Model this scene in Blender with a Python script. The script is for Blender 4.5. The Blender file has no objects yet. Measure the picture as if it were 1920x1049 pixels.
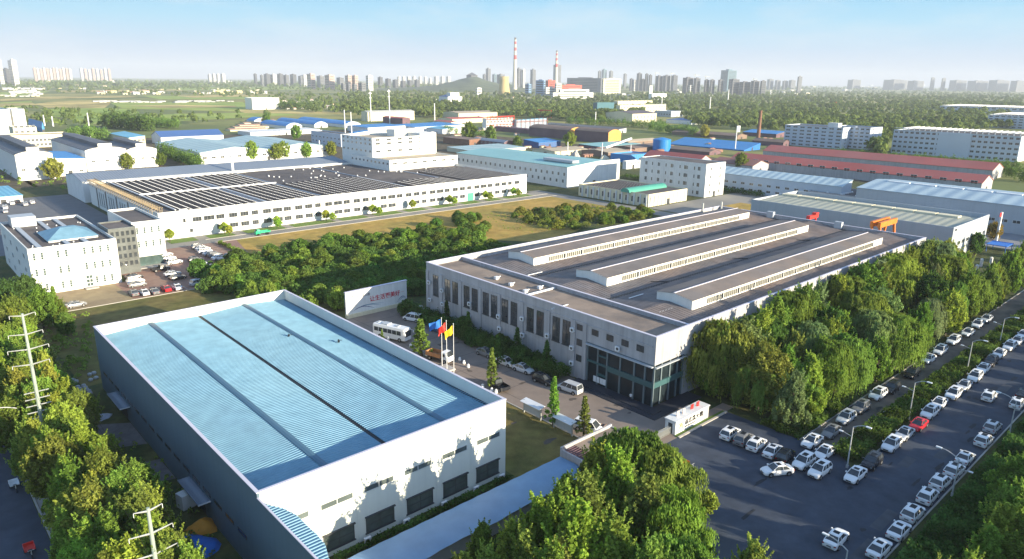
import bpy, math, random
import numpy as np
from mathutils import Vector, Matrix
random.seed(7)
rng = np.random.default_rng(11)
SC = bpy.context.scene
C = SC.collection
rad = math.radians

# ---------------------------------------------------------------- camera
CAMH = 54.0
F_PX, PITCH, ROLL, YAW = 1330.79, rad(15.7123), rad(0.6897), rad(47.718)
_cy, _sy = math.cos(YAW), math.sin(YAW)
_F = np.array([_cy*math.cos(PITCH), _sy*math.cos(PITCH), -math.sin(PITCH)])
_R0 = np.array([_sy, -_cy, 0.0]); _U0 = np.cross(_R0, _F)
_R = _R0*math.cos(ROLL) + _U0*math.sin(ROLL); _U = -_R0*math.sin(ROLL) + _U0*math.cos(ROLL)
cam = bpy.data.cameras.new("camera"); camo = bpy.data.objects.new("camera", cam); C.objects.link(camo)
cam.sensor_width = 36.0; cam.lens = F_PX*36.0/1920.0
cam.clip_start = 0.5; cam.clip_end = 60000
camo.matrix_world = Matrix(((_R[0], _U[0], -_F[0], 0), (_R[1], _U[1], -_F[1], 0), (_R[2], _U[2], -_F[2], CAMH), (0, 0, 0, 1)))
SC.camera = camo

# ---------------------------------------------------------------- world, sun, exposure
SUN_EL, SUN_AZ = rad(13.5), rad(-72.0)          # azimuth counted from +X, counter-clockwise
EXPO = 1.32; HAZED = 0.95e-4; SKYS = 0.15; SKYK = 1.0/(SKYS*2**EXPO)
w = bpy.data.worlds.new("World"); SC.world = w; w.use_nodes = True
nt = w.node_tree; nt.nodes.clear()
sky = nt.nodes.new("ShaderNodeTexSky"); sky.sky_type = 'NISHITA'; sky.sun_disc = False
sky.sun_elevation = SUN_EL; sky.sun_rotation = rad(90) - SUN_AZ
sky.air_density = 1.0; sky.dust_density = 0.6; sky.ozone_density = 2.5; sky.altitude = 0
bg = nt.nodes.new("ShaderNodeBackground"); bg.inputs[1].default_value = SKYS
out = nt.nodes.new("ShaderNodeOutputWorld")
# low sky: pale lilac haze at the skyline turning cyan a few degrees up, thin high cloud; Nishita above
tc = nt.nodes.new("ShaderNodeTexCoord"); sp = nt.nodes.new("ShaderNodeSeparateXYZ"); nt.links.new(tc.outputs['Generated'], sp.inputs[0])
cr = nt.nodes.new("ShaderNodeValToRGB"); nt.links.new(sp.outputs[2], cr.inputs[0])
el = cr.color_ramp.elements; el[0].position = 0.0; el[0].color = (0.68, 0.71, 0.82, 1); el[1].position = 0.11; el[1].color = (0.30, 0.68, 0.97, 1)
e2 = el.new(0.035); e2.color = (0.58, 0.73, 0.90, 1); e3 = el.new(0.07); e3.color = (0.43, 0.75, 0.95, 1); e4 = el.new(0.3); e4.color = (0.28, 0.52, 0.85, 1)
lo = nt.nodes.new("ShaderNodeVectorMath"); lo.operation = 'SCALE'; lo.inputs['Scale'].default_value = SKYK; nt.links.new(cr.outputs[0], lo.inputs[0])
fa = nt.nodes.new("ShaderNodeMapRange"); fa.inputs[1].default_value = 0.14; fa.inputs[2].default_value = 0.5; nt.links.new(sp.outputs[2], fa.inputs[0])
m0 = nt.nodes.new("ShaderNodeMixRGB"); nt.links.new(fa.outputs[0], m0.inputs[0]); nt.links.new(lo.outputs[0], m0.inputs[1]); nt.links.new(sky.outputs[0], m0.inputs[2])
mp = nt.nodes.new("ShaderNodeMapping"); mp.inputs['Scale'].default_value = (3.4, 3.4, 13)
nz = nt.nodes.new("ShaderNodeTexNoise"); nz.inputs['Scale'].default_value = 1.6; nz.inputs['Detail'].default_value = 7; nz.inputs['Roughness'].default_value = 0.62
rp = nt.nodes.new("ShaderNodeMapRange"); rp.inputs[1].default_value = 0.47; rp.inputs[2].default_value = 0.68; rp.inputs[3].default_value = 0.0; rp.inputs[4].default_value = 0.38
mx = nt.nodes.new("ShaderNodeMixRGB"); mx.inputs[2].default_value = (0.80*SKYK, 0.88*SKYK, 0.95*SKYK, 1)
nt.links.new(tc.outputs['Generated'], mp.inputs[0]); nt.links.new(mp.outputs[0], nz.inputs[0]); nt.links.new(nz.outputs[0], rp.inputs[0])
nt.links.new(rp.outputs[0], mx.inputs[0]); nt.links.new(m0.outputs[0], mx.inputs[1]); nt.links.new(mx.outputs[0], bg.inputs[0])
nt.links.new(bg.outputs[0], out.inputs[0])
sun = bpy.data.lights.new("sun", 'SUN'); sun.energy = 5.0; sun.angle = rad(0.5); sun.color = (1.0, 0.85, 0.61)
suno = bpy.data.objects.new("sun", sun); C.objects.link(suno)
_sd = Vector((math.cos(SUN_EL)*math.cos(SUN_AZ), math.cos(SUN_EL)*math.sin(SUN_AZ), math.sin(SUN_EL)))
suno.rotation_euler = _sd.to_track_quat('Z', 'Y').to_euler()
suno.location = (60, -60, 120)
SC.view_settings.view_transform = 'Standard'; SC.view_settings.look = 'None'
SC.view_settings.exposure = EXPO; SC.view_settings.gamma = 1.0; SC.view_settings.use_curve_mapping = False
SC.render.engine = 'CYCLES'
SC.cycles.max_bounces = 5; SC.cycles.diffuse_bounces = 2; SC.cycles.glossy_bounces = 2; SC.cycles.transmission_bounces = 3
SC.cycles.volume_bounces = 0; SC.cycles.transparent_max_bounces = 6
SC.cycles.use_denoising = True

# ---------------------------------------------------------------- survey helpers: sight line of a photo pixel met with a real plane
def ray(px, py):
    return _F + _R*(px-960)/F_PX - _U*(py-524.5)/F_PX
def G(px, py, z=0.0):
    d = ray(px, py); t = (z-CAMH)/d[2]; return (d[0]*t, d[1]*t)
def onx(x0, px, py):
    d = ray(px, py); t = x0/d[0]; return (d[1]*t, CAMH + d[2]*t)
def ony(y0, px, py):
    d = ray(px, py); t = y0/d[1]; return (d[0]*t, CAMH + d[2]*t)
def P(x, y, z):
    v = np.array([x, y, z-CAMH]); a = v@_F
    return 960 + F_PX*(v@_R)/a, 524.5 - F_PX*(v@_U)/a

# ---------------------------------------------------------------- mesh builder
class MB:
    def __init__(s): s.v = []; s.f = []; s.m = []
    def quad(s, a, b, c, d, mi=0):
        n = len(s.v); s.v += [a, b, c, d]; s.f.append((n, n+1, n+2, n+3)); s.m.append(mi); return s
    def poly(s, pts, mi=0):
        n = len(s.v); s.v += list(pts); s.f.append(tuple(range(n, n+len(pts)))); s.m.append(mi); return s
    def box(s, x0, x1, y0, y1, z0, z1, mi=0):
        n = len(s.v)
        s.v += [(x0,y0,z0),(x1,y0,z0),(x1,y1,z0),(x0,y1,z0),(x0,y0,z1),(x1,y0,z1),(x1,y1,z1),(x0,y1,z1)]
        for f in ((0,3,2,1),(4,5,6,7),(0,1,5,4),(1,2,6,5),(2,3,7,6),(3,0,4,7)):
            s.f.append(tuple(n+i for i in f)); s.m.append(mi)
        return s
    def tube(s, p0, p1, r0, r1=None, n=8, mi=0, caps=True):
        r1 = r0 if r1 is None else r1
        p0 = Vector(p0); p1 = Vector(p1); d = (p1-p0)
        if d.length < 1e-6: return s
        d.normalize(); a = d.orthogonal().normalized(); b = d.cross(a); k = len(s.v)
        for p, r in ((p0, r0), (p1, r1)):
            for i in range(n):
                t = 2*math.pi*i/n; s.v.append(tuple(p + a*(math.cos(t)*r) + b*(math.sin(t)*r)))
        for i in range(n):
            j = (i+1) % n; s.f.append((k+i, k+j, k+n+j, k+n+i)); s.m.append(mi)
        if caps:
            s.f.append(tuple(k+i for i in range(n-1, -1, -1))); s.m.append(mi)
            s.f.append(tuple(k+n+i for i in range(n))); s.m.append(mi)
        return s
    def prism(s, pts, z0, z1, mi=0):
        n = len(pts); k = len(s.v)
        s.v += [(x, y, z0) for x, y in pts] + [(x, y, z1) for x, y in pts]
        for i in range(n):
            j = (i+1) % n; s.f.append((k+i, k+j, k+n+j, k+n+i)); s.m.append(mi)
        s.f.append(tuple(k+i for i in range(n-1, -1, -1))); s.m.append(mi)
        s.f.append(tuple(k+n+i for i in range(n))); s.m.append(mi); return s
    def lathe(s, prof, n=16, mi=0, c=(0, 0)):
        k = len(s.v)
        for r, z in prof:
            for i in range(n):
                t = 2*math.pi*i/n; s.v.append((c[0]+r*math.cos(t), c[1]+r*math.sin(t), z))
        for q in range(len(prof)-1):
            for i in range(n):
                j = (i+1) % n; s.f.append((k+q*n+i, k+q*n+j, k+(q+1)*n+j, k+(q+1)*n+i)); s.m.append(mi)
        s.f.append(tuple(k+i for i in range(n-1, -1, -1))); s.m.append(mi)
        s.f.append(tuple(k+(len(prof)-1)*n+i for i in range(n))); s.m.append(mi); return s
    def mesh(s, name, mats, smooth=False):
        me = bpy.data.meshes.new(name); me.from_pydata([tuple(map(float, p)) for p in s.v], [], s.f)
        for m in (mats if isinstance(mats, (list, tuple)) else [mats]): me.materials.append(m)
        if any(s.m): me.polygons.foreach_set('material_index', s.m)
        if smooth: me.polygons.foreach_set('use_smooth', [True]*len(s.f))
        me.update(); return me
    def build(s, name, mats, parent=None, loc=(0, 0, 0), rz=0.0, smooth=False):
        return put(name, s.mesh(name, mats, smooth), parent, loc, rz)
def put(name, me, parent=None, loc=(0, 0, 0), rz=0.0):
    o = bpy.data.objects.new(name, me); C.objects.link(o)
    o.location = loc; o.rotation_euler = (0, 0, rz)
    if parent: o.parent = parent
    return o
def tag(o, label=None, cat=None, group=None, kind=None):
    if label: o['label'] = label
    if cat: o['category'] = cat
    if group: o['group'] = group
    if kind: o['kind'] = kind
    return o
def thing(name, label, cat, loc=(0, 0, 0), rz=0.0, group=None):
    o = bpy.data.objects.new(name, None); C.objects.link(o); o.empty_display_size = 0.3
    o.location = loc; o.rotation_euler = (0, 0, rz)
    return tag(o, label, cat, group)
def dup(root, loc, rz=0.0, label=None, group=None, scale=None, color=None):
    r = root.copy(); C.objects.link(r); r.location = loc; r.rotation_euler = (0, 0, rz)
    if scale is not None: r.scale = scale if isinstance(scale, (tuple, list)) else (scale,)*3
    if label: r['label'] = label
    if group: r['group'] = group
    if color: r.color = color
    for ch in list(root.children):
        c = ch.copy(); C.objects.link(c); c.parent = r
        if color: c.color = color
        for g in list(ch.children):
            d = g.copy(); C.objects.link(d); d.parent = c
            if color: d.color = color
    return r
def sheet(name, pts, z, m, sub=None):
    mb = MB(); mb.poly([(x, y, z) for x, y in pts]); o = mb.build(name, m)
    # faces up
    if o.data.polygons[0].normal.z < 0: o.data.flip_normals()
    return tag(o, kind='structure')

# ---------------------------------------------------------------- materials
def _new(name):
    m = bpy.data.materials.new(name); m.use_nodes = True; t = m.node_tree; b = t.nodes['Principled BSDF']; return m, t, b
def N(t, k, **kw):
    n = t.nodes.new(k)
    for a, v in kw.items():
        if a in n.inputs: n.inputs[a].default_value = v
        else: setattr(n, a, v)
    return n
def M(name, col, rough=0.7, var=0.12, scale=0.25, metal=0.0, streak=0.0, bump=0.0, spec=0.3, wave=None, col2=None, scale2=None, thr=(0.42, 0.62), objcol=False, stripe=None):
    m, t, b = _new(name); L = t.links.new
    b.inputs['Roughness'].default_value = rough; b.inputs['Metallic'].default_value = metal
    b.inputs['Specular IOR Level'].default_value = spec
    geo = N(t, "ShaderNodeNewGeometry")
    nz = N(t, "ShaderNodeTexNoise", Scale=scale, Detail=6.0, Roughness=0.6); L(geo.outputs['Position'], nz.inputs['Vector'])
    mr = N(t, "ShaderNodeMapRange"); L(nz.outputs[0], mr.inputs[0])
    mr.inputs[1].default_value = 0.3; mr.inputs[2].default_value = 0.7; mr.inputs[3].default_value = 1-var; mr.inputs[4].default_value = 1+var*0.6
    base = N(t, "ShaderNodeRGB"); base.outputs[0].default_value = (*col, 1); src = base.outputs[0]
    if objcol:
        oi = N(t, "ShaderNodeObjectInfo"); src = oi.outputs['Color']
    if col2:
        n2 = N(t, "ShaderNodeTexNoise", Scale=scale2 or scale*0.3, Detail=8.0, Roughness=0.65); L(geo.outputs['Position'], n2.inputs['Vector'])
        r2 = N(t, "ShaderNodeMapRange"); L(n2.outputs[0], r2.inputs[0]); r2.inputs[1].default_value = thr[0]; r2.inputs[2].default_value = thr[1]
        mxx = N(t, "ShaderNodeMixRGB"); L(r2.outputs[0], mxx.inputs[0]); L(src, mxx.inputs[1]); mxx.inputs[2].default_value = (*col2, 1); src = mxx.outputs[0]
    if stripe:
        ax, per, sc, duty = stripe   # translucent or painted sheets of another colour, counted along world axis ax
        se = N(t, "ShaderNodeSeparateXYZ"); L(geo.outputs['Position'], se.inputs[0]); dv = N(t, "ShaderNodeMath", operation='DIVIDE'); L(se.outputs[ax], dv.inputs[0]); dv.inputs[1].default_value = per
        fc = N(t, "ShaderNodeMath", operation='FRACT'); L(dv.outputs[0], fc.inputs[0]); lt_ = N(t, "ShaderNodeMath", operation='LESS_THAN'); L(fc.outputs[0], lt_.inputs[0]); lt_.inputs[1].default_value = duty
        ms_ = N(t, "ShaderNodeMixRGB"); L(lt_.outputs[0], ms_.inputs[0]); L(src, ms_.inputs[1]); ms_.inputs[2].default_value = (*sc, 1); src = ms_.outputs[0]
    mul = N(t, "ShaderNodeVectorMath", operation='SCALE'); L(src, mul.inputs[0]); L(mr.outputs[0], mul.inputs['Scale'])
    last = mul.outputs[0]
    if streak:
        mpp = N(t, "ShaderNodeMapping"); mpp.inputs['Scale'].default_value = (1.3, 1.3, 0.05); L(geo.outputs['Position'], mpp.inputs[0])
        n3 = N(t, "ShaderNodeTexNoise", Scale=1.0, Detail=5.0, Roughness=0.7); L(mpp.outputs[0], n3.inputs['Vector'])
        r3 = N(t, "ShaderNodeMapRange"); L(n3.outputs[0], r3.inputs[0]); r3.inputs[1].default_value = 0.45; r3.inputs[2].default_value = 0.75; r3.inputs[3].default_value = 1.0; r3.inputs[4].default_value = 1-streak
        m3 = N(t, "ShaderNodeVectorMath", operation='SCALE'); L(last, m3.inputs[0]); L(r3.outputs[0], m3.inputs['Scale']); last = m3.outputs[0]
    if wave:
        ax, per, dep = wave     # ribs counted along world axis ax, period in metres
        sep = N(t, "ShaderNodeSeparateXYZ"); L(geo.outputs['Position'], sep.inputs[0])
        mm = N(t, "ShaderNodeMath", operation='MULTIPLY'); L(sep.outputs[ax], mm.inputs[0]); mm.inputs[1].default_value = 2*math.pi/per
        sn = N(t, "ShaderNodeMath", operation='SINE'); L(mm.outputs[0], sn.inputs[0])
        bp = N(t, "ShaderNodeBump"); bp.inputs['Strength'].default_value = 1.0; bp.inputs['Distance'].default_value = dep
        L(sn.outputs[0], bp.inputs['Height']); L(bp.outputs[0], b.inputs['Normal'])
    elif bump:
        n4 = N(t, "ShaderNodeTexNoise", Scale=scale*12, Detail=4.0); L(geo.outputs['Position'], n4.inputs['Vector'])
        bp = N(t, "ShaderNodeBump"); bp.inputs['Strength'].default_value = 0.6; bp.inputs['Distance'].default_value = bump
        L(n4.outputs[0], bp.inputs['Height']); L(bp.outputs[0], b.inputs['Normal'])
    L(last, b.inputs['Base Color']); return m

WHITE = M("white_paint", (0.74, 0.75, 0.72), 0.75, 0.05, 0.12, streak=0.10)
WHITE2 = M("white_render", (0.70, 0.72, 0.72), 0.8, 0.08, 0.2, streak=0.16)
PANEL = M("pale_wall_panel", (0.72, 0.74, 0.68), 0.55, 0.04, 0.1, streak=0.06)
GREYWALL = M("grey_stone_render", (0.40, 0.40, 0.42), 0.8, 0.12, 0.35, streak=0.28)
LGREY = M("light_grey_cladding", (0.42, 0.46, 0.50), 0.55, 0.06, 0.1, streak=0.10)
CREAM = M("cream_render", (0.66, 0.62, 0.46), 0.8, 0.08, 0.2, streak=0.15)
TRIM = M("lilac_white_trim", (0.62, 0.60, 0.68), 0.5, 0.05)
BLUEROOF = M("blue_steel_sheet", (0.165, 0.32, 0.43), 0.6, 0.14, 0.4, spec=0.2, col2=(0.185, 0.34, 0.44), scale2=0.05)
BLUECAP = M("dark_blue_ridge_cap", (0.07, 0.15, 0.22), 0.5, 0.1)
GUTTER = M("black_gutter", (0.012, 0.016, 0.022), 0.6, 0.2)
BRIGHTBLUE = M("bright_blue_sheet", (0.05, 0.24, 0.55), 0.5, 0.12, 0.05, wave=(0, 2.2, 0.08))
CYANROOF = M("cyan_sheet", (0.16, 0.44, 0.60), 0.5, 0.12, 0.05, wave=(0, 2.0, 0.08))
NAVYROOF = M("dark_blue_sheet", (0.06, 0.13, 0.32), 0.55, 0.12, 0.05, wave=(0, 2.0, 0.08))
PALEROOF = M("pale_blue_green_sheet", (0.30, 0.44, 0.47), 0.55, 0.10, 0.02, wave=(1, 1.2, 0.05), stripe=(1, 9.0, (0.42, 0.54, 0.56), 0.45))
TEALROOF = M("turquoise_sheet", (0.24, 0.46, 0.47), 0.5, 0.08, 0.04, wave=(1, 1.4, 0.06))
GREENROOF = M("green_vault_sheet", (0.07, 0.30, 0.24), 0.5, 0.08, 0.2)
BROWNROOF = M("rusty_brown_sheet", (0.155, 0.150, 0.158), 0.7, 0.28, 0.35, col2=(0.245, 0.185, 0.155), scale2=0.045, thr=(0.38, 0.66))
BROWNFLAT = M("brown_felt_roof", (0.30, 0.235, 0.185), 0.9, 0.18, 0.15, bump=0.02, col2=(0.19, 0.16, 0.14), scale2=0.12)
DKROOF = M("dark_grey_sheet", (0.13, 0.135, 0.15), 0.65, 0.12, 0.06, wave=(0, 1.2, 0.06))
BLGREY = M("blue_grey_sheet", (0.20, 0.24, 0.30), 0.6, 0.10, 0.05, wave=(0, 1.2, 0.06))
FELT = M("dark_felt_roof", (0.105, 0.095, 0.095), 0.9, 0.25, 0.2, col2=(0.15, 0.13, 0.12))
OLIVEROOF = M("olive_grey_sheet", (0.36, 0.37, 0.30), 0.6, 0.06, 0.05, wave=(1, 3.0, 0.05))
REDROOF = M("red_sheet", (0.44, 0.105, 0.09), 0.7, 0.15, 0.05, col2=(0.38, 0.14, 0.125), scale2=0.012)
MAROON = M("maroon_wall", (0.16, 0.10, 0.12), 0.8, 0.2, 0.1)
BROWNSH = M("brown_shed_sheet", (0.22, 0.16, 0.13), 0.8, 0.2, 0.08)
ORANGEW = M("orange_wall", (0.66, 0.34, 0.09), 0.7, 0.12, 0.2)
TANROOF = M("tan_sheet", (0.42, 0.36, 0.27), 0.8, 0.15, 0.1)
FRAMEG = M("grey_window_frame", (0.24, 0.25, 0.27), 0.5, 0.1)
GLASS = M("dark_window_glass", (0.05, 0.06, 0.07), 0.12, 0.5, 0.7, spec=0.9)
GLASSE = M("entrance_glass", (0.018, 0.028, 0.035), 0.2, 0.4, 0.4, spec=0.25)
SIDEBLUE = M("blue_grey_side_wall", (0.115, 0.17, 0.215), 0.6, 0.08, 0.1, streak=0.12)  # west wall and wing side, darker and bluer than the end wall
GLASSG = M("green_window_glass", (0.07, 0.11, 0.11), 0.12, 0.35, 0.5, spec=0.8)
GLASSL = M("pale_window_glass", (0.10, 0.125, 0.12), 0.2, 0.45, 0.35, spec=0.7)
FRAMEW = M("white_window_frame", (0.62, 0.64, 0.62), 0.5, 0.05)
FRAMED = M("dark_window_frame", (0.05, 0.055, 0.06), 0.5, 0.1)
STEEL = M("galvanised_steel", (0.46, 0.48, 0.47), 0.45, 0.08, 1.0, metal=0.4)
WHITEM = M("white_metal", (0.72, 0.74, 0.76), 0.45, 0.05)
ORANGE = M("orange_crane_paint", (0.70, 0.20, 0.03), 0.5, 0.15, 0.5)
RED = M("red_paint", (0.62, 0.04, 0.03), 0.5, 0.1)
YELLOW = M("yellow_cloth", (0.80, 0.55, 0.02), 0.8, 0.1)
BLUEC = M("blue_cloth", (0.03, 0.16, 0.55), 0.8, 0.15, 0.6)
ORTARP = M("orange_tarpaulin", (0.60, 0.26, 0.03), 0.7, 0.2, 0.8)
SOLAR = M("solar_panel_glass", (0.072, 0.062, 0.060), 0.8, 0.25, 0.5, spec=0.1)
RUST = M("rusty_beige_steel", (0.34, 0.27, 0.17), 0.8, 0.3, 1.2)
TYRE = M("tyre_rubber", (0.018, 0.018, 0.018), 0.85, 0.1)
RIM = M("wheel_rim_alloy", (0.45, 0.46, 0.47), 0.3, 0.05, metal=0.7)
PAINT = M("car_paint", (0.7, 0.7, 0.7), 0.22, 0.02, 0.5, spec=0.6, objcol=True)
LAMPW = M("headlight_lens", (0.75, 0.78, 0.80), 0.1, 0.02, spec=0.9)
LAMPR = M("rear_lens", (0.30, 0.01, 0.01), 0.2, 0.02, spec=0.8)
BRICK = M("brown_brick", (0.24, 0.13, 0.09), 0.85, 0.2, 0.4)
CONC = M("concrete", (0.42, 0.40, 0.38), 0.85, 0.15, 0.4)
BLUEGL = M("blue_plastic_sheet", (0.15, 0.28, 0.46), 0.5, 0.14, 0.25, spec=0.3, col2=(0.19, 0.33, 0.50), scale2=0.06)
# ground
GRASS = M("rough_grass", (0.12, 0.12, 0.03), 0.95, 0.4, 0.35, col2=(0.20, 0.155, 0.05), scale2=0.05, bump=0.15)
GRASSD = M("dark_grass", (0.05, 0.075, 0.022), 0.95, 0.4, 0.5, col2=(0.10, 0.10, 0.03), scale2=0.12, bump=0.15)
GRASSY = M("dry_yellow_grass", (0.44, 0.285, 0.07), 0.95, 0.3, 0.25, col2=(0.29, 0.225, 0.05), scale2=0.06, bump=0.15)
LAWN = M("mown_lawn", (0.11, 0.18, 0.035), 0.95, 0.25, 0.5)
SOIL = M("bare_soil", (0.13, 0.095, 0.065), 0.95, 0.3, 0.4, col2=(0.06, 0.065, 0.03), scale2=0.15)
ASPH = M("asphalt", (0.058, 0.073, 0.102), 0.85, 0.25, 0.35, col2=(0.042, 0.055, 0.080), scale2=0.06)
YARD = M("worn_brown_paving", (0.25, 0.205, 0.175), 0.85, 0.14, 0.3, col2=(0.21, 0.175, 0.155), scale2=0.06)
LOTRED = M("red_brown_block_paving", (0.26, 0.155, 0.125), 0.85, 0.12, 0.4, col2=(0.30, 0.20, 0.15), scale2=0.08)
CONCR = M("pale_concrete_road", (0.27, 0.26, 0.235), 0.85, 0.12, 0.2, col2=(0.21, 0.205, 0.19), scale2=0.05)
KERB = M("kerb_stone", (0.42, 0.40, 0.37), 0.8, 0.1)
LINEW = M("road_marking_white", (0.45, 0.45, 0.45), 0.7, 0.25, 1.5)
FIELD = M("far_ground", (0.14, 0.175, 0.05), 0.95, 0.35, 0.012, col2=(0.34, 0.31, 0.095), scale2=0.0024, thr=(0.46, 0.6))
FIELDG = M("green_field", (0.26, 0.36, 0.06), 0.95, 0.3, 0.02, col2=(0.34, 0.38, 0.08), scale2=0.006)
FIELDY = M("yellow_field", (0.62, 0.49, 0.18), 0.95, 0.2, 0.02, col2=(0.22, 0.19, 0.06), scale2=0.008)
HILLM = M("hill_scrub", (0.10, 0.125, 0.06), 0.95, 0.35, 0.02)
BARK = M("bark", (0.10, 0.085, 0.065), 0.9, 0.25, 2.0)
def leafmat(name):
    m, t, b = _new(name); L = t.links.new; t.nodes.remove(b)
    oi = N(t, "ShaderNodeObjectInfo"); at = N(t, "ShaderNodeAttribute", attribute_name='tint')
    s1 = N(t, "ShaderNodeVectorMath", operation='SCALE'); L(oi.outputs['Color'], s1.inputs[0]); L(at.outputs['Fac'], s1.inputs['Scale'])
    hs = N(t, "ShaderNodeHueSaturation"); L(s1.outputs[0], hs.inputs['Color'])
    mr = N(t, "ShaderNodeMapRange"); L(oi.outputs['Random'], mr.inputs[0]); mr.inputs[3].default_value = 0.495; mr.inputs[4].default_value = 0.512; L(mr.outputs[0], hs.inputs['Hue'])
    m2 = N(t, "ShaderNodeMapRange"); L(oi.outputs['Random'], m2.inputs[0]); m2.inputs[3].default_value = 0.85; m2.inputs[4].default_value = 1.15; L(m2.outputs[0], hs.inputs['Value'])
    d = N(t, "ShaderNodeBsdfDiffuse"); tr = N(t, "ShaderNodeBsdfTranslucent"); mi = N(t, "ShaderNodeMixShader"); mi.inputs[0].default_value = 0.42
    L(hs.outputs[0], d.inputs[0]); L(hs.outputs[0], tr.inputs[0]); L(d.outputs[0], mi.inputs[1]); L(tr.outputs[0], mi.inputs[2])
    L(mi.outputs[0], t.nodes['Material Output'].inputs[0]); return m
LEAF = leafmat("foliage")
# ================================================================ SETTING
gm = MB(); n_ = 24; ext = np.linspace(-4000, 15000, n_+1)
for i in range(n_):
    for j in range(n_):
        gm.quad((ext[i], ext[j], 0), (ext[i+1], ext[j], 0), (ext[i+1], ext[j+1], 0), (ext[i], ext[j+1], 0))
tag(gm.build("ground", FIELD), kind='structure')
def rectp(x0, x1, y0, y1): return [(x0, y0), (x1, y0), (x1, y1), (x0, y1)]
def pix(*q): return [G(a, b) for a, b in q]
sheet("campus_ground", rectp(-10, 420, 0, 420), 0.02, GRASSD)
sheet("works_yard_ground", rectp(60, 470, 130, 700), 0.012, SOIL)
sheet("west_yard_ground", rectp(-60, 62, 280, 640), 0.012, SOIL)
# overgrown plot and dry meadow
sheet("dry_meadow", rectp(82, 246, 196, 246), 0.034, GRASSY)
sheet("rough_meadow", rectp(22, 84, 138, 188.5), 0.034, GRASS)
sheet("meadow_patch", pix((985,420),(1090,430),(1030,455),(900,450),(870,440)), 0.05, GRASSY)
sheet("forecourt_lawn", rectp(60.5, 75.5, 62.5, 84.5), 0.036, GRASS)
sheet("yard_paving", [(60.2, 84.5), (75.7, 84.5), (75.7, 59), (99, 59), (99, 63), (92, 63.2), (92, 141.5), (60.2, 141.5)], 0.04, YARD)
sheet("entrance_paving", [(66, 57.0), (104, 57.0), (104, 59.2), (66, 59.2)], 0.044, YARD)
sheet("car_park", [(66, 34), (98, 34), (101.5, 37), (101.5, 57.0), (66, 57.0)], 0.048, ASPH)
sheet("service_road", rectp(101.5, 260, 39.2, 43.8), 0.048, M("sandy_worn_paving", (0.17, 0.145, 0.12), 0.9, 0.25, 0.35, col2=(0.09, 0.085, 0.075), scale2=0.12))
sheet("main_road", rectp(-20, 420, 23.4, 34.2), 0.052, ASPH)
sheet("left_road", rectp(-6, 8.6, 20, 300), 0.052, ASPH)
sheet("left_pavement", rectp(9.0, 11.0, 60, 300), 0.06, CONC)
sheet("north_road", rectp(62, 250, 240.2, 246.6), 0.05, CONCR)
sheet("north_road_link", rectp(243, 252, 140, 258), 0.046, CONCR)
sheet("office_forecourt", rectp(-5, 82, 188.5, 207.4), 0.05, M("sandy_forecourt", (0.33, 0.26, 0.15), 0.9, 0.15, 0.3, col2=(0.25, 0.19, 0.12), scale2=0.1))
sheet("office_car_park", [(44, 189.5), (62, 188.5), (83, 207), (90, 240.2), (54, 240.2), (48, 216), (48, 207.6), (44, 207.6)], 0.055, LOTRED)
sheet("west_car_park", rectp(-60, 68, 262, 384), 0.05, M("grey_lot", (0.15, 0.155, 0.165), 0.85, 0.12, 0.2))
sheet("turning_area", rectp(254, 330, 138, 190), 0.044, CONCR)
sheet("turning_lawn", rectp(258, 300, 150, 172), 0.06, GRASSY)
sheet("east_yard", rectp(286, 345, 20, 118), 0.046, M("east_lot", (0.24, 0.25, 0.27), 0.85, 0.12, 0.2))
# lawn plots in front of the long workshop, with paths between them
for i, (a, b) in enumerate([(71,80),(84,93),(97,112),(115,132),(135,147),(151,163),(166,176),(180,192),(196,206),(210,219),(222,238)]):
    sheet("verge_lawn", rectp(a, b, 247.0, 253.2), 0.062, LAWN)
sheet("workshop_apron", rectp(69, 243, 246.6, 254.3), 0.054, CONCR)
# kerbs
kb = MB()
for (x0, x1, y0, y1) in ((98.5, 420, 34.2, 34.4), (101.5, 260, 39.0, 39.2), (101.5, 260, 43.8, 44.0), (-20, 420, 23.2, 23.4), (8.7, 8.95, 60, 300), (59.9, 60.15, 84.5, 141.5), (60.2, 75.6, 84.5, 84.7), (75.5, 75.7, 62.6, 84.4), (87.8, 101.4, 56.8, 57.0), (82, 247, 246.4, 246.6), (82, 247, 240.0, 240.2), (-5, 82, 188.3, 188.5)):
    kb.box(x0, x1, y0, y1, 0.0, 0.16)
tag(kb.build("road_kerb", KERB), kind='structure')
# parking marks in the red lot
mk = MB()
for k in range(14): mk.box(75.5, 80.5, 205+k*2.6, 205.1+k*2.6, 0.055, 0.06)
for k in range(7): mk.box(49+k*2.7, 49.1+k*2.7, 189.4, 194, 0.055, 0.06)
tag(mk.build("parking_marking", LINEW), kind='structure')
# open fields to the north-west
def fieldp(name, m, z, *q): sheet(name, pix(*q), z, m)
fieldp("yellow_field", FIELDY, 0.3, (62,196),(90,192),(130,190),(190,189),(208,192),(205,197),(196,203),(150,204),(120,203),(88,203),(78,199))
fieldp("green_field", FIELDG, 0.25, (75,206),(120,203),(200,203),(255,206),(262,212),(220,222),(150,224),(100,219))
fieldp("green_field", FIELDG, 0.2, (205,193),(455,192),(470,200),(455,210),(230,204))
fieldp("yellow_field", FIELDY, 0.35, (240,199),(330,197),(440,199),(445,202),(300,203))
fieldp("green_field", FIELDG, 0.2, (0,193),(60,190),(60,202),(0,204))
fieldp("green_field", FIELDG, 0.25, (0,174),(60,171),(95,172),(50,180),(0,182))
fieldp("green_field", FIELDG, 0.28, (265,180),(520,180),(520,186),(300,187))
fieldp("yellow_field", FIELDY, 0.3, (0,186),(60,184),(160,184),(60,188),(0,190))
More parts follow.
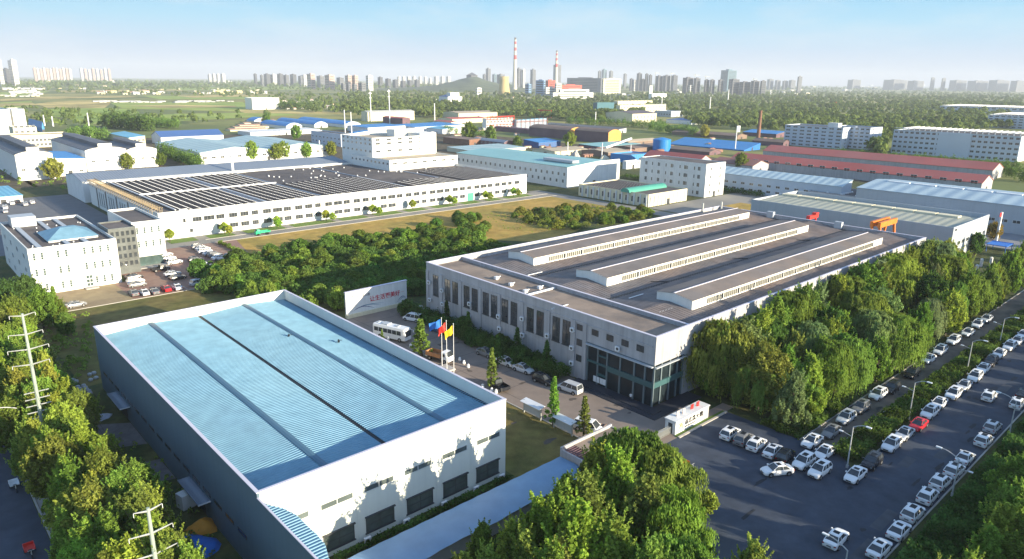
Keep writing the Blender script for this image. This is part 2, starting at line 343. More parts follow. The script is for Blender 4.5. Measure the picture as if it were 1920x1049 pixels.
fieldp("yellow_field", FIELDY, 0.36, (100,170),(330,168),(345,171),(120,174)); fieldp("green_field", FIELDG, 0.22, (300,164),(560,163),(600,168),(320,170)); fieldp("yellow_field", FIELDY, 0.5, (330,180),(470,178),(500,181),(360,184)); fieldp("green_field", FIELDG, 0.15, (130,224),(330,214),(500,211),(560,216),(330,228),(160,234)); fieldp("yellow_field", FIELDY, 0.4, (60,182),(240,180),(260,183),(80,186))
fieldp("green_field", FIELDG, 0.2, (640,181),(760,178),(770,183),(660,188)); fieldp("yellow_field", FIELDY, 0.42, (0,195),(60,193),(70,198),(0,201)); fieldp("yellow_field", FIELDY, 0.24, (440,206),(640,210),(640,214),(460,213))
# hill with a pavilion
hx, hy = G(885, 171); hd = math.hypot(hx, hy)
ax = Vector((-hy, hx, 0)).normalized(); fx = Vector((hx, hy, 0)).normalized()
hm = MB(); nu, nv = 60, 24; wid = 205*hd/F_PX
def hz(u):
    a = abs(u)
    pk = math.exp(-(u/0.30)**2)*0.62 + math.exp(-((u-0.02)/0.09)**2)*0.14 + max(0, 1-a)*0.36
    return max(0.0, pk)*23.5*hd/F_PX*(1 if a < 1 else 0)
for i in range(nu+1):
    u = -1 + 2*i/nu
    for j in range(nv+1):
        v = -1 + 2*j/nv
        z = hz(u)*max(0, 1-v*v)**1.0*(1+0.05*math.sin(u*37+v*11)) - 2
        p = Vector((hx, hy, 0)) - ax*(u*wid) + fx*(v*900 + 600); hm.v.append((p.x, p.y, z))
for i in range(nu):
    for j in range(nv):
        a = i*(nv+1)+j; hm.f.append((a, a+nv+1, a+nv+2, a+1)); hm.m.append(0)
hob = tag(hm.build("hill", HILLM, smooth=True), kind='structure')
hilltop = (hx + fx.x*600, hy + fx.y*600, hz(0)-3)

# ================================================================ BUILDING TOOLS
_wc = {}
def window_mesh(w, h, nx, nz, fr, gl, sill=False):
    k = (round(w, 2), round(h, 2), nx, nz, fr.name, gl.name, sill)
    if k in _wc: return _wc[k]
    t = 0.07 if w < 4 else 0.09
    f = MB(); f.box(-w/2, w/2, -0.07, 0.0, -h/2, -h/2+t); f.box(-w/2, w/2, -0.07, 0.0, h/2-t, h/2)
    f.box(-w/2, -w/2+t, -0.068, 0.0, -h/2+t, h/2-t); f.box(w/2-t, w/2, -0.068, 0.0, -h/2+t, h/2-t)
    for i in range(1, nx): f.box(-w/2+w*i/nx-t/2, -w/2+w*i/nx+t/2, -0.062, 0.0, -h/2+t, h/2-t)
    for i in range(1, nz): f.box(-w/2+t, w/2-t, -0.056, 0.0, -h/2+h*i/nz-t/2, -h/2+h*i/nz+t/2)
    if sill: f.box(-w/2-0.12, w/2+0.12, -0.16, 0.0, -h/2-0.12, -h/2-0.005)
    g = MB(); g.quad((-w/2+t, -0.025, -h/2+t), (w/2-t, -0.025, -h/2+t), (w/2-t, -0.025, h/2-t), (-w/2+t, -0.025, h/2-t))
    _wc[k] = (f.mesh("window", fr), g.mesh("pane", gl)); return _wc[k]
def small_window_mesh(w, h, fr, gl):
    k = ('s', round(w, 2), round(h, 2), fr.name, gl.name)
    if k in _wc: return _wc[k]
    f = MB(); t = min(0.12, h*0.09); f.box(-w/2, w/2, -0.05, 0, -h/2, -h/2+t, 0); f.box(-w/2, w/2, -0.05, 0, h/2-t, h/2, 0)
    f.box(-w/2, -w/2+t, -0.049, 0, -h/2+t, h/2-t, 0); f.box(w/2-t, w/2, -0.049, 0, -h/2+t, h/2-t, 0); f.box(-t/2, t/2, -0.046, 0, -h/2+t, h/2-t, 0)
    f.quad((-w/2+t, -0.02, -h/2+t), (w/2-t, -0.02, -h/2+t), (w/2-t, -0.02, h/2-t), (-w/2+t, -0.02, h/2-t), 1)
    _wc[k] = f.mesh("window", [fr, gl]); return _wc[k]
FACE = {'S': 0.0, 'W': -math.pi/2, 'E': math.pi/2}
def win(parent, face, u, z, w, h, off=0.0, nx=2, nz=1, fr=None, gl=None, detail=True, sill=False):
    """one window on a wall: face S looks to -Y (u = local x), W looks to -X (u = local y); off = where the wall plane lies"""
    fr = fr or FRAMEW; gl = gl or GLASS
    loc = (u, off-0.004, z) if face == 'S' else ((off-0.004, u, z) if face == 'W' else (off+0.004, u, z))
    if detail:
        a, b = window_mesh(w, h, nx, nz, fr, gl, sill); o = put("window", a, parent, loc, FACE[face]); put("pane", b, o); return o
    return put("window", small_window_mesh(w, h, fr, gl), parent, loc, FACE[face])
def winrow(parent, face, u0, u1, n, z, w, h, **k):
    for i in range(n):
        win(parent, face, u0 + (u1-u0)*(i/(n-1) if n > 1 else 0.5), z, w, h, **k)
def profile(roof, W, h, r):
    if roof == 'gable': return [(0, h), (W/2, h+r), (W, h)]
    if roof == 'gable2': return [(0, h), (W/4, h+r), (W/2, h), (3*W/4, h+r), (W, h)]
    if roof == 'mono': return [(0, h), (W, h+r)]
    if roof == 'monoB': return [(0, h+r), (W, h)]
    if roof == 'arch': return [(W*i/10, h + r*math.sin(math.pi*i/10)**0.8) for i in range(11)]
    if roof == 'low': return [(0, h), (W, h)]
def shell(root, sx, sy, h, roof, axis, rise, wall, roofm, over=0.35, th=0.2, parapet=0.9, nsk=0):
    """walls and roof of a plain building in local coordinates (0..sx, 0..sy)"""
    if roof == 'flat':
        t = 0.3; p = MB()
        p.box(0, sx, 0, t, 0, h); p.box(0, sx, sy-t, sy, 0, h); p.box(0, t, t, sy-t, 0, h-0.002); p.box(sx-t, sx, t, sy-t, 0, h-0.002)
        p.build("wall", wall, root)
        q = MB(); q.box(t, sx-t, t, sy-t, h-parapet-0.3, h-parapet); q.build("roof", roofm, root)
        return
    W = sx if axis == 'Y' else sy; Ln = sy if axis == 'Y' else sx
    pr = profile(roof, W, h, rise)
    def pt(u, v, z): return (u, v, z) if axis == 'Y' else (v, u, z)
    wl = MB()
    for v in (0, Ln): wl.poly([pt(0, v, 0), pt(W, v, 0)] + [pt(u, v, z) for u, z in reversed(pr)])
    wl.quad(pt(0, 0, 0), pt(0, Ln, 0), pt(0, Ln, pr[0][1]), pt(0, 0, pr[0][1])); wl.quad(pt(W, 0, 0), pt(W, Ln, 0), pt(W, Ln, pr[-1][1]), pt(W, 0, pr[-1][1]))
    wl.build("wall", wall, root)
    e = [(pr[0][0]-over, pr[0][1]-over*(pr[1][1]-pr[0][1])/max(.1, pr[1][0]-pr[0][0]))] + pr[1:-1] + [(pr[-1][0]+over, pr[-1][1]-over*(pr[-2][1]-pr[-1][1])/max(.1, pr[-1][0]-pr[-2][0]))]
    if len(pr) == 2: s_ = (pr[1][1]-pr[0][1])/(pr[1][0]-pr[0][0]); e = [(-over, pr[0][1]-over*s_), (W+over, pr[1][1]+over*s_)]
    rf = MB(); a, b = -over, Ln+over
    for (u0, z0), (u1, z1) in zip(e, e[1:]):
        z0 += 0.02; z1 += 0.02
        rf.quad(pt(u0, a, z0+th), pt(u1, a, z1+th), pt(u1, b, z1+th), pt(u0, b, z0+th)); rf.quad(pt(u0, a, z0), pt(u0, b, z0), pt(u1, b, z1), pt(u1, a, z1))
        rf.quad(pt(u0, a, z0), pt(u1, a, z1), pt(u1, a, z1+th), pt(u0, a, z0+th)); rf.quad(pt(u0, b, z0), pt(u0, b, z0+th), pt(u1, b, z1+th), pt(u1, b, z1))
    for (u, z) in (e[0], e[-1]): rf.quad(pt(u, a, z+.02), pt(u, b, z+.02), pt(u, b, z+.02+th), pt(u, a, z+.02+th))
    rf.build("roof", roofm, root)

# ================================================================ 1. BLUE-ROOFED FACTORY (nearest)
bx0, bx1, by0, by1, bH = 24.6, 59.8, 66.7, 135.6, 11.65
bf = thing("factory_building", "nearest factory with pale blue corrugated roof and white end wall", "factory", (bx0, by0, 0))
sx, sy = bx1-bx0, by1-by0
wl = MB(); t = 0.28
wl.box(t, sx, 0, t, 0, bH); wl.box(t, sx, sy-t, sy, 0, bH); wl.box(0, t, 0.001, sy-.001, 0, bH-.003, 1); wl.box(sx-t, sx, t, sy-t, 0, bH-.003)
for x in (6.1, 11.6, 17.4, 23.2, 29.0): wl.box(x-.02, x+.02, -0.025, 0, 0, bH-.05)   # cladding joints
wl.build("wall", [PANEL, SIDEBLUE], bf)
cp = MB(); c0 = 0.06
cp.box(-c0, sx+c0, -c0, t+c0, bH+.002, bH+.09); cp.box(-c0, sx+c0, sy-t-c0, sy+c0, bH+.002, bH+.09); cp.box(-c0, t+c0, t+c0, sy-t-c0, bH+.003, bH+.088); cp.box(sx-t-c0, sx+c0, t+c0, sy-t-c0, bH+.003, bH+.088)
cp.build("coping", TRIM, bf)
nodes = [(t, 9.75), (9.1, 10.35), (17.35, 9.85), (17.95, 9.85), (26.4, 10.35), (sx-t, 9.75)]
pitch = 0.50
def ribbed(mb, xa, za, xb, zb, y0, y1, pitch, hgt, mi=0):
    n = int((y1-y0)/pitch); prf = []
    for k in range(n):
        y = y0 + k*pitch; prf += [(y, 0), (y+pitch*0.55, 0), (y+pitch*0.66, hgt), (y+pitch*0.88, hgt)]
    prf.append((y1, 0)); k0 = len(mb.v)
    for y, d in prf: mb.v += [(xa, y, za+d), (xb, y, zb+d)]
    for i in range(len(prf)-1):
        mb.f.append((k0+2*i, k0+2*i+1, k0+2*i+3, k0+2*i+2)); mb.m.append(mi)
rf = MB()
for (a, b) in ((0, 1), (1, 2), (3, 4), (4, 5)): ribbed(rf, nodes[a][0], nodes[a][1], nodes[b][0], nodes[b][1], t, sy-t, pitch, 0.065)
rf.box(t, sx-t, t, sy-t, 9.2, 9.5)
rfo = rf.build("roof", BLUEROOF, bf)
rc = MB()
for x in (9.1, 26.4): rc.quad((x-.42, t, 10.44), (x, t, 10.50), (x, sy-t, 10.50), (x-.42, sy-t, 10.44)).quad((x, t, 10.50), (x+.42, t, 10.44), (x+.42, sy-t, 10.44), (x, sy-t, 10.50))
rc.build("ridge_cap", BLUECAP, rfo)
g = MB(); g.box(17.35, 17.95, t, sy-t, 9.6, 9.83); g.box(sx-t-.55, sx-t, t+.3, sy-t-.3, 9.6, 9.80); g.build("roof_gutter", GUTTER, rfo)
for x, y in ((25.2, 46), (30.5, 38.0)): dr = MB(); dr.lathe([(0.22, 10.2), (0.18, 10.55), (0.05, 10.75)], 8, 0, (x, y)).tube((x, y, 10.6), (x+.5, y-.2, 10.5), .05); dr.build("roof_vent", GUTTER, rfo)
# front windows: five clerestory strips over five large dark windows, more beyond the corner
for x in (9.1, 14.7, 20.4, 26.2, 32.0, 3.5): win(bf, 'S', x, 6.85, 4.2, 0.85, nx=2, gl=GLASSL)
for x in (14.7, 20.6, 26.3, 31.9, 9.1):
    o = win(bf, 'S', x, 1.95, 4.0, 2.1, nx=2, nz=2, fr=FRAMED, gl=GLASSL, sill=True)
    hd_ = MB(); hd_.box(-2.1, 2.1, -0.3, 0, 1.08, 1.2); hd_.build("hood", FRAMED, o)
for i, x in enumerate((12.4, 18.0, 23.9, 29.3, 33.9)):
    a = thing("air_conditioner", "pale air conditioner on the ground under the white end wall, %s from its right corner" % ("fifth", "fourth", "third", "second", "first")[i], "air conditioner", (bx0+x, by0-0.75, 0), group="air conditioners under the white end wall")
    m_ = MB(); m_.box(-.45, .45, -.18, .18, .12, .85); m_.box(-.4, -.3, -.16, .16, 0, .12); m_.box(.3, .4, -.16, .16, 0, .12); m_.build("casing", WHITEM, a)
    m_ = MB(); m_.tube((-.1, -.2, .5), (-.1, -.181, .5), .27, n=14); m_.build("fan_grille", FRAMED, a)
# left (west) wall strip windows
for i, y in enumerate(np.linspace(5.5, 65, 17)): win(bf, 'W', float(y), 3.9, 2.5, 0.55, nx=2, gl=GLASS, fr=FRAMED, detail=False)
for nm, (yy, w_) in enumerate(((54.5, 7.6), (19.5, 7.6))):
    c_ = MB(); c_.box(-1.5, 0, yy-w_/2, yy+w_/2, 2.95, 3.07); c_.box(-1.52, -1.42, yy-w_/2, yy+w_/2, 3.07, 3.14)
    cn = c_.build("canopy", BLGREY, bf)
    tr_ = MB(); tr_.box(-1.5, 0, yy-w_/2-.06, yy-w_/2, 2.92, 3.1); tr_.build("canopy_trim", WHITEM, cn)
    d_ = MB(); d_.box(-0.05, -0.003, yy-1.6, yy+1.6, 0, 3.0); d_.build("door", FRAMED, bf)
# curved lower wing that leans out at the near-left corner, same corrugated sheet
wy = [P2[0] for P2 in ()]
edge = [(482, 944), (505, 947), (530, 953), (556, 966), (575, 985), (596, 1004), (610, 1022), (617, 1049)]
zw = 11.0
ep = [G(a, b, zw) for a, b in edge]
ep = [(max(x-bx0, 0.02), y-by0) for x, y in ep]
ylow = -24.0; ep.append((ep[-1][0]+0.5, ylow))
wg = MB(); pts = sorted([(y, x) for x, y in ep if y < -0.02]+[(-0.02, 0.3)])
def xedge(y):
    for (y0_, x0_), (y1_, x1_) in zip(pts, pts[1:]):
        if y0_ <= y <= y1_: return x0_ + (x1_-x0_)*(y-y0_)/max(1e-6, y1_-y0_)
    return pts[0][1] if y < pts[0][0] else pts[-1][1]
yy = -0.05; 
while yy > ylow:
    for (d0, d1, h0, h1) in ((0, .25, 0, 0), (.25, .31, 0, .09), (.31, .42, .09, .09), (.42, .48, .09, 0)):
        a, b = yy-d0, yy-d1
        wg.quad((0, a, zw+h0), (0, b, zw+h1), (xedge(b), b, zw+h1), (xedge(a), a, zw+h0))
    yy -= 0.48
wgo = wg.build("wing_roof", BLUEROOF, bf)
sk = MB(); ys = np.linspace(-0.05, ylow, 40)
for a, b in zip(ys, ys[1:]):
    sk.quad((xedge(a), a, zw-.002), (xedge(b), b, zw-.002), (xedge(b)-.0, b, zw-1.2), (xedge(a), a, zw-1.2))
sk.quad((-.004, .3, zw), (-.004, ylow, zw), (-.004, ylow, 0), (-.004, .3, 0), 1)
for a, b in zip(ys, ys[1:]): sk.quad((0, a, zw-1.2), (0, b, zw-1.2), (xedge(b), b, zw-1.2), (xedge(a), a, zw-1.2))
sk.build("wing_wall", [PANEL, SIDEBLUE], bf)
tr_ = MB(); tr_.box(-.08, .14, ylow, -.07, zw+.1, zw+.2); tr_.build("wing_trim", TRIM, wgo)

# ================================================================ 2. LONG-MONITOR FACTORY (centre right)
ax0, ax1, ay0, ay1, aH = 92.6, 215.6, 65.9, 131.5, 13.0
af = thing("factory_building", "big grey factory with brown roof, three long roof lanterns and a dark glass corner entrance", "factory", (ax0, ay0, 0))
sx, sy = ax1-ax0, ay1-ay0
fx_ = 10.2     # depth of the flat-roofed front range
wl = MB(); t = 0.35
wl.box(0, t, 0, sy, 7.95, aH); wl.box(0, t, 15.3, sy, 0, 7.95)                       # front wall, open at the glass corner
wl.box(t, 8.6, 0, t, 7.95, aH-.002); wl.box(8.6, sx, 0, t, 0, aH-.002)
wl.box(t, sx, sy-t, sy, 0, aH-.002); wl.box(sx-t, sx, t, sy-t, 0, aH-.004)
wl.box(fx_, fx_+.4, t, sy-t, 0, aH-.25)
wl.build("wall", GREYWALL, af)
cp = MB(); cp.box(-.08, t+.05, -.08, sy+.08, aH+.002, aH+.12); cp.box(t+.05, sx+.08, sy-t-.05, sy+.08, aH+.003, aH+.11); cp.box(t+.05, sx+.08, -.08, t+.05, aH+.003, aH+.11); cp.box(sx-t-.05, sx+.08, t+.05, sy-t-.05, aH+.004, aH+.105); cp.box(fx_-.06, fx_+.46, t+.06, sy-t-.06, aH-.248, aH-.18)
cp.build("coping", TRIM, af)
r_ = MB(); r_.box(t, fx_, t, sy-t, 11.7, 12.0); fr_ = r_.build("flat_roof", BROWNFLAT, af)
r_ = MB()
bays = [(t, 21.9), (21.9, 43.7), (43.7, sy-t)]
for (y0, y1) in bays:
    ym = (y0+y1)/2; x = fx_+.4
    n = int((sx-t-x)/0.9)
    for (ya, za, yb, zb) in ((y0, 11.7, ym, 12.85), (ym, 12.85, y1, 11.7)):
        k0 = len(r_.v); prf = []
        for k in range(n):
            q = x + k*0.9; prf += [(q, 0), (q+.62, 0), (q+.68, .06), (q+.84, .06)]
        prf.append((sx-t, 0))
        for q, d in prf: r_.v += [(q, ya, za+d), (q, yb, zb+d)]
        for i in range(len(prf)-1): r_.f.append((k0+2*i, k0+2*i+1, k0+2*i+3, k0+2*i+2)); r_.m.append(0)
mainroof = r_.build("roof", BROWNROOF, af)
g = MB()
for y in (21.9, 43.7): g.box(fx_+.4, sx-t, y-.35, y+.35, 11.5, 11.78)
g.box(fx_+.4, sx-t, t, t+.6, 11.5, 11.76); g.build("roof_gutter", GUTTER, mainroof)
# three roof lanterns with louvred sunny sides
for k, (y0, y1, xa, xb) in enumerate(((6.0, 14.2, 19.0, 108.2), (27.1, 35.9, 19.0, 109.0), (49.4, 58.2, 19.0, 114.6))):
    zt = 14.15; ym = (y0+y1)/2
    b_ = MB(); b_.poly([(xa, y0, 11.3), (xa, y1, 11.3), (xa, y1, zt), (xa, ym, zt+.55), (xa, y0, zt)]); b_.poly([(xb, y1, 11.3), (xb, y0, 11.3), (xb, y0, zt), (xb, ym, zt+.55), (xb, y1, zt)])
    b_.quad((xa, y0, 11.3), (xb, y0, 11.3), (xb, y0, zt), (xa, y0, zt)); b_.quad((xa, y1, 11.3), (xb, y1, 11.3), (xb, y1, zt), (xa, y1, zt))
    b_.box(xa+.1, xb-.1, y0-.06, y0-.003, zt-.45, zt-.02); b_.box(xa+.1, xb-.1, y0-.06, y0-.003, 12.25, 12.5)
    ln = b_.build("roof_lantern", WHITE, af)
    l2 = MB(); l2.quad((xa-.2, y0-.25, zt+.02), (xb+.2, y0-.25, zt+.02), (xb+.2, ym, zt+.66), (xa-.2, ym, zt+.66)); l2.quad((xa-.2, ym, zt+.66), (xb+.2, ym, zt+.66), (xb+.2, y1+.25, zt+.02), (xa-.2, y1+.25, zt+.02))
    l2.build("lantern_roof", M("weathered_grey_sheet", (0.17, 0.155, 0.15), 0.75, 0.2, 0.15, col2=(0.23, 0.185, 0.155), scale2=0.06) if k == 0 else bpy.data.materials["weathered_grey_sheet"], ln)
    l3 = MB(); l3.box(xa-.2, xb+.2, ym-.14, ym+.14, zt+.62, zt+.74); l3.build("ridge_cap", TRIM, ln)
    x = xa+7.5; gi = 0
    while x < xb-8.5:
        w_ = MB(); ww = 5.0
        for q in range(7): w_.box(-ww/2+q*.72, -ww/2+q*.72+.56, -.03, 0, -.55, .55, 0)
        if ('lv', 0) not in _wc:
            _wc[('lv', 0)] = w_.mesh("louvre_window", M("dim_louvre_glass", (.13, .13, .11), .4, .4, .8)); d_ = MB(); d_.box(-.33, .33, -.035, 0, -.6, .6); _wc[('lv', 1)] = d_.mesh("open_vent", GUTTER)
        put("louvre_window", _wc[('lv', 0)], ln, (x, y0-.01, 13.1)); put("open_vent", _wc[('lv', 1)], ln, (x+ww/2+.42, y0-.01, 13.1))
        x += ww+1.05
rp_ = MB(); rp_.box(.4, 10.0, 0, .35, 12.02, 12.35); rp_.build("roof_duct", WHITEM, fr_, (0, G(1012, 547, 12.3)[1]-ay0, 0))
for k in range(7): c_ = MB(); c_.tube((30+k*11, 24+(k % 3)*15.2, 12.05), (33+k*11, 21.5+(k % 3)*15.2, 11.95), .10, n=5); c_.build("roof_cable", GUTTER, mainroof)
for (px, py) in ((1035, 580), (990, 516), (1180, 560), (1320, 600), (1235, 590)):
    x, y = G(px, py, 12.2); c_ = MB(); c_.box(0, 4.5, 0, .16, .02, .16); c_.build("flashing_strip", WHITEM, mainroof, (x-ax0, y-ay0, 12.0+.55*(1-abs((((y-ay0) % 21.8)-10.9)/10.9))))
# roof fans on the flat front roof
for (px, py) in ((931, 523), (958, 535), (985, 548), (1012, 541)):
    x, y = G(px, py, 12.2); m_ = MB(); m_.box(-.45, .45, -.35, .35, 0.15, .7); m_.tube((0, 0, 0), (0, 0, .15), .3); m_.tube((.45, 0, .45), (1.6, .6, .35), .12)
    m_.build("roof_fan", WHITEM, fr_, (x-ax0, y-ay0, 12.0))
# facade: piers, paired tall windows, cornice lines
pr_ = MB()
piers = [15.8, 18.6, 25.3, 32.8, 39.7, 46.0, 52.8, 59.8, 65.1]
for y in piers: pr_.box(-.22, 0, y-.45, y+.45, 0, 11.35)
for y0, y1 in zip(piers, piers[1:]): pr_.box(-.10, 0, y0+.45, y1-.45, 11.1, 11.35)
pr_.box(-.12, 0, 0.6, 18.9, 11.1, 11.3); pr_.build("pier", GREYWALL, af)
for y in (20.5, 23.2, 27.6, 30.4, 35.2, 38.0, 41.4, 44.1, 47.8, 50.6, 54.7, 57.5, 62.0): win(af, 'W', y, 8.2, 1.95, 4.9, nx=2, nz=5, fr=FRAMED, gl=GLASS, sill=True)
for y in (17.1, 13.4, 9.9, 6.5, 3.2): win(af, 'W', y, 10.15, 1.55, 1.15, nx=2, fr=FRAMED)
for z in (7.2, 4.1): win(af, 'W', 17.1, z, 1.4, 1.3, nx=2, fr=FRAMED)
# glass corner entrance
zf = MB()
zf.box(.25, .31, .3, 15.2, .35, 7.9); zf.box(.31, 8.6, .25, .31, .35, 7.9); gl_ = zf.build("glass_front", GLASSE, af)
fr2 = MB()
for y in (0.15, 2.0, 4.3, 7.4, 10.4, 12.6, 15.1): fr2.box(.05, .25, y-.16, y+.16, 0.3, 7.93)
fr2.box(.06, .25, .2, 15.2, 7.35, 7.93)
for x in (2.2, 4.6, 6.8, 8.4): fr2.box(x-.15, x+.15, .05, .25, .3, 7.93)
fr2.build("glass_mullion", M("steel_blue_frame", (0.13, 0.17, 0.19), 0.5, 0.1), gl_)
bn = MB(); bn.box(-.02, .25, .0, 10.3, 3.7, 4.7); bn.box(.25, 8.6, -.02, .25, 3.7, 4.7); bn.box(.02, .25, 10.5, 12.5, 2.2, 2.6); bn.box(.02, .25, 10.5, 12.5, 5.9, 6.2); bn.box(.02, .25, 10.5, 15.1, 4.2, 4.6); bn.build("green_band", M("green_glass_band", (0.045, 0.11, 0.12), 0.4, 0.1), gl_)
cn = MB(); cn.box(-.55, .0, .2, 15.2, 7.55, 7.75); cn.box(0, 8.8, -.45, 0, 7.45, 7.6); cn.build("canopy", LGREY, af)
st = MB(); st.box(-3.2, 0.2, -3.0, 17.0, 0.04, 0.18); st.box(0.2, 10.5, -3.0, 0.2, 0.04, 0.178); st.box(-2.0, 0.2, -1.8, 16.4, .18, .33); st.build("step", M("dark_granite", (0.035, 0.04, 0.055), 0.5, 0.2), af)
pb = MB()
for y in (13.0, 12.2, 11.4, 10.7): pb.box(-.08, .0, y-.32, y+.32, .8, 1.9)
pb.build("notice_panel", WHITEM, af)
for (y, z) in ((64.2, 8.2), (64.0, 4.0), (59.2, 7.4), (59.0, 4.2), (49.2, 6.6), (49.4, 3.6), (39.6, 6.2), (39.3, 3.6), (32.4, 7.6), (32.2, 4.2), (25.2, 6.0), (18.7, 9.0), (18.7, 5.4), (18.6, 2.4), (7.8, 8.5)):
    m_ = MB(); m_.box(-.62, -.22, y-.45, y+.45, z, z+.75); m_.box(-.6, -.2, y-.4, y+.4, z-.08, z-.002)
    a = m_.build("air_conditioner_unit", WHITEM, af); m_ = MB(); m_.tube((-.64, y-.1, z+.37), (-.622, y-.1, z+.37), .27, n=12); m_.build("fan_grille", FRAMED, a)
for x, z in ((11, 10.4), (11, 7.2), (13.5, 10.2)): win(af, 'S', x, z, 0.8, 1.2, nx=1, fr=FRAMED)
for i in range(15): win(af, 'S', 20+i*6.7, 4.2, 2.6, 2.2, nx=2, nz=2)
pp = MB()
for (px, py) in ((1331, 399), (1343, 398)): 
    y = sy-.6 if px < 1340 else sy-3; pp.tube((119.5 if px > 1340 else 112, y, 11), (119.5 if px > 1340 else 112, y, 15.2), .3)
pp.build("roof_pipe", STEEL, af)
pr = MB()
for y in (46, 24): pr.box(sx-1.6, sx-.3, y-1.1, y+1.1, 12.0, 14.0)
pr.build("roof_hatch", LGREY, af)
# ================================================================ 3. THREE-STOREY OFFICE WITH GLASS LINK
of = thing("office_building", "white three-storey office with slit windows and a blue hipped skylight on its roof", "office building", (26.0, 207.4, 0))
oh = 12.2; ox, oy = 20.0, 44.0
shell(of, ox, oy, oh, 'flat', 'Y', 0, WHITE, FELT, parapet=0.7)
for z, us in ((10.0, (1.2, 2.9, 6.4, 8.2, 12.3, 14.2, 16.0, 17.8)), (5.9, (1.2, 2.9, 6.4, 8.2, 12.3, 14.2, 16.0, 17.8)), (1.9, (1.2, 2.9, 6.4, 8.2, 14.2, 16.0, 17.8))):
    for u in us: win(of, 'S', u, z, 0.62, 1.9, nx=1, nz=3, gl=GLASSG)
for z in (9.2, 5.6, 2.0):
    for y in (7, 17, 27, 37): win(of, 'W', y, z, 2.0, 1.3, nx=2)
d = MB(); d.box(11.7, 13.3, -.10, -.003, 0.3, 3.4, 0); do = d.build("door", FRAMEW, of)
d = MB()
for a in (11.82, 12.56):
    for z in (.5, 1.5, 2.55): d.box(a, a+.6, -.13, -.102, z, z+.75)
d.build("pane", GLASSG, do)
d = MB(); d.box(11.0, 14.0, -2.2, 0, 0.05, .3); d.build("step", CONC, of)
rm = MB()
for x in (3.0, 9.4, 13.6): rm.box(x-.55, x+.55, 1.0, oy-1, oh-.69, oh-.35)
rm.build("roof_duct", LGREY, of)
s_ = MB(); x0, x1, y0, y1, zb = 6.0, 17.5, 8.0, 22.0, oh-.68
s_.box(x0, x1, y0, y1, zb, zb+.5, 1); zt = zb+.5
s_.quad((x0-.3, y0-.3, zt), (x1+.3, y0-.3, zt), (x1-4, y0+6, zt+2.1), (x0+4, y0+6, zt+2.1)); s_.quad((x0-.3, y1+.3, zt), (x0+4, y1-6, zt+2.1), (x1-4, y1-6, zt+2.1), (x1+.3, y1+.3, zt))
s_.quad((x0-.3, y0-.3, zt), (x0+4, y0+6, zt+2.1), (x0+4, y1-6, zt+2.1), (x0-.3, y1+.3, zt)); s_.quad((x1+.3, y0-.3, zt), (x1+.3, y1+.3, zt), (x1-4, y1-6, zt+2.1), (x1-4, y0+6, zt+2.1)); s_.quad((x0+4, y0+6, zt+2.1), (x1-4, y0+6, zt+2.1), (x1-4, y1-6, zt+2.1), (x0+4, y1-6, zt+2.1))
s_.build("skylight", [BLUEROOF, WHITE], of)
rr = MB(); rr.box(2, 8, 36, 42, oh-.68, oh+2.2); rr.build("stair_head", LGREY, of)
for q in range(22):
    m_ = MB() if q == 0 else None
    if q == 0: m_.lathe([(.16, 0), (.16, .25), (.06, .36)], 8); vm = m_.mesh("roof_vent", WHITEM)
    put("roof_vent", vm, of, (random.uniform(1, 19), random.choice([random.uniform(1, 7), random.uniform(23, 40)]), oh-.7))
lk = thing("glass_link_building", "dark grey glazed stair link between the two white office blocks", "building", (46.2, 216.0, 0))
shell(lk, 7.0, 12.0, 13.2, 'flat', 'Y', 0, M("grey_glass_curtain", (0.10, 0.115, 0.115), 0.35, 0.35, 0.6, spec=0.6), FELT, parapet=.4)
for z in (11.6, 9.6, 7.4, 5.2, 3.0): winrow(lk, 'S', 0.9, 6.1, 5, z, 0.8, 1.3, nx=1, fr=FRAMED)
w2 = thing("office_building", "white office wing raised over a dark glazed ground floor, right of the glass link", "office building", (53.2, 220.0, 0))
m_ = MB(); m_.box(0, 8.4, 0, .3, 3.3, 13.6); m_.box(0, 8.4, 25.7, 26, 3.3, 13.6); m_.box(0, .3, .3, 25.7, 3.3, 13.59); m_.box(8.1, 8.4, .3, 25.7, 3.3, 13.59); m_.box(.3, 8.1, .3, 25.7, 3.3, 3.6); m_.build("wall", WHITE, w2)
m_ = MB(); m_.box(.3, 8.1, .3, 25.7, 12.6, 12.9); m_.build("roof", FELT, w2)
m_ = MB(); m_.box(.2, 7.9, 1.6, 25.6, 0, 3.29); m_.build("glazed_base", GLASSG, w2)
m_ = MB(); m_.box(-1, 9, -1.6, 1.5, 0.04, .25); m_.build("step", CONC, w2)
for z in (11.0, 7.0): winrow(w2, 'S', 1.3, 7.1, 4, z, 0.62, 1.9, nx=1, nz=3, gl=GLASSG)
for z in (10.6, 6.8): winrow(w2, 'E', 3, 23, 6, z, 0.9, 1.7, off=8.4, nx=1)

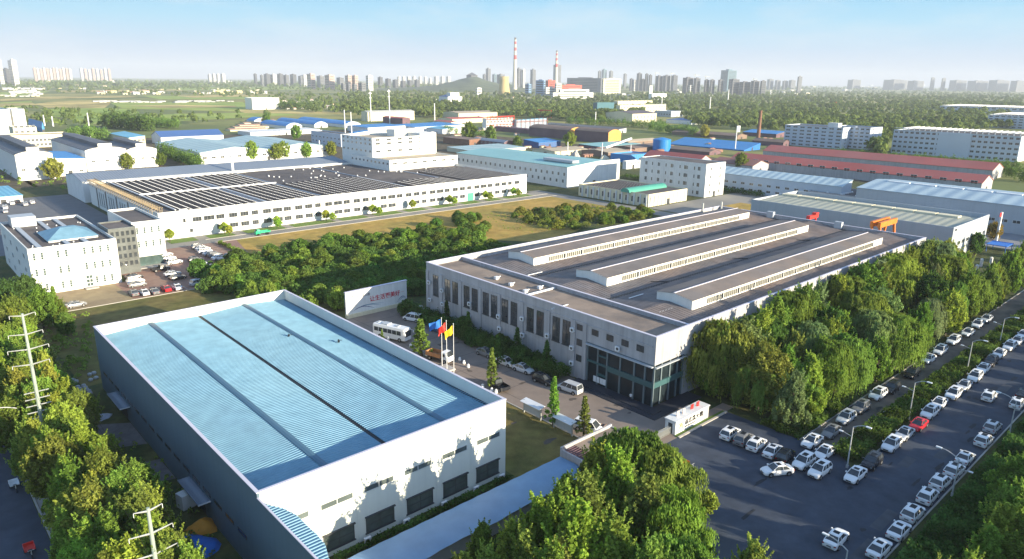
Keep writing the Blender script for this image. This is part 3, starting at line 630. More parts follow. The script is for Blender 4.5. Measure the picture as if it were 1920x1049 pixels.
# ================================================================ 4. LONG WHITE WORKSHOP
lx0, lx1, ly0, ly1, lH = 70.0, 240.2, 254.3, 349.0, 9.5
lf = thing("workshop_building", "very long white workshop with dark roof ruled by rows of white dotted panels", "workshop", (lx0, ly0, 0))
sx, sy = lx1-lx0, ly1-ly0; t = .35
m_ = MB(); m_.box(0, sx, 0, t, 0, lH); m_.box(0, sx, sy-t, sy, 0, lH); m_.box(0, t, t, sy-t, 0, lH-.002); m_.box(sx-t, sx, t, sy-t, 0, lH-.002)
m_.box(-.01, sx+.01, -.06, -.002, 4.0, 4.25); m_.box(7.0, 9.6, .02, .6, lH, lH+.5); m_.build("wall", WHITE, lf)
r_ = MB(); bb = [0.35, 38.0, 63.0, 104.0, 133.0, sx-.35]
for a, b in zip(bb, bb[1:]):
    m2_ = (a+b)/2; r_.quad((a, t, 8.3), (m2_, t, 8.75), (m2_, sy-t, 8.75), (a, sy-t, 8.3)); r_.quad((m2_, t, 8.75), (b, t, 8.3), (b, sy-t, 8.3), (m2_, sy-t, 8.75))
lroof = r_.build("roof", FELT, lf)
g = MB()
for a in bb[1:-1]: g.box(a-.55, a+.55, t, sy-t, 8.25, 8.62)
g.build("roof_gutter", BLGREY, lroof)
def zroof(x):
    for a, b in zip(bb, bb[1:]):
        if a <= x <= b: return 8.3 + .45*(1-abs((x-(a+b)/2)/((b-a)/2)))
    return 8.3
def panelrow(L):
    m_ = MB(); m_.quad((-.85, 0, .18), (.85, 0, .55), (.85, L, .55), (-.85, L, .18), 0); m_.quad((.85, 0, 0), (.85, 0, .55), (.85, L, .55), (.85, L, 0), 0)
    y = .5
    while y < L-.5:
        m_.box(.98, 1.34, y, y+.6, 0, .55, 1); y += 1.4
    return m_.mesh("solar_panel_row", [SOLAR, WHITEM])
p1_, p2_ = panelrow(44.0), panelrow(41.0)
x = 8.0; cnt = 0
while x < sx-3 and cnt < 92:
    bad = any(abs(x-a) < 1.9 for a in bb)
    if not bad and (x < 104 or x > 134):
        put("solar_panel_row", p1_, lf, (x, 1.6, zroof(x)+.05)); cnt += 1
        if x < 62: put("solar_panel_row", p2_, lf, (x, 50.2, zroof(x)+.05)); cnt += 1
    if not bad and 104 <= x <= 134: put("solar_panel_row", panelrow(22.0) if cnt < 0 else p1_, lf, (x, 1.6, zroof(x)+.05)).scale = (1, .42, 1); cnt += 1
    x += 3.0
m_ = MB(); m_.box(7, 63, 47.3, 47.9, 8.9, 9.4); m_.box(7, 103, sy-2.0, sy-1.5, 8.9, 9.6); m_.box(7.0, 7.4, 5, 92, 8.9, 9.3); m_.box(38.8, 39.2, 2, 92, 8.8, 9.2); m_.build("roof_pipe", WHITEM, lf)
m_ = MB(); m_.lathe([(.32, 0), (.32, .35), (.12, .55)], 8); vm = m_.mesh("roof_vent", WHITEM)
for k in range(42):
    xx = random.uniform(64, 132) if k < 34 else random.uniform(105, 165); yy_ = random.uniform(24 if k > 33 else 48, 92 if xx < 122 else 54)
    if 127 < xx and yy_ > 54: continue
    put("roof_vent", vm, lf, (xx, yy_, zroof(xx)))
# front windows in bays, doors
ux = 6.8; k = 0; doors = [ony(ly0, 390, 431)[0]-lx0, ony(ly0, 616, 402)[0]-lx0, ony(ly0, 757, 383)[0]-lx0]; teal_d = ony(ly0, 882, 371)[0]-lx0
win(lf, 'S', 8.2, 6.0, 1.0, 1.5, nx=1); win(lf, 'S', 9.0+1.2, 2.3, 1.2, 1.4, nx=1)
ux = 12.5
while ux < sx-4:
    for q, ww in enumerate((3.1, 3.7, 2.9) if k % 2 == 0 else (3.0, 3.0, 2.4)):
        c_ = ux + (0, 4.1, 8.0)[q]
        if c_ > sx-5: continue
        win(lf, 'S', c_, 6.0, ww, 1.6, nx=3, nz=1, fr=FRAMEG, detail=(c_ < 60))
        if min(abs(c_-d_) for d_ in doors+[teal_d]) > 3.4: win(lf, 'S', c_, 2.4, ww, 1.6, nx=3, nz=1, fr=FRAMEG, detail=(c_ < 60))
    ux += 12.6; k += 1
for i, d_ in enumerate(doors+[teal_d]):
    m_ = MB(); m_.box(d_-1.7, d_+1.7, -.12, -.065, 0, 3.6)
    for z in (.9, 1.8, 2.7): m_.box(d_-1.7, d_+1.7, -.135, -.12, z, z+.05)
    m_.build("door", LGREY if i < 3 else GREENROOF, lf)
# dark strips and recesses on the west wall
m_ = MB()
for y in (20, 36, 52, 68, 82): m_.box(-.12, -.003, y-.6, y+.6, 0, 8.4)
m_.build("wall_strip", FRAMED, lf)
for y in (28, 44, 60, 75):
    for q in (-3.2, 0, 3.2): win(lf, 'W', y+q, 4.2, 1.5, 6.0, nx=1, nz=4, detail=False)
# rusty pergola lattice standing along the west roof edge
pg = MB()
for y in np.arange(2, sy-2, 2.6):
    pg.box(-1.4, 2.2, y-.1, y+.1, lH+1.3, lH+1.5); pg.tube((-1.2, y, lH-.6), (-1.2, y, lH+1.3), .09, n=5); pg.tube((2.0, y, lH-.6), (2.0, y, lH+1.3), .09, n=5)
    pg.tube((-1.2, y, lH+.2), (2.0, y+1.6, lH+1.5), .07, n=4); pg.tube((2.0, y, lH+.2), (-1.2, y+1.6, lH+1.5), .07, n=4)
pg.box(-1.35, -1.15, 1, sy-1, lH+1.5, lH+1.65); pg.box(1.9, 2.1, 1, sy-1, lH+1.5, lH+1.65); pg.build("pergola", RUST, lf)

# ================================================================ TABLE-DRIVEN BUILDINGS
def gen(name, label, cat, x0, x1, y0, y1, h, roof='flat', axis='Y', rise=1.2, wall=None, roofm=None, S=None, W=None, E=None, group=None, par=0.8, over=0.3, detail=False, base=0.0, fr=None, gl=None, door=True):
    b = thing(name, label, cat, (x0, y0, base), group=group); wall = wall or WHITE2; roofm = roofm or DKROOF
    shell(b, x1-x0, y1-y0, h, roof, axis, rise, wall, roofm, over=over, parapet=par)
    for f, sp in (('S', S), ('W', W), ('E', E)):
        if not sp: continue
        ln = (x1-x0) if f == 'S' else (y1-y0)
        n, zs, ww, wh = sp[:4]; m = ln/(n*1.0)/2
        for z in zs: winrow(b, f, m, ln-m, n, z, ww, wh, off=(x1-x0 if f == 'E' else 0.0), detail=detail, fr=fr, gl=gl)
    if door:
        d = MB(); c = (x1-x0)*0.5
        if S and len(S) > 4 and S[4] == 'W': d.box(-.06, -.003, (y1-y0)*.5-1, (y1-y0)*.5+1, 0, 2.4)
        else: d.box(c-1.0, c+1.0, -.06, -.003, 0, min(2.5, h*.7))
        d.build("door", FRAMED, b)
    return b
def boxpix(pl, pc, pr, yb, yt, base=0.0):
    x0, y0 = G(pc, yb, base)
    hh = min(np.arange(base+.5, 260, .1), key=lambda z: abs(P(x0, y0, z)[1]-yt)) - base
    x1 = x0; 
    while P(x1, y0, base)[0] < pr and x1 < x0+900: x1 += .5 + (x1-x0)*.01
    y1 = y0
    while P(x0, y1, base)[0] > pl and y1 < y0+900: y1 += .5 + (y1-y0)*.01
    return x0, x1, y0, y1, float(hh)
def gp(name, label, cat, pl, pc, pr, yb, yt, maxd=None, base=0.0, **k):
    x0, x1, y0, y1, h = boxpix(pl, pc, pr, yb, yt, base)
    if maxd: y1 = min(y1, y0+maxd)
    return gen(name, label, cat, x0, x1, y0, y1, h, base=base, **k), (x0, x1, y0, y1, h)

# teal-roofed hall, canteen, dormitory, grey halls on the shared grid
b = gen("factory_building", "white hall with turquoise ridged roof and two lines of small square windows", "factory", 268.8, 311.0, 254.0, 347.0, 10.7, 'gable', 'Y', 1.6, WHITE2, TEALROOF, W=(22, (7.0,), 1.3, 1.7), detail=True)
for z, n in ((3.4, 7),): winrow(b, 'W', 3, 35, n+1, z, 1.3, 1.7, fr=FRAMEW)
m_ = MB(); m_.box(8, 13, 4, 26, 11.9, 13.2); m_.build("roof_ventilator", LGREY, b)
m_ = MB(); m_.box(22, 42, 0.02, .4, 10.6, 12.5); m_.build("parapet", WHITE2, b)
b = gen("canteen_building", "low white canteen with pilasters and a green vaulted strip across its roof", "canteen", 255.6, 285.0, 191.5, 233.6, 5.7, 'flat', 'Y', 0, CREAM, FELT, S=(10, (2.9,), 1.1, 3.0), W=(12, (2.8,), 1.8, 2.6), detail=True, par=.5)
gv = MB(); n = 10
for i in range(n):
    a0, a1 = math.pi*i/n, math.pi*(i+1)/n
    gv.quad((-1.2, 12.5-2.6*math.cos(a0), 5.3+1.9*math.sin(a0)), (-1.2, 12.5-2.6*math.cos(a1), 5.3+1.9*math.sin(a1)), (27, 12.5-2.6*math.cos(a1), 5.3+1.9*math.sin(a1)), (27, 12.5-2.6*math.cos(a0), 5.3+1.9*math.sin(a0)))
gv.poly([(-1.2, 12.5-2.6*math.cos(math.pi*i/n), 5.3+1.9*math.sin(math.pi*i/n)) for i in range(n+1)]); gv.build("green_vault", GREENROOF, b)
m_ = MB()
for y in np.arange(1, 42, 3.5): m_.box(-.45, 0, y-.3, y+.3, 0, 5.2)
for x in np.arange(1.5, 29, 2.9): m_.box(x-.2, x+.2, -.25, 0, 0, 5.2)
m_.build("pilaster", WHITE2, b)
for k in range(9):
    m_ = MB() if k == 0 else None
    if k == 0: m_.quad((0, 0, .1), (1.0, 0, .5), (1.0, 20, .5), (0, 20, .1), 0); [m_.box(1.1, 1.4, q*1.6, q*1.6+.5, 0, .5, 1) for q in range(12)]; cm = m_.mesh("solar_panel_row", [SOLAR, WHITEM])
    put("solar_panel_row", cm, b, (2.0+k*2.6, 18.5, 4.95))
b = gen("dormitory_building", "white four-storey dormitory standing right of the canteen", "dormitory", 299.3, 316.0, 191.3, 231.0, 16.2, 'flat', 'Y', 0, WHITE2, FELT, S=(2, (13.6, 9.7, 5.8, 2.2), 1.2, 1.7), W=(5, (13.6, 9.7, 5.8, 2.0), 1.5, 1.9), detail=True, par=.3)
for z in (13.6, 9.7, 5.8, 2.0): winrow(b, 'W', 6.6, 36, 8, z, .7, 1.7, nx=1)
m_ = MB()
for z in (4.0, 7.9, 11.8, 15.8): m_.box(-.12, 0, 0, 39.7, z-.12, z); m_.box(0, 16.7, -.12, 0, z-.12, z)
m_.build("string_course", WHITE2, b)
# grey hall behind the big factory
gx0, gx1, gy0, gy1 = 247.4, 283.5, 68.3, 137.3
b = thing("factory_building", "pale grey clad hall behind the brown-roofed factory with a flat lit end wall", "factory", (gx0, gy0, 0)); sx, sy = gx1-gx0, gy1-gy0
m_ = MB(); m_.box(0, sx, 0, .3, 0, 11.4); m_.box(0, sx, sy-.3, sy, 0, 11.4); m_.box(0, .3, .3, sy-.3, 0, 11.39); m_.box(sx-.3, sx, .3, sy-.3, 0, 11.39); m_.build("wall", LGREY, b)
m_ = MB(); m_.quad((.3, .3, 10.4), (sx*.62, .3, 11.25), (sx*.62, sy-.3, 11.25), (.3, sy-.3, 10.4)); m_.quad((sx*.62, .3, 11.25), (sx-.3, .3, 9.9), (sx-.3, sy-.3, 9.9), (sx*.62, sy-.3, 11.25)); ro = m_.build("roof", OLIVEROOF, b)
m_ = MB()
for k in range(9): m_.box(sx*.56, sx*.66, 5+k*7, 11.4+k*7, 11.1, 11.75)
m_.build("ridge_ventilator", CREAM, ro)
winrow(b, 'W', 3.5, 65, 14, 5.2, 2.6, 1.5, fr=FRAMED); winrow(b, 'W', 3.5, 65, 12, 1.8, 2.6, 1.6, fr=FRAMED); winrow(b, 'S', 3, 33, 8, 5.6, 2.8, 1.3, fr=FRAMEW)
win(b, 'S', 2.2, 10.4, 2.2, .9)
# factory beyond it, its office blocks
r_ = (318.0, 360.0, 20.0, 127.5, 10.6)
b = gen("factory_building", "long blue-grey factory with a strip of roof-light panels, behind the pale grey hall", "factory", *r_, 'gable', 'Y', 1.9, LGREY, M("pale_blue_sheet", (0.33, 0.44, 0.52), 0.55, 0.1, 0.03, wave=(1, 6.0, 0.08)), W=(26, (4.6,), 2.6, 1.3))
m_ = MB(); wd = r_[1]-r_[0]
for k in range(8): m_.box(17.4, 19.4, 20+k*10.4, 29+k*10.4, r_[4]+1.5, r_[4]+2.2)
m_.build("roof_light", WHITEM, b)
b, r_ = gp("office_building", "small grey office with rows of round roof fans behind the pale grey hall", "office building", 1515, 1612, 1652, 393, 370, base=0, roof='flat', wall=GREYWALL, roofm=FELT, S=(6, (6, 2.5), 1.0, 1.9), maxd=26, par=.3)
m_ = MB(); m_.lathe([(.55, 0), (.55, .45), (.2, .7)], 8); vm = m_.mesh("roof_fan", WHITEM)
for k in range(18): put("roof_fan", vm, b, (1.5+(k % 6)*2.2, 3+(k//6)*6.5, r_[4]-.3))
b, r_ = gp("office_building", "grey office block with a taller stair tower at its right end", "office building", 1672, 1762, 1790, 414, 382, roof='flat', wall=LGREY, roofm=FELT, S=(4, (8, 4.5), 1.0, 2.0), maxd=26, par=.4)
m_ = MB(); m_.box(3.5, 7.5, -.02, 14, 0, r_[4]+2.6); m_.build("stair_tower", LGREY, b)
gp("office_building", "narrow grey tower block with pale cornice between the office and the long factory", "office building", 1785, 1800, 1820, 399, 364, roof='flat', wall=LGREY, roofm=FELT, S=(3, (9, 5), 1.0, 2.2), maxd=12)
gp("workshop_building", "long low pale-blue workshop with two lines of dark windows behind the dormitory", "workshop", 1340, 1574, 1592, 386, 351, roof='mono', axis='Y', rise=2.2, wall=M("pale_blue_render", (0.46, 0.54, 0.62), 0.8, 0.06, 0.2), roofm=M("mono_pale_blue_sheet", (0.38, 0.50, 0.56), 0.5, 0.1, 0.05, wave=(1, 4.0, 0.05)), W=(14, (4.8, 2.0), 2.2, 1.2))
# red-roofed halls
gp("warehouse_building", "long red-roofed hall with grey wall, nearer of two behind the workshop", "warehouse", 1372, 1838, 1858, 362, 344, roof='gable', axis='Y', rise=3.4, wall=GREYWALL, roofm=REDROOF, W=(20, (5.2,), 3.4, 1.8))
gp("warehouse_building", "farther long red-roofed hall with white gable end", "warehouse", 1430, 1858, 1878, 338, 320, roof='gable', axis='Y', rise=3.6, wall=GREYWALL, roofm=REDROOF)
gp("warehouse_building", "short bright red roof behind the white dormitory", "warehouse", 1208, 1309, 1332, 322, 303, roof='gable', axis='Y', rise=3.2, wall=GREYWALL, roofm=REDROOF)
gp("warehouse_building", "brown-red roof joining the short red hall and the long red halls", "warehouse", 1335, 1410, 1440, 326, 312, roof='gable', axis='Y', rise=2.6, wall=GREYWALL, roofm=M("dull_red_sheet", (0.26, 0.13, 0.11), 0.7, 0.15, 0.05))
# apartments and dormitories to the right
def slab(name, label, pl, pc, pr, yb, yt, nW, nS, fl, wall, cat="apartment block", rail=True, maxd=None):
    b, r = gp(name, label, cat, pl, pc, pr, yb, yt, roof='flat', wall=wall, roofm=FELT, par=.9, maxd=maxd)
    h = r[4]; zs = [h*(i+.55)/fl - .2 for i in range(fl)]
    dW, dS = r[3]-r[2], r[1]-r[0]
    for z in zs:
        winrow(b, 'W', dW/nW/2, dW-dW/nW/2, nW, z, dW/nW*.62, h/fl*.42, fr=FRAMEW)
        if nS: winrow(b, 'S', dS/nS/2, dS-dS/nS/2, nS, z, min(2, dS/nS*.5), h/fl*.42)
    m_ = MB()
    for i in range(1, fl+1): m_.box(-.25, 0, 0, dW, h*i/fl-.25, h*i/fl)
    m_.build("cornice", wall, b)
    if rail:
        m_ = MB(); 
        for k in range(int(dW/4)): m_.box(.5, dS*.6, k*4+.8, k*4+1.3, h+1.4, h+1.8); m_.box(.5, .9, k*4+.8, k*4+1.3, h, h+1.4)
        m_.box(.3, .7, 0, dW, h+1.4, h+1.7); m_.build("roof_trellis", WHITEM, b)
    return b, r
BLAP = M("blue_white_render", (0.50, 0.56, 0.64), 0.8, 0.06, 0.05)
b, r = slab("apartment_block", "six-storey pale block with a bright end wall, left of two beyond the red roofs", 1470, 1576, 1602, 280, 240, 8, 2, 6, BLAP, rail=False)
m_ = MB(); m_.box(1, 8, 5, 14, r[4], r[4]+3.4); m_.build("stair_head", WHITE2, b)
b, r = slab("apartment_block", "six-storey pale block half hidden behind its left neighbour", 1560, 1627, 1649, 281, 240, 7, 2, 6, BLAP, rail=False)
b, r = slab("dormitory_building", "wide five-storey bluish dormitory with open trellis along its roof", 1672, 1906, 1945, 305, 256, 22, 3, 5, BLAP, cat="dormitory", maxd=None)
m_ = MB(); dW = r[3]-r[2]; m_.box(-.4, 0, dW*.36, dW*.62, 0, r[4]-.2); m_.build("blank_panel", BLAP, b)
b, r = slab("dormitory_building", "white stepped dormitory at the right edge beyond the wide one", 1850, 1990, 2040, 246, 221, 12, 2, 5, BLAP, cat="dormitory")
b, r = slab("school_building", "long low white-blue building with bright roof fins far at the right", 1762, 1960, 2010, 216, 205, 16, 0, 2, BLAP, cat="school", rail=True)
# left halls
def lantern_hall(lab, pl, pc, pr, yb, yt, depth):
    b, r = gp("factory_building", lab, "factory", pl, pc, pr, yb, yt, roof='arch', axis='Y', rise=1.7, wall=WHITE, roofm=DKROOF, S=(3, (5.6,), 1.9, 1.1), maxd=depth)
    dS, dW, h = r[1]-r[0], r[3]-r[2], r[4]; m_ = MB(); a, c = dS*.33, dS*.67
    m_.box(a, c, .8, dW-.5, h+1.0, h+3.6); o = m_.build("roof_lantern", WHITE, b)
    m_ = MB(); m_.quad((a-.2, .5, h+3.62), ((a+c)/2, .5, h+4.1), ((a+c)/2, dW-.3, h+4.1), (a-.2, dW-.3, h+3.62)); m_.quad(((a+c)/2, .5, h+4.1), (c+.2, .5, h+3.62), (c+.2, dW-.3, h+3.62), ((a+c)/2, dW-.3, h+4.1))
    m_.box(a-.1, a, .9, dW-.6, h+1.0, h+3.61); m_.build("lantern_roof", DKROOF, o)
    m_ = MB(); m_.box(dS*.42, dS*.58, -.08, -.003, 0, 3.4); m_.build("gate", LGREY, b); return r
rA = lantern_hall("white-fronted hall with grey vaulted roof and roof lantern, left of the blue lean-to", -60, 36, 104, 340, 291, 95)
rB = lantern_hall("white-fronted hall with grey vaulted roof and roof lantern, right of the blue lean-to", 100, 165, 241, 322, 283, 95)
rC = lantern_hall("narrower white-fronted vaulted hall at the right end of the group", 200, 242, 297, 316, 282, 85)
gp("warehouse_building", "low white shed under a bright blue roof between the two vaulted halls", "warehouse", 70, 102, 164, 332, 301, roof='monoB', axis='Y', rise=1.0, wall=WHITE, roofm=BRIGHTBLUE, maxd=90, S=(3, (2.4,), 1.8, 1.2))
gp("office_building", "long cream two-storey building with arched windows behind the vaulted halls", "office building", -60, -20, 134, 281, 256, roof='flat', wall=CREAM, roofm=FELT, S=(20, (5.6, 2.2), 1.8, 2.0), maxd=22)
gp("office_building", "cream rooftop block standing taller in the middle of the long cream building", "office building", 20, 30, 72, 274, 239, roof='flat', wall=CREAM, roofm=FELT, S=(4, (14.5, 10.5), 2.0, 1.8), maxd=20)
gp("warehouse_building", "tall white windowless warehouse at the far left", "warehouse", -60, -10, 26, 262, 206, roof='flat', wall=WHITE, roofm=PALEROOF, maxd=60)
gp("warehouse_building", "white corner tower of the far-left warehouse", "warehouse", 14, 31, 53, 258, 205, roof='flat', wall=WHITE, roofm=PALEROOF, maxd=30)
gp("warehouse_building", "bright blue gabled roof right of the far-left white warehouse", "warehouse", 52, 80, 84, 248, 238, roof='gable', axis='Y', rise=4.5, wall=BRIGHTBLUE, roofm=BRIGHTBLUE, maxd=70)
b, r = gp("warehouse_building", "low white building under a light blue roof at the left edge by the parked cars", "warehouse", -80, -30, 42, 385, 375, roof='monoB', axis='X', rise=.5, wall=WHITE, roofm=CYANROOF, maxd=40)
# pale double-gabled warehouse
x0, x1, y0, y1, h = boxpix(330, 377, 617, 309, 287.5)
b = gen("warehouse_building", "broad white warehouse with a pale blue-green double-pitched roof", "warehouse", x0, x1, y0, y0+90, h, 'gable2', 'Y', 2.6, WHITE, PALEROOF, S=(16, (h*.55,), 2.6, 1.4))
# grey hall behind the long workshop
gen("workshop_building", "long grey-blue roofed shed along the back of the dotted-roof workshop", "workshop", 68.4, 197.0, 353.0, 386.0, 9.2, 'gable', 'X', 2.0, WHITE2, BLGREY, over=.4)
m_ = MB(); m_.tube((133.5, 352, 0), (133.5, 352, 17.5), .75, .6, n=14); tag(m_.build("white_flue", WHITEM), "white steel flue rising from the grey-blue roof behind the workshop", "chimney")
# four-storey block on the workshop's back edge
gen("office_building", "white two-storey rear block on the back corner of the dotted-roof workshop", "office building", 197.6, 241.2, 310.8, 349.5, 14.0, 'flat', 'Y', 0, WHITE, TANROOF, S=(7, (12.0,), 2.6, .9), W=(10, (12.0,), 1.6, 1.1), detail=True, par=.6, door=False)
zU = onx(197.6, 648, 253)
yC = onx(199.5, 695.5, 259)[0]
b = gen("office_building", "tall white four-storey block behind the dotted-roof workshop", "office building", 199.5, 241.0, min(yC, 330.0), 362.0, onx(199.5, 695.5, 259)[1], 'flat', 'Y', 0, WHITE, TANROOF, S=(6, (16.6, 20.6, 22.6), 2.6, 1.1), W=(7, (16.6, 20.4, 22.6), 1.6, 1.1), detail=True, par=1.0, door=False)
m_ = MB(); m_.box(30.5, 41.52, -.05, 12, 14, onx(199.5, 695.5, 259)[1]+1.2); m_.box(22, 41.5, 12, 20, 14, 26.5); m_.build("stair_tower", WHITE, b)
# ================================================================ VEHICLES
def loft_body(mb, st, mi=0):
    """st: list of (x, z0, z1, half width)"""
    k0 = len(mb.v); prof = lambda x, z0, z1, h: [(x, -h*.93, z0), (x, -h, z0+(z1-z0)*.25), (x, -h, z0+(z1-z0)*.68), (x, -h*.94, z1-.03), (x, -h*.75, z1+.015), (x, 0, z1+.035), (x, h*.75, z1+.015), (x, h*.94, z1-.03), (x, h, z0+(z1-z0)*.68), (x, h, z0+(z1-z0)*.25), (x, h*.93, z0)]
    n = 11
    for s_ in st: mb.v += prof(*s_)
    for i in range(len(st)-1):
        for j in range(n-1):
            mb.f.append((k0+i*n+j, k0+i*n+j+1, k0+(i+1)*n+j+1, k0+(i+1)*n+j)); mb.m.append(mi)
        mb.f.append((k0+i*n+n-1, k0+i*n, k0+(i+1)*n, k0+(i+1)*n+n-1)); mb.m.append(mi)
    mb.f.append(tuple(k0+j for j in range(n))); mb.m.append(mi); mb.f.append(tuple(k0+(len(st)-1)*n+j for j in range(n-1, -1, -1))); mb.m.append(mi)
def make_vehicle(kind):
    P_ = dict(
        sedan=dict(L=4.6, st=[(-2.28,.50,.86,.70),(-2.2,.30,.96,.80),(-1.7,.22,1.0,.88),(-.9,.18,.97,.90),(.9,.18,.94,.90),(1.35,.18,.90,.89),(1.9,.22,.80,.84),(2.22,.28,.68,.72),(2.3,.40,.58,.60)], b=(-1.72,1.12,.80,.97), r=(-1.0,.28,.60,1.46), w=.33, wx=(-1.38,1.40)),
        hatchback=dict(L=4.45, st=[(-2.2,.50,.95,.72),(-2.14,.30,1.08,.84),(-1.6,.24,1.08,.91),(.9,.22,1.03,.92),(1.3,.22,.99,.91),(1.85,.26,.90,.86),(2.15,.32,.78,.74),(2.23,.45,.66,.62)], b=(-2.08,1.06,.84,1.06), r=(-1.72,.34,.66,1.66), w=.36, wx=(-1.34,1.38)),
        van=dict(L=4.9, st=[(-2.45,.45,1.0,.80),(-2.4,.30,1.1,.88),(1.3,.24,1.06,.92),(1.8,.26,.96,.88),(2.3,.32,.80,.76),(2.42,.45,.66,.62)], b=(-2.38,1.62,.88,1.08), r=(-2.15,.85,.74,1.86), w=.34, wx=(-1.5,1.55)),
        pickup=dict(L=5.1, st=[(-.3,.35,1.05,.88),(1.1,.30,1.04,.90),(1.5,.30,1.0,.90),(2.2,.34,.95,.84),(2.5,.42,.80,.74),(2.55,.5,.70,.66)], b=(-.35,1.35,.84,1.04), r=(-.15,.55,.68,1.74), w=.38, wx=(-1.6,1.65)))[kind]
    root = thing("parked_car", "car", "car"); body = MB(); loft_body(body, P_['st'])
    x0, x1, hw, zb = P_['b']; r0, r1, rw, zr = P_['r']
    # roof panel with rounded edge, pillars
    k = len(body.v); body.v += [(r0, -rw, zr), (r1, -rw, zr), (r1, rw, zr), (r0, rw, zr), (r0+.08, -rw*.8, zr+.06), (r1-.08, -rw*.8, zr+.06), (r1-.08, rw*.8, zr+.06), (r0+.08, rw*.8, zr+.06)]
    for f in ((4,5,6,7),(0,1,5,4),(1,2,6,5),(2,3,7,6),(3,0,4,7),(3,2,1,0)): body.f.append(tuple(k+i for i in f)); body.m.append(0)
    for s_ in (-1, 1):
        for (a, b) in (((x0, hw), (r0, rw)), ((x1, hw), (r1, rw))):
            body.tube((a[0], s_*a[1], zb-.03), (b[0], s_*b[1], zr), .055, .045, n=5)
        for q in ((.42,) if kind in ('sedan', 'pickup') else (.35, .66)):
            body.tube((x0+(x1-x0)*q, s_*hw*1.0, zb-.03), (r0+(r1-r0)*q, s_*rw*1.0, zr), .05, .04, n=5)
        body.tube((r0, s_*rw, zr), (r1, s_*rw, zr), .05, n=5)
        body.box(x1-.28, x1-.05, s_*(hw+.16)-.07, s_*(hw+.16)+.07, zb+.02, zb+.16)
        for wx in P_['wx']: body.tube((wx, s_*(.885), .36), (wx, s_*(.925), .36), .40, n=14, mi=1)
    if kind == 'pickup':
        body.box(-2.5, -.35, -.9, -.84, .55, 1.12); body.box(-2.5, -.35, .84, .9, .55, 1.12); body.box(-2.56, -2.5, -.9, .9, .5, 1.12); body.box(-.41, -.35, -.84, .84, .55, 1.12); body.box(-2.5, -.41, -.84, .84, .5, .6, 1)
    if kind in ('sedan', 'hatchback', 'van'):
        e = P_['st'][-1][0]; body.box(e-.06, e+.01, -.36, .36, .42, .58, 1); body.box(-P_['L']/2+.0, -P_['L']/2+.03, -.26, .26, .55, .68, 1)
        if kind != 'van': body.box((r0+r1)/2-.1, r1-.12, -.36, .36, zr+.055, zr+.068, 1)
    body.build("body", [PAINT, GUTTER], root)
    e_ = .004
    g = MB(); g.quad((x1, -hw*.97, zb), (x1, hw*.97, zb), (r1, rw*.97, zr-.02), (r1, -rw*.97, zr-.02)); g.build("windscreen", GLASS, root)
    g = MB(); g.quad((x0, hw*.97, zb), (x0, -hw*.97, zb), (r0, -rw*.97, zr-.02), (r0, rw*.97, zr-.02)); g.build("rear_window", GLASS, root)
    for s_ in (-1, 1):
        g = MB(); q = [(x0, s_*hw*.985, zb), (x1, s_*hw*.985, zb), (r1, s_*rw*.985, zr-.02), (r0, s_*rw*.985, zr-.02)]
        g.quad(*(q if s_ < 0 else q[::-1])); g.build("side_window", GLASS, root)
    wm = MB(); wm.tube((0, -.11, 0), (0, .11, 0), P_['w'], n=16, mi=0); wm.tube((0, -.118, 0), (0, .118, 0), P_['w']*.62, n=12, mi=1); me = wm.mesh("wheel", [TYRE, RIM])
    for wx in P_['wx']:
        for s_ in (-1, 1): put("wheel", me, root, (wx, s_*.83, P_['w']))
    hl = P_['st'][-2]
    for s_ in (-1, 1):
        m_ = MB(); m_.box(hl[0]-.14, hl[0]+.02, s_*hl[3]*.80-.14, s_*hl[3]*.80+.14, hl[2]-.17, hl[2]-.05); m_.build("headlight", LAMPW, root)
        tz = P_['st'][1][2] if kind != 'pickup' else 1.0; m_ = MB(); m_.box(-P_['L']/2+.02, -P_['L']/2+.14, s_*.68-.12, s_*.68+.12, tz-.26, tz-.08); m_.build("tail_light", LAMPR, root)
    return root
PROTO = {}
CARW, CARS, CARK, CARB, CARR, CARG = (.80, .81, .82, 1), (.50, .53, .57, 1), (.020, .022, .028, 1), (.06, .09, .16, 1), (.50, .02, .03, 1), (.20, .205, .215, 1)
KINDW = {'sedan': 'sedan', 'hatchback': 'crossover', 'van': 'people carrier', 'pickup': 'pickup truck'}
COLW = {id(CARW): 'white', id(CARS): 'silver', id(CARK): 'black', id(CARB): 'dark blue', id(CARR): 'red', id(CARG): 'dark grey'}
def vehicle(kind, x, y, rz, col, label, group=None, cat=None, z=0.05):
    if kind not in PROTO:
        PROTO[kind] = make_vehicle(kind); r = PROTO[kind]; r.location = (x, y, z); r.rotation_euler = (0, 0, rz); r['label'] = label
        if group: r['group'] = group
        r.color = col
        for c in r.children: c.color = col
    else: r = dup(PROTO[kind], (x, y, z), rz, label, group, None, col)
    if not group and 'group' in r: del r['group']
    if group: r['group'] = group
    if cat: r['category'] = cat
    else: r['category'] = 'car'
    r.name = "parked_car"
    return r
ORD = ["nearest", "second", "third", "fourth", "fifth", "sixth", "seventh", "eighth", "ninth", "tenth", "eleventh", "twelfth", "thirteenth", "fourteenth", "fifteenth", "sixteenth", "seventeenth", "eighteenth"]
def carrow(pts, rz, where, group, jit=0.03):
    for i, q in enumerate(pts):
        px, py, kd, cl = q[:4]; x, y = G(px, py, .75); r = rz + (q[4] if len(q) > 4 else random.uniform(-jit, jit))
        vehicle(kd, x, y, r, cl, "%s %s, %s %s" % (COLW[id(cl)], KINDW[kd], ORD[i], where), group)
S_, H_, V_ = 'sedan', 'hatchback', 'van'
PI = math.pi
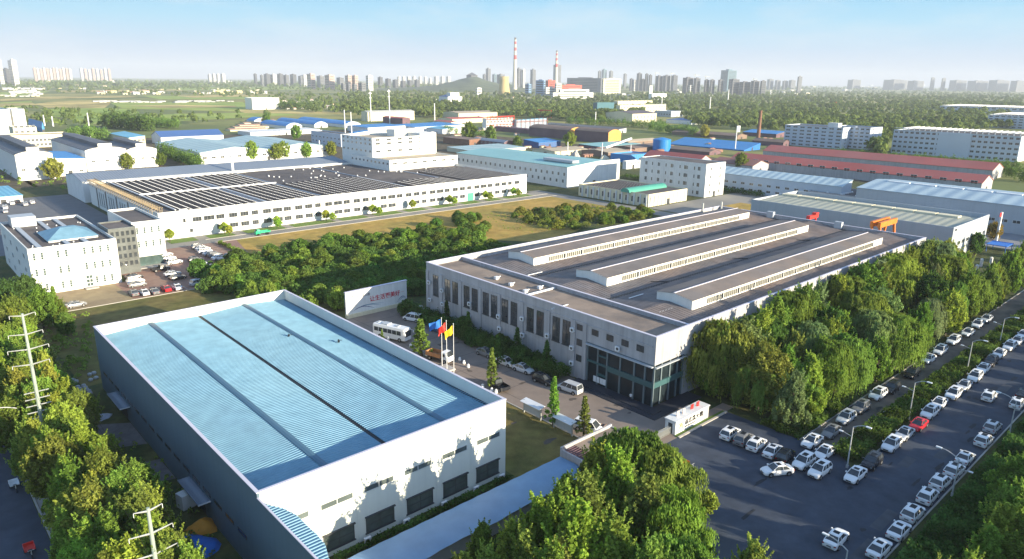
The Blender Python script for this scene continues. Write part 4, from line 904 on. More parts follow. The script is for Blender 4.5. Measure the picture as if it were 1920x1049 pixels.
# left kerb of the main road, noses towards the camera
carrow([(1604,889,S_,CARW),(1635,865,H_,CARK),(1671.5,833,H_,CARW),(1696,812,S_,CARS),(1722,795,S_,CARR),(1743,773,H_,CARW),(1761,755,S_,CARW),(1788,738,H_,CARW),(1808,722,S_,CARS),(1828,706,H_,CARW),(1844,690,S_,CARW),(1858,677,H_,CARK),(1874,662,S_,CARW),(1893,649,H_,CARW),(1908,638,S_,CARW),(1919,627,S_,CARW)], PI, "from the near end of the row beside the road's hedge strip", "cars parked along the left kerb of the main road")
carrow([(1649,1027,S_,CARW),(1686,993,S_,CARW),(1712,961,H_,CARW),(1740,929,H_,CARW),(1764,903,H_,CARW),(1790,881,H_,CARW),(1810,857,S_,CARW),(1845,825,H_,CARW),(1861,800,H_,CARS),(1908,756,H_,CARW),(1919,738,S_,CARK)], 0.0, "from the frame bottom along the right kerb of the road", "cars parked along the right kerb of the main road")
for (px, py, kd, cl, lab) in ((1855,742,H_,CARW,"white crossover driving alone in the middle of the main road"), (1568,1008,S_,CARW,"white sedan driving near the frame bottom on the open asphalt")):
    x, y = G(px, py, .75); vehicle(kd, x, y, 0.05, cl, lab)
# car park by the gate sign
carrow([(1369.5,812,H_,CARW),(1394,822,H_,CARG),(1419,832,H_,CARW),(1449,844,S_,CARW),(1473,854,H_,CARK)], 0.12, "from the gate sign in the slanted row beside it", "cars parked in a row beside the gate sign")
x, y = G(1457, 880, .75); vehicle(S_, x, y, PI-.55, CARW, "white sedan standing askew in front of the row beside the gate sign")
carrow([(1537,881,H_,CARW),(1507,865,H_,CARW),(1546,847,S_,CARW),(1523,826,S_,CARW),(1559,808,S_,CARG),(1586,783,H_,CARS),(1614,763,H_,CARG),(1646,739,H_,CARW),(1672,727,H_,CARK),(1710,700,H_,CARK),(1741,672,S_,CARW),(1763,657,H_,CARW),(1788,638,H_,CARW),(1815,623,S_,CARW),(1833,608,H_,CARW),(1850,597,S_,CARS)], PI, "from the car park in the service road row under the trees", "cars parked along the service road under the trees")
# yard between the two factories
for (px, py, kd, cl, rz, lab) in ((948,677,S_,CARW,-PI/2+.12,"white sedan in the yard under the grey factory's tall windows"), (981,690,S_,CARS,-PI/2+.12,"silver sedan in the yard just right of the white one"), (1019,711,H_,CARK,-PI/2+.1,"black crossover parked left of the silver people carrier in the yard"), (1068,727,V_,CARS,PI/2+.1,"silver people carrier parked near the glass entrance"), (911,660,S_,CARG,-PI/2+.1,"dark grey sedan beside the hedge, leftmost car below the tall windows"), (774,596,V_,CARW,PI/2+.35,"white minivan in the yard behind the coach"), (788,582,'pickup',CARW,PI/2+.5,"white pickup truck by the hedge behind the minivan"), (822,616,S_,CARB,PI/2+.2,"dark blue sedan tucked against the hedge near the flags"), (934,721,'pickup',CARK,PI/2-.1,"black pickup truck under the slim yellow tree by the roof edge"), (1104,800,V_,CARW,-PI/2+.3,"white van behind the rightmost slim tree near the guardhouse")):
    x, y = G(px, py, .8); vehicle(kd, x, y, rz, cl, lab)
# office car park
lot = [(372,463,H_,CARG),(380,466,S_,CARW),(384,471,H_,CARW),(394,475,S_,CARS),(403,478,H_,CARG),(411,483,S_,CARW),(430,480,S_,CARK),(440,483,H_,CARG),(451,487,S_,CARW)]
for i, (px, py, kd, cl) in enumerate(lot): x, y = G(px, py, .7); vehicle(kd, x, y, 0.05, cl, "%s %s, %s from the left in the back row of the red car park" % (COLW[id(cl)], KINDW[kd], ORD[i].replace('nearest', 'first')), "cars in the back row of the red car park")
lot = [(309,477,S_,CARW),(315,484,H_,CARW),(327,491,H_,CARW),(301,504,'pickup',CARK),(323,513,S_,CARS),(333,520,S_,CARK),(367,487,H_,CARK),(373,494,S_,CARW),(382,499,S_,CARW)]
labs = ["white sedan nearest the dark glazed base of the office wing", "white crossover second from the office wing's glazed base", "white crossover right-most of the three by the office wing", "black pickup truck below the glazed office entrance", "silver sedan alone in the middle of the red car park", "black sedan right beside the silver one mid car park", "black crossover at the left of the trio by the shrubs", "white sedan in the middle of the trio by the shrubs", "white sedan half under the shrubs, right of the trio"]
for (px, py, kd, cl), l in zip(lot, labs): x, y = G(px, py, .7); vehicle(kd, x, y, 0.08, cl, l)
for (px, py, kd, cl, rz, l) in ((250,549,S_,CARG,PI/2,"dark grey sedan, leftmost car in the front row of the red car park"), (270,548,S_,CARW,PI/2,"white sedan left of centre in the front row of the red car park"), (289,546,S_,CARG,PI/2,"dull grey sedan between white and red cars in the front row"), (311,541,S_,CARR,PI/2,"red sedan in the front row of the red car park"), (331,538,S_,CARW,PI/2,"white sedan at the right end of the front row"), (251,519,S_,CARK,0,"black sedan in front of the glass link, upper of three"), (254,527,H_,CARW,0,"white crossover in front of the glass link, middle of three"), (257,533,S_,CARG,0,"dark grey sedan in front of the glass link, lowest of three"), (371,530,H_,CARS,0.3,"silver crossover under the shrubs at the car park edge"), (142,571,S_,CARG,.1,"dark sedan alone on the sandy track below the white office")):
    x, y = G(px, py, .7); vehicle(kd, x, y, rz, cl, l)
for i, (px, py) in enumerate(((22,381),(33,378),(47,383),(60,379),(9,389),(9,396))):
    x, y = G(px, py, .7); vehicle(S_ if i % 2 else H_, x, y, PI/2, (CARW, CARK, CARS, CARW, CARW, CARS)[i], "%s car, %s of six parked before the light-blue-roofed building at the left edge" % (("white", "black", "silver", "white", "white", "silver")[i], ORD[i].replace('nearest', 'first')), "cars parked before the light-blue-roofed building")
# coach
bx, by = G(735, 622, 1.6); bus = thing("coach", "white coach with dark windows parked in the yard before the billboard", "coach", (bx, by, .05), -PI/2+.32)
m_ = MB(); L, W_, h = 8.6, 1.2, 3.0
sec = [(-W_, .45), (-W_*1.0, 1.4), (-W_, 2.55), (-W_*.88, h), (0, h+.06), (W_*.88, h), (W_, 2.55), (W_, 1.4), (W_, .45)]
xs = [(-L/2, .96), (-L/2+.15, 1.0), (L/2-.7, 1.0), (L/2-.25, .97), (L/2, .86)]
for x, s_ in xs: m_.v += [(x, y*s_, z if s_ > .9 else min(z, 2.7)) for y, z in sec]
n = len(sec)
for i in range(len(xs)-1):
    for j in range(n-1): m_.f.append((i*n+j, (i+1)*n+j, (i+1)*n+j+1, i*n+j+1)); m_.m.append(0)
    m_.f.append((i*n+n-1, (i+1)*n+n-1, (i+1)*n, i*n)); m_.m.append(0)
m_.f.append(tuple(range(n-1, -1, -1))); m_.m.append(0); m_.f.append(tuple((len(xs)-1)*n+j for j in range(n))); m_.m.append(0); m_.build("body", WHITEM, bus)
m_ = MB(); m_.box(L/2-.32, L/2+.03, -1.0, 1.0, 1.25, 2.55); m_.build("windscreen", GLASS, bus)
m_ = MB(); m_.box(-L/2-.02, -L/2+.1, -.95, .95, 1.7, 2.5); m_.build("rear_window", GLASS, bus)
for s_ in (-1, 1):
    for k in range(6): g = MB(); g.box(-3.9+k*1.22, -3.9+k*1.22+1.1, s_*1.205-.012, s_*1.205+.012, 1.55, 2.45); g.build("side_window", GLASS, bus)
    g = MB(); g.tube((L/2-.1, s_*1.1, 2.5), (L/2+.35, s_*1.42, 2.3), .04, n=5); g.box(L/2+.28, L/2+.42, s_*1.42-.1, s_*1.42+.1, 1.8, 2.3); g.build("wing_mirror", WHITEM, bus)
    g = MB(); g.box(L/2-.05, L/2+.03, s_*.85-.2, s_*.85+.2, .75, .95); g.build("headlight", LAMPW, bus)
    for wx in (-2.4, 2.9): g = MB(); g.tube((wx, s_*1.0, .48), (wx, s_*1.22, .48), .48, n=16); g.tube((wx, s_*1.21, .48), (wx, s_*1.235, .48), .26, n=12, mi=1); g.build("wheel", [TYRE, RIM], bus)
m_ = MB(); m_.box(-2.3, -.6, -.75, .75, h+.0, h+.28); m_.box(1.2, 2.0, -.5, .5, h+.0, h+.2); m_.box(-4.0, -3.3, -.5, .5, h, h+.18); m_.build("roof_unit", LGREY, bus)
# dump truck
tx, ty = G(825, 668, 1.0); tk = thing("tipper_truck", "small tipper truck with rusty bed and pale cab beside the flagpoles", "truck", (tx, ty, .05), -PI/2+.25)
m_ = MB(); m_.box(-2.9, .9, -1.05, 1.05, .95, 1.05); m_.box(-2.9, -2.82, -1.05, 1.05, 1.05, 1.75); m_.box(.82, .9, -1.05, 1.05, 1.05, 1.95); m_.box(-2.82, .82, -1.05, -.98, 1.05, 1.75); m_.box(-2.82, .82, .98, 1.05, 1.05, 1.75); m_.build("tipper_bed", M("rusty_orange_steel", (0.42, 0.20, 0.09), 0.7, .25, 1.5), tk)
m_ = MB(); m_.box(-2.8, 2.4, -.4, .4, .6, .9); m_.build("chassis", TYRE, tk)
m_ = MB(); loft_body(m_, [(1.05, .6, 2.2, .95), (1.1, .5, 2.35, 1.0), (2.1, .5, 2.3, 1.0), (2.75, .5, 1.5, .96), (2.85, .55, 1.3, .9)]); m_.build("cab", WHITEM, tk)
m_ = MB(); m_.quad((2.14, -.85, 2.28), (2.78, -.85, 1.52), (2.78, .85, 1.52), (2.14, .85, 2.28)); m_.build("windscreen", GLASS, tk).location = (.03, 0, .05)
for s_ in (-1, 1):
    g = MB(); g.box(1.3, 2.0, s_*1.0-.015, s_*1.0+.015, 1.4, 2.05); g.build("side_window", GLASS, tk)
    for wx in (-1.9, 1.9): g = MB(); g.tube((wx, s_*.72, .45), (wx, s_*1.02, .45), .45, n=14); g.tube((wx, s_*1.01, .45), (wx, s_*1.03, .45), .22, n=10, mi=1); g.build("wheel", [TYRE, RIM], tk)
# small green truck on the north road, cargo tricycles on the left road
tx, ty = G(492, 436, .9); tk = thing("flatbed_truck", "small bright green truck on the road before the long workshop", "truck", (tx, ty, .05), PI-.05)
GRN = M("green_truck_paint", (0.02, 0.45, 0.22), .4, .08)
m_ = MB(); m_.box(-2.6, .9, -.95, .95, .9, 1.0); m_.box(-2.6, -2.55, -.95, .95, 1.0, 1.4); m_.box(-2.55, .9, -.95, -.9, 1.0, 1.4); m_.box(-2.55, .9, .9, .95, 1.0, 1.4); m_.build("bed", GRN, tk)
m_ = MB(); loft_body(m_, [(1.0, .6, 2.0, .9), (2.0, .5, 2.1, .92), (2.6, .5, 1.4, .88)]); m_.build("cab", GRN, tk)
m_ = MB(); m_.quad((2.05, -.75, 2.06), (2.6, -.75, 1.42), (2.6, .75, 1.42), (2.05, .75, 2.06)); m_.build("windscreen", GLASS, tk).location = (.04, 0, .06)
for s_ in (-1, 1):
    for wx in (-1.7, 1.8): g = MB(); g.tube((wx, s_*.68, .4), (wx, s_*.92, .4), .4, n=12); g.build("wheel", TYRE, tk)
def tricycle(px, py, col, lab):
    x, y = G(px, py, .5); t_ = thing("cargo_tricycle", lab, "tricycle", (x, y, .06), -PI/2)
    m_ = MB(); m_.box(-1.3, .1, -.55, .55, .55, .62); m_.box(-1.3, -1.25, -.55, .55, .62, .95); m_.box(-1.25, .1, -.55, -.5, .62, .95); m_.box(-1.25, .1, .5, .55, .62, .95); m_.build("cargo_box", col, t_)
    m_ = MB(); m_.box(.15, .65, -.2, .2, .65, .8); m_.build("saddle", TYRE, t_)
    m_ = MB(); m_.tube((.1, 0, .5), (1.0, 0, .55), .05, n=6); m_.tube((1.15, 0, .35), (.95, 0, 1.1), .04, n=6); m_.tube((.95, -.35, 1.08), (.95, .35, 1.08), .03, n=6); m_.build("frame", STEEL, t_)
    for p in ((-.8, -.5), (-.8, .5), (1.15, 0)): g = MB(); g.tube((p[0], p[1]-.05, .3), (p[0], p[1]+.05, .3), .3, n=14); g.build("wheel", TYRE, t_)
tricycle(28, 912, WHITEM, "small white cargo tricycle on the shaded road at the left edge"); tricycle(57, 1034, RED, "small red cargo tricycle near the bottom of the left road")
tricycle(1288, 873, ORANGE, "small orange cargo tricycle peeping out right of the willow")

# stains, patches and joints on the asphalt
rs_ = random.Random(5); STAIN = M("oil_stained_asphalt", (0.022, 0.026, 0.034), .7, .3, 1.0); PATCH = M("paler_asphalt_patch", (0.075, 0.084, 0.10), .9, .2, .6)
def blob(cx, cy, rx, ry, z, m, nm):
    sheet(nm, [(cx+rx*math.cos(a)*(1+.3*math.sin(3*a+cx)+.2*rs_.uniform(-1, 1)), cy+ry*math.sin(a)*(1+.25*math.sin(2*a+cy)+.2*rs_.uniform(-1, 1))) for a in np.linspace(0, 2*PI, 16)[:-1]], z, m)
for k in range(34): blob(rs_.uniform(70, 200), rs_.uniform(25, 33) if k % 3 else rs_.uniform(36, 54), rs_.uniform(.3, 1.6), rs_.uniform(.12, .45), .056+.0006*k, STAIN, "asphalt_stain") if True else None
for k in range(9): q_ = rs_.uniform(72, 190); sheet("asphalt_patch", rectp(q_, q_+rs_.uniform(2, 7), 24+k*.9, 25.4+k*.9), .0545, PATCH)
for k in range(16): blob(rs_.uniform(70, 90), rs_.uniform(62, 130), rs_.uniform(.3, 1.2), rs_.uniform(.2, .8), .046+.0006*k, M("yard_stain", (.10, .085, .075), .9, .3, 1.0) if k == 0 else bpy.data.materials["yard_stain"], "yard_stain")
for k in range(9): sheet("yard_joint", rectp(60.3, 91.8, 88+k*6, 88.07+k*6), .0445, GUTTER)
sheet("yard_joint", rectp(78.0, 78.07, 60, 141), .0447, GUTTER)
# ================================================================ STREET FURNITURE
LAMPPOST = M("lamp_post_grey", (.42, .44, .45), .5, .06)
def lampset(root, h, arm, sgn, both=True):
    m_ = MB(); m_.tube((0, 0, 0), (0, 0, h), .11, .07, n=10); m_.tube((0, 0, 0), (0, 0, .5), .17, n=10); m_.build("pole", LAMPPOST, root)
    m_ = MB(); pts = [(0, 0, h)] + [(0, sgn*arm*q, h + .75*math.sin(q*PI/2)) for q in (.2, .4, .6, .8, 1.0)]
    for a, b in zip(pts, pts[1:]): m_.tube(a, b, .065, n=8)
    m_.build("arm", LAMPPOST, root)
    m_ = MB(); m_.box(-.15, .15, min(sgn*arm, sgn*(arm+.75)), max(sgn*arm, sgn*(arm+.75)), h+.66, h+.82); m_.build("lamp_head", LAMPW, root)
    if both:
        m_ = MB(); m_.tube((0, 0, h-1.5), (0, -sgn*1.3, h-1.2), .045, n=6); m_.build("arm", LAMPPOST, root)
        m_ = MB(); m_.box(-.12, .12, min(-sgn*1.3, -sgn*1.85), max(-sgn*1.3, -sgn*1.85), h-1.27, h-1.13); m_.build("lamp_head", LAMPW, root)
for i, (px, py) in enumerate(((1588, 878), (1706, 787), (1798, 697), (1873, 653))):
    x, y = G(px, py); r = thing("street_lamp", "two-armed white street lamp, %s of those in the hedge strip left of the road" % ORD[i], "street lamp", (x, 35.3, 0), group="street lamps in the hedge strip"); lampset(r, 6.6, 1.7, -1)
for i, (px, py) in enumerate(((1580, 1090), (1770, 925), (1876, 808))):
    x, y = G(px, py); r = thing("street_lamp", "curved white street lamp, %s along the right kerb reaching over the road" % ORD[i], "street lamp", (x, 22.6 if i else y, 0), group="street lamps along the right kerb"); lampset(r, 5.6 if i else 4.0, 2.2, 1, True)
x, y = G(8, 840); r = thing("street_lamp", "white street lamp head poking out of the trees over the left road", "street lamp", (10.2, 117, 0)); lampset(r, 7.5, 2.4, 1, False); r.rotation_euler = (0, 0, PI/2)
r = thing("street_lamp", "white street lamp at the left frame edge above the left road", "street lamp", (9.8, 150, 0)); lampset(r, 7.5, 2.4, 1, False); r.rotation_euler = (0, 0, PI/2)
# lattice-free steel pylons with cross arms
def pylon(x, y, H_, arms, lab, lower=()):
    r = thing("power_pylon", lab, "pylon", (x, y, 0)); m_ = MB(); m_.tube((0, 0, 0), (0, 0, H_), .32, .16, n=12); m_.build("pole", M("pale_green_steel", (0.30, 0.36, 0.32), .5, .06), r)
    for z, l in arms:
        for s_ in (-1, 1):
            m_ = MB(); k = len(m_.v); m_.tube((s_*.1, 0, z-.14), (s_*l, 0, z+.12), .11, .05, n=6); m_.build("cross_arm", STEEL, r)
            m_ = MB(); m_.tube((s_*l, 0, z+.1), (s_*l, 0, z-.35), .03, n=6)
            m_.build("insulator", WHITEM, r)
    for z, l in lower:
        m_ = MB(); m_.tube((-l, 0, z), (l, 0, z), .08, n=6); m_.build("cross_arm", STEEL, r)
xa, ya = G(77, 782, 7.0); top1 = min(np.arange(8, 50, .1), key=lambda z: abs(P(xa, ya, z)[1]-591))
dz = float(top1)-7; z_of = lambda py: float(min(np.arange(3, 50, .05), key=lambda z: abs(P(xa, ya, z)[1]-py)))
pylon(xa, ya, float(top1)+.2, [(float(top1), 1.5), (z_of(626), 2.0), (z_of(654), 2.4), (z_of(682), 2.2)], "tall pale steel power pylon with cross arms rising from the trees, upper left", lower=[(z_of(p_), 1.5) for p_ in (735, 747, 759, 771, 782)])
xb, yb = G(291, 1049, 8.0); top2 = min(np.arange(8, 50, .1), key=lambda z: abs(P(xb, yb, z)[1]-956))
pylon(xb, yb, float(top2)+.2, [(float(top2), 1.3), (float(top2)-2.5, 2.0), (float(top2)-4.9, 2.2)], "tall pale steel power pylon with cross arms at the bottom left corner")
for k_, (dz_, l_) in enumerate(((0, 1.5), (0, -1.5), (-2.5, 2.0), (-2.5, -2.0), (-4.8, 2.3), (-4.8, -2.3))):
    m_ = MB(); A_ = Vector((xa+l_, ya, float(top1)+dz_-.5)); B_ = Vector((xb+l_, yb, float(top2)+dz_-.5)); C_ = A_+(A_-B_)*1.6; D_ = B_+(B_-A_)*.6
    for U_, V_2 in ((C_, A_), (A_, B_), (B_, D_)):
        pv_ = [U_.lerp(V_2, q/10)-Vector((0, 0, 2.2*4*(q/10)*(1-q/10))) for q in range(11)]
        for a, b in zip(pv_, pv_[1:]): m_.tube(a, b, .014, n=4, caps=False)
    tag(m_.build("power_cable", TYRE), "thin overhead cable strung between the two steel pylons along the left trees", "cable", "overhead cables between the pylons")
# flagpoles
for (px, py, tp, m_f, lab) in ((838, 690, 604, RED, "flagpole flying a red flag between the blue and yellow flags"), (829, 684, 606, BLUEC, "flagpole flying a blue flag, left of three"), (851, 697, 611, YELLOW, "flagpole flying a yellow flag, right of three")):
    x, y = G(px, py+5); H_ = 10.0; r = thing("flagpole", lab, "flagpole", (x, y, .04), group="three flagpoles in the yard")
    m_ = MB(); m_.tube((0, 0, 0), (0, 0, H_), .07, .045, n=8); m_.lathe([(.02, H_), (.10, H_+.1), (.02, H_+.2)], 8); m_.build("pole", WHITEM, r)
    m_ = MB(); nx_, nz_ = 12, 6; Lf = 2.5 if m_f is BLUEC else 1.7
    for i in range(nx_+1):
        for j in range(nz_+1):
            u, v = i/nx_, j/nz_; m_.v.append((-u*Lf*.80, u*Lf*.5+.16*math.sin(u*9+v*2), H_-.2-v*1.5-u*(.8 if m_f is BLUEC else 1.3)+.05*math.sin(u*13)))
    for i in range(nx_):
        for j in range(nz_): a = i*(nz_+1)+j; m_.f.append((a, a+1, a+nz_+2, a+nz_+1)); m_.m.append(0)
    m_.build("flag", m_f, r, smooth=True)
x, y = G(838, 692); m_ = MB(); m_.box(x-.8, x+.9, y-1.6, y+1.6, .04, .35); tag(m_.build("flag_plinth", CONC), "low pale plinth under the three flagpoles", "plinth")
for i, (px, py) in enumerate(((870,683),(862,677),(800,668),(770,652),(878,690),(728,638),(724,634),(905,728),(922,735),(930,738))):
    x, y = G(px, py); m_ = MB(); m_.lathe([(.28, 0), (.34, .25), (.2, .55), (.26, .62), (.05, .8)], 10, 0); o = m_.build("bollard", WHITEM, None, (x, y, .05)); tag(o, "low white stone bollard along the flower edge of the yard", "bollard", "white bollards along the yard edge")
# billboard wall
x0, x1, yy0 = 76.9, 93.7, 141.6
r = thing("billboard", "white billboard wall with red Chinese slogan and blue waves behind the coach", "billboard", (x0, yy0, 0), 0.0)
m_ = MB(); bw = x1-x0; m_.box(0, bw, 0, .5, .9, 6.2); m_.build("board", WHITE2, r); m_ = MB(); m_.box(-.1, bw+.1, -.15, .6, 6.2, 6.35); m_.build("coping", TRIM, r); m_ = MB(); m_.box(0, bw, -.5, .6, 0, .9); m_.build("plinth", CREAM, r)
DB = M("navy_ink", (0.01, 0.03, 0.16), .6); TB = M("teal_ink", (0.03, 0.18, 0.32), .6); GY = M("grey_ink", (0.16, 0.17, 0.2), .6); RI = M("red_ink", (0.55, 0.02, 0.05), .6); BI = M("black_ink", (0.01, 0.01, 0.012), .6); GOLD = M("gold_ink", (0.55, 0.30, 0.06), .5)
def wave_(m, a, b, z0, amp, th, k=0):
    m_ = MB(); n = 20
    for i in range(n):
        u0, u1 = i/n, (i+1)/n; f = lambda u: z0 + amp*math.sin(u*PI*1.1+k); tt = lambda u: th*math.sin(PI*min(1, max(0, u)))+.01
        m_.quad((a+(b-a)*u0, -.012, f(u0)), (a+(b-a)*u1, -.012, f(u1)), (a+(b-a)*u1, -.012, f(u1)+tt(u1)), (a+(b-a)*u0, -.012, f(u0)+tt(u0)))
    m_.build("wave_stripe", m, r)
wave_(DB, 1.4, 7.6, 1.3, .75, .16); wave_(TB, 2.6, 9.2, 1.8, .45, .14, .2); wave_(TB, 4.6, 10.2, 2.1, .2, .08, .9); wave_(DB, 13.6, 16.7, 1.5, .9, .14, -.6); wave_(TB, 13.9, 16.7, 1.25, .85, .12, -.6)
def text(s_, size, loc, m, parent, ext=.01, name="lettering", rx=PI/2, rz=0):
    cu = bpy.data.curves.new(name, 'FONT'); cu.body = s_; cu.size = size; cu.extrude = ext; cu.offset = size*.012
    t_ = bpy.data.objects.new(name, cu); C.objects.link(t_)
    me = bpy.data.meshes.new_from_object(t_.evaluated_get(bpy.context.evaluated_depsgraph_get())); bpy.data.objects.remove(t_)
    me.materials.clear(); me.materials.append(m); o = bpy.data.objects.new(name, me); C.objects.link(o); o.location = loc; o.rotation_euler = (rx, 0, rz); o.parent = parent; return o
text("让生活更美好", 1.42, (6.3, -.03, 3.0), RI, r, ext=.02); text("…", .9, (15.0, -.03, 3.6), RI, r)
text("河北鑫大鼎", .75, (2.7, -.03, 4.55), GY, r)
def logo(m, parent, x, z, s):
    m_ = MB()
    for (a, b, c, d) in ((0, 1, .55, .75), (.05, 0, .55, .75), (.3, 1, .95, 1.0), (.62, 0, .74, 1.0), (1.0, 0, 1.0, .8)):
        m_.tube((x+a*s, -.02, z+b*s), (x+c*s, -.02, z+d*s), s*.06, n=5)
    m_.build("logo", m, parent)
logo(GY, r, 1.3, 4.4, .95)
# gate sign
r = thing("gate_sign", "long pale gate wall lettered with a gold logo and black Chinese name", "sign", (87.8, 57.7, 0))
L = 9.3; m_ = MB(); m_.box(0, L, 0, 2.0, 0, 2.25); m_.box(-.12, L+.12, -.12, 2.12, 2.25, 2.4); m_.box(7.6, L-.01, -.02, 0, .1, 2.2, 1); m_.box(-.012, -.002, .6, 1.4, .1, 1.8, 2); m_.build("wall", [WHITE2, GREYWALL, FRAMED], r)
logo(GOLD, r, .75, .55, 1.15)
text("河北鑫大鼎", 1.05, (2.35, -.03, 1.1), BI, r, ext=.02); text("HEBEI XINDADING", .36, (2.4, -.03, .55), BI, r)
for x in (1.8, 3.4): m_ = MB(); m_.box(x-.28, x+.28, .9, 1.0, 2.42, 3.3); m_.build("rooftop_letter", M("cream_board", (.8, .62, .5), .6), r)  # two plain cream boards standing on top of the gate wall
for x in (5.3, 7.0): text("福" if x < 6 else "旺", .95, (x, 1.0, 2.45), RED, r, ext=.05, name="rooftop_letter")
m_ = MB(); m_.box(87.5, 101.3, 57.02, 57.6, 0, .12); m_.box(87.5, 101.3, 56.6, 57.0, 0, .2, 1)
tag(m_.build("planting_strip", [LAWN, KERB]), kind='structure')
# sliding picket gate
r = thing("sliding_gate", "silver extendable picket gate left of the gate sign", "gate", (78.2, 58.4, 0))
m_ = MB()
for k in range(40): m_.box(k*.24, k*.24+.07, 0, .07, .1, 1.35); m_.box(k*.24, k*.24+.07, .4, .47, .1, 1.35)
m_.box(0, 9.5, .1, .37, .3, .36); m_.box(0, 9.5, .1, .37, 1.1, 1.16); m_.build("picket", STEEL, r)
m_ = MB()
for k in range(0, 40, 8): m_.tube((k*.24, .2, .05), (k*.24, .27, .05), .09, n=8)
m_.build("track_wheel", TYRE, r)
# guardhouse, shed with blue sheeting
g0 = (66.2, 57.6)
r = thing("guardhouse", "flat brown-roofed guardhouse at the gate, partly under the willow", "guardhouse", (*g0, 0))
m_ = MB(); w_, d_ = 11.0, 4.6; m_.box(0, w_, 0, .25, 0, 3.6); m_.box(0, w_, d_-.25, d_, 0, 3.9); m_.box(0, .25, .25, d_-.25, 0, 3.59); m_.box(w_-.25, w_, .25, d_-.25, 0, 3.59); m_.build("wall", GREYWALL, r)
m_ = MB(); m_.box(2.6, w_-.25, .25, d_-.25, 3.2, 3.42); m_.box(.25, 2.6, .25, d_-.25, 2.9, 3.1, 1); [m_.box(.3, 2.6, .4+q*.45, .5+q*.45, 3.3, 3.42, 1) for q in range(9)]; m_.build("roof", [BROWNFLAT, MAROON], r)
m_ = MB(); m_.box(2.6, 5.6, -.8, 0, 2.6, 3.1); m_.build("awning", RED, r); m_ = MB(); m_.box(5.6, 6.2, .1, .6, 3.4, 4.2); m_.build("roof_vent", WHITEM, r)
win(r, 'S', 4.0, 1.5, 1.8, 1.1); win(r, 'W', 2.2, 1.5, 1.4, 1.1)
yU = G(966, 900, 2.6)[1]; yL = G(932, 971, 2.6)[1]
r = thing("lean_to_shed", "long narrow lean-to roofed with glossy blue sheet below the white end wall", "shed", (30, min(yL, yU), 0))
m_ = MB(); nx_ = 60; Ls = 36.0; dd = abs(yU-yL)
ro = []
for i in range(nx_+1):
    x = Ls*i/nx_; e1 = .16*math.sin(i*.35)+.06*math.sin(i*1.1); e2 = .04*math.sin(i*1.3)
    m_.v += [(x, 0-.2+e1*.7, 2.3), (x, dd*.5, 2.75+.05*math.sin(i)), (x, dd+.3+e2, 2.6)]
for i in range(nx_):
    for j in range(2): a = i*3+j; m_.f.append((a, a+3, a+4, a+1)); m_.m.append(0)
m_.build("roof", BLUEGL, r, smooth=True)
m_ = MB(); m_.box(.3, Ls-.3, .4, .55, 0, 2.3); m_.box(.3, Ls-.3, dd-.3, dd-.15, 0, 2.5); m_.box(.3, .45, .55, dd-.3, 0, 2.4); m_.box(Ls-.45, Ls-.3, .55, dd-.3, 0, 2.4); m_.build("wall", CONC, r)
for i, (px, py) in enumerate(((805, 1046), (966, 950), (992, 928), (1040, 905))):
    x, y = G(px, py, 2.0); m_ = MB(); m_.box(-.22, .22, -.22, .22, 0, 1.7); m_.lathe([(.34, 1.7), (.3, 1.8), (.02, 2.1)], 4); tag(m_.build("gate_post", CONC, None, (x, y, 0)), "stone post with a pointed cap on the dark boundary below the blue lean-to", "post", "capped stone posts along the lean-to")
# notice boards
for i, (px, py, lab) in enumerate(((1006, 778, "notice board shelter with pale sloped roof, nearer the blue-roofed factory"), (1064, 806, "notice board shelter with pale sloped roof, nearer the guardhouse"))):
    x, y = G(px, py); r = thing("notice_board", lab, "notice board", (75.2, y, 0), group="notice board shelters in the yard")
    m_ = MB(); m_.box(-.08, .08, -2.0, 2.0, .5, 2.0); m_.build("panel", LGREY, r)
    m_ = MB(); m_.quad((-.7, -2.3, 2.25), (.7, -2.3, 2.5), (.7, 2.3, 2.5), (-.7, 2.3, 2.25)); m_.quad((-.7, -2.3, 2.17), (-.7, 2.3, 2.17), (.7, 2.3, 2.42), (.7, -2.3, 2.42)); m_.quad((-.7, -2.3, 2.17), (.7, -2.3, 2.42), (.7, -2.3, 2.5), (-.7, -2.3, 2.25)); m_.quad((-.7, -2.3, 2.17), (-.7, -2.3, 2.25), (-.7, 2.3, 2.25), (-.7, 2.3, 2.17)); m_.build("roof", WHITEM, r)
    for y_ in (-2.0, 2.0): m_ = MB(); m_.box(-.1, .1, y_-.1, y_+.1, 0, 2.4); m_.build("post", STEEL, r)
# lumber pile by the guardhouse, gravel heap
x, y = G(1118, 801, .3); m_ = MB()
for q in range(14): m_.box(-1.6+random.uniform(-.2, .2), 1.5+random.uniform(-.2, .2), -1.3+q*.19, -1.16+q*.19, random.choice((0, .12, .24)), random.choice((.3, .42)))
tag(m_.build("timber_pile", BROWNSH, None, (x, y, .05), .3), "dark pile of boards on the yard by the guardhouse", "timber pile")
# goods beside the left wall
def heap(name, lab, cat, px, py, rx, ry, hh, m, seed):
    x, y = G(px, py, hh*.4); m_ = MB(); n, r_n = 18, 6; rs = random.Random(seed)
    for j in range(r_n+1):
        t = j/r_n
        for i in range(n):
            a = 2*PI*i/n; q = 1+.18*math.sin(3*a+seed)+.10*rs.uniform(-1, 1); m_.v.append((rx*q*(1-t**1.6)*math.cos(a), ry*q*(1-t**1.6)*math.sin(a), hh*t*(1+.06*rs.uniform(-1, 1))))
    for j in range(r_n):
        for i in range(n): a = j*n+i; b_ = j*n+(i+1) % n; m_.f.append((a, b_, b_+n, a+n)); m_.m.append(0)
    return tag(m_.build(name, m, None, (x, y, .03), smooth=True), lab, cat)
heap("tarpaulin_heap", "blue tarpaulin spread over goods beside the factory's shaded wall", "tarpaulin", 355, 1025, 3.0, 3.0, 1.5, BLUEC, 3)
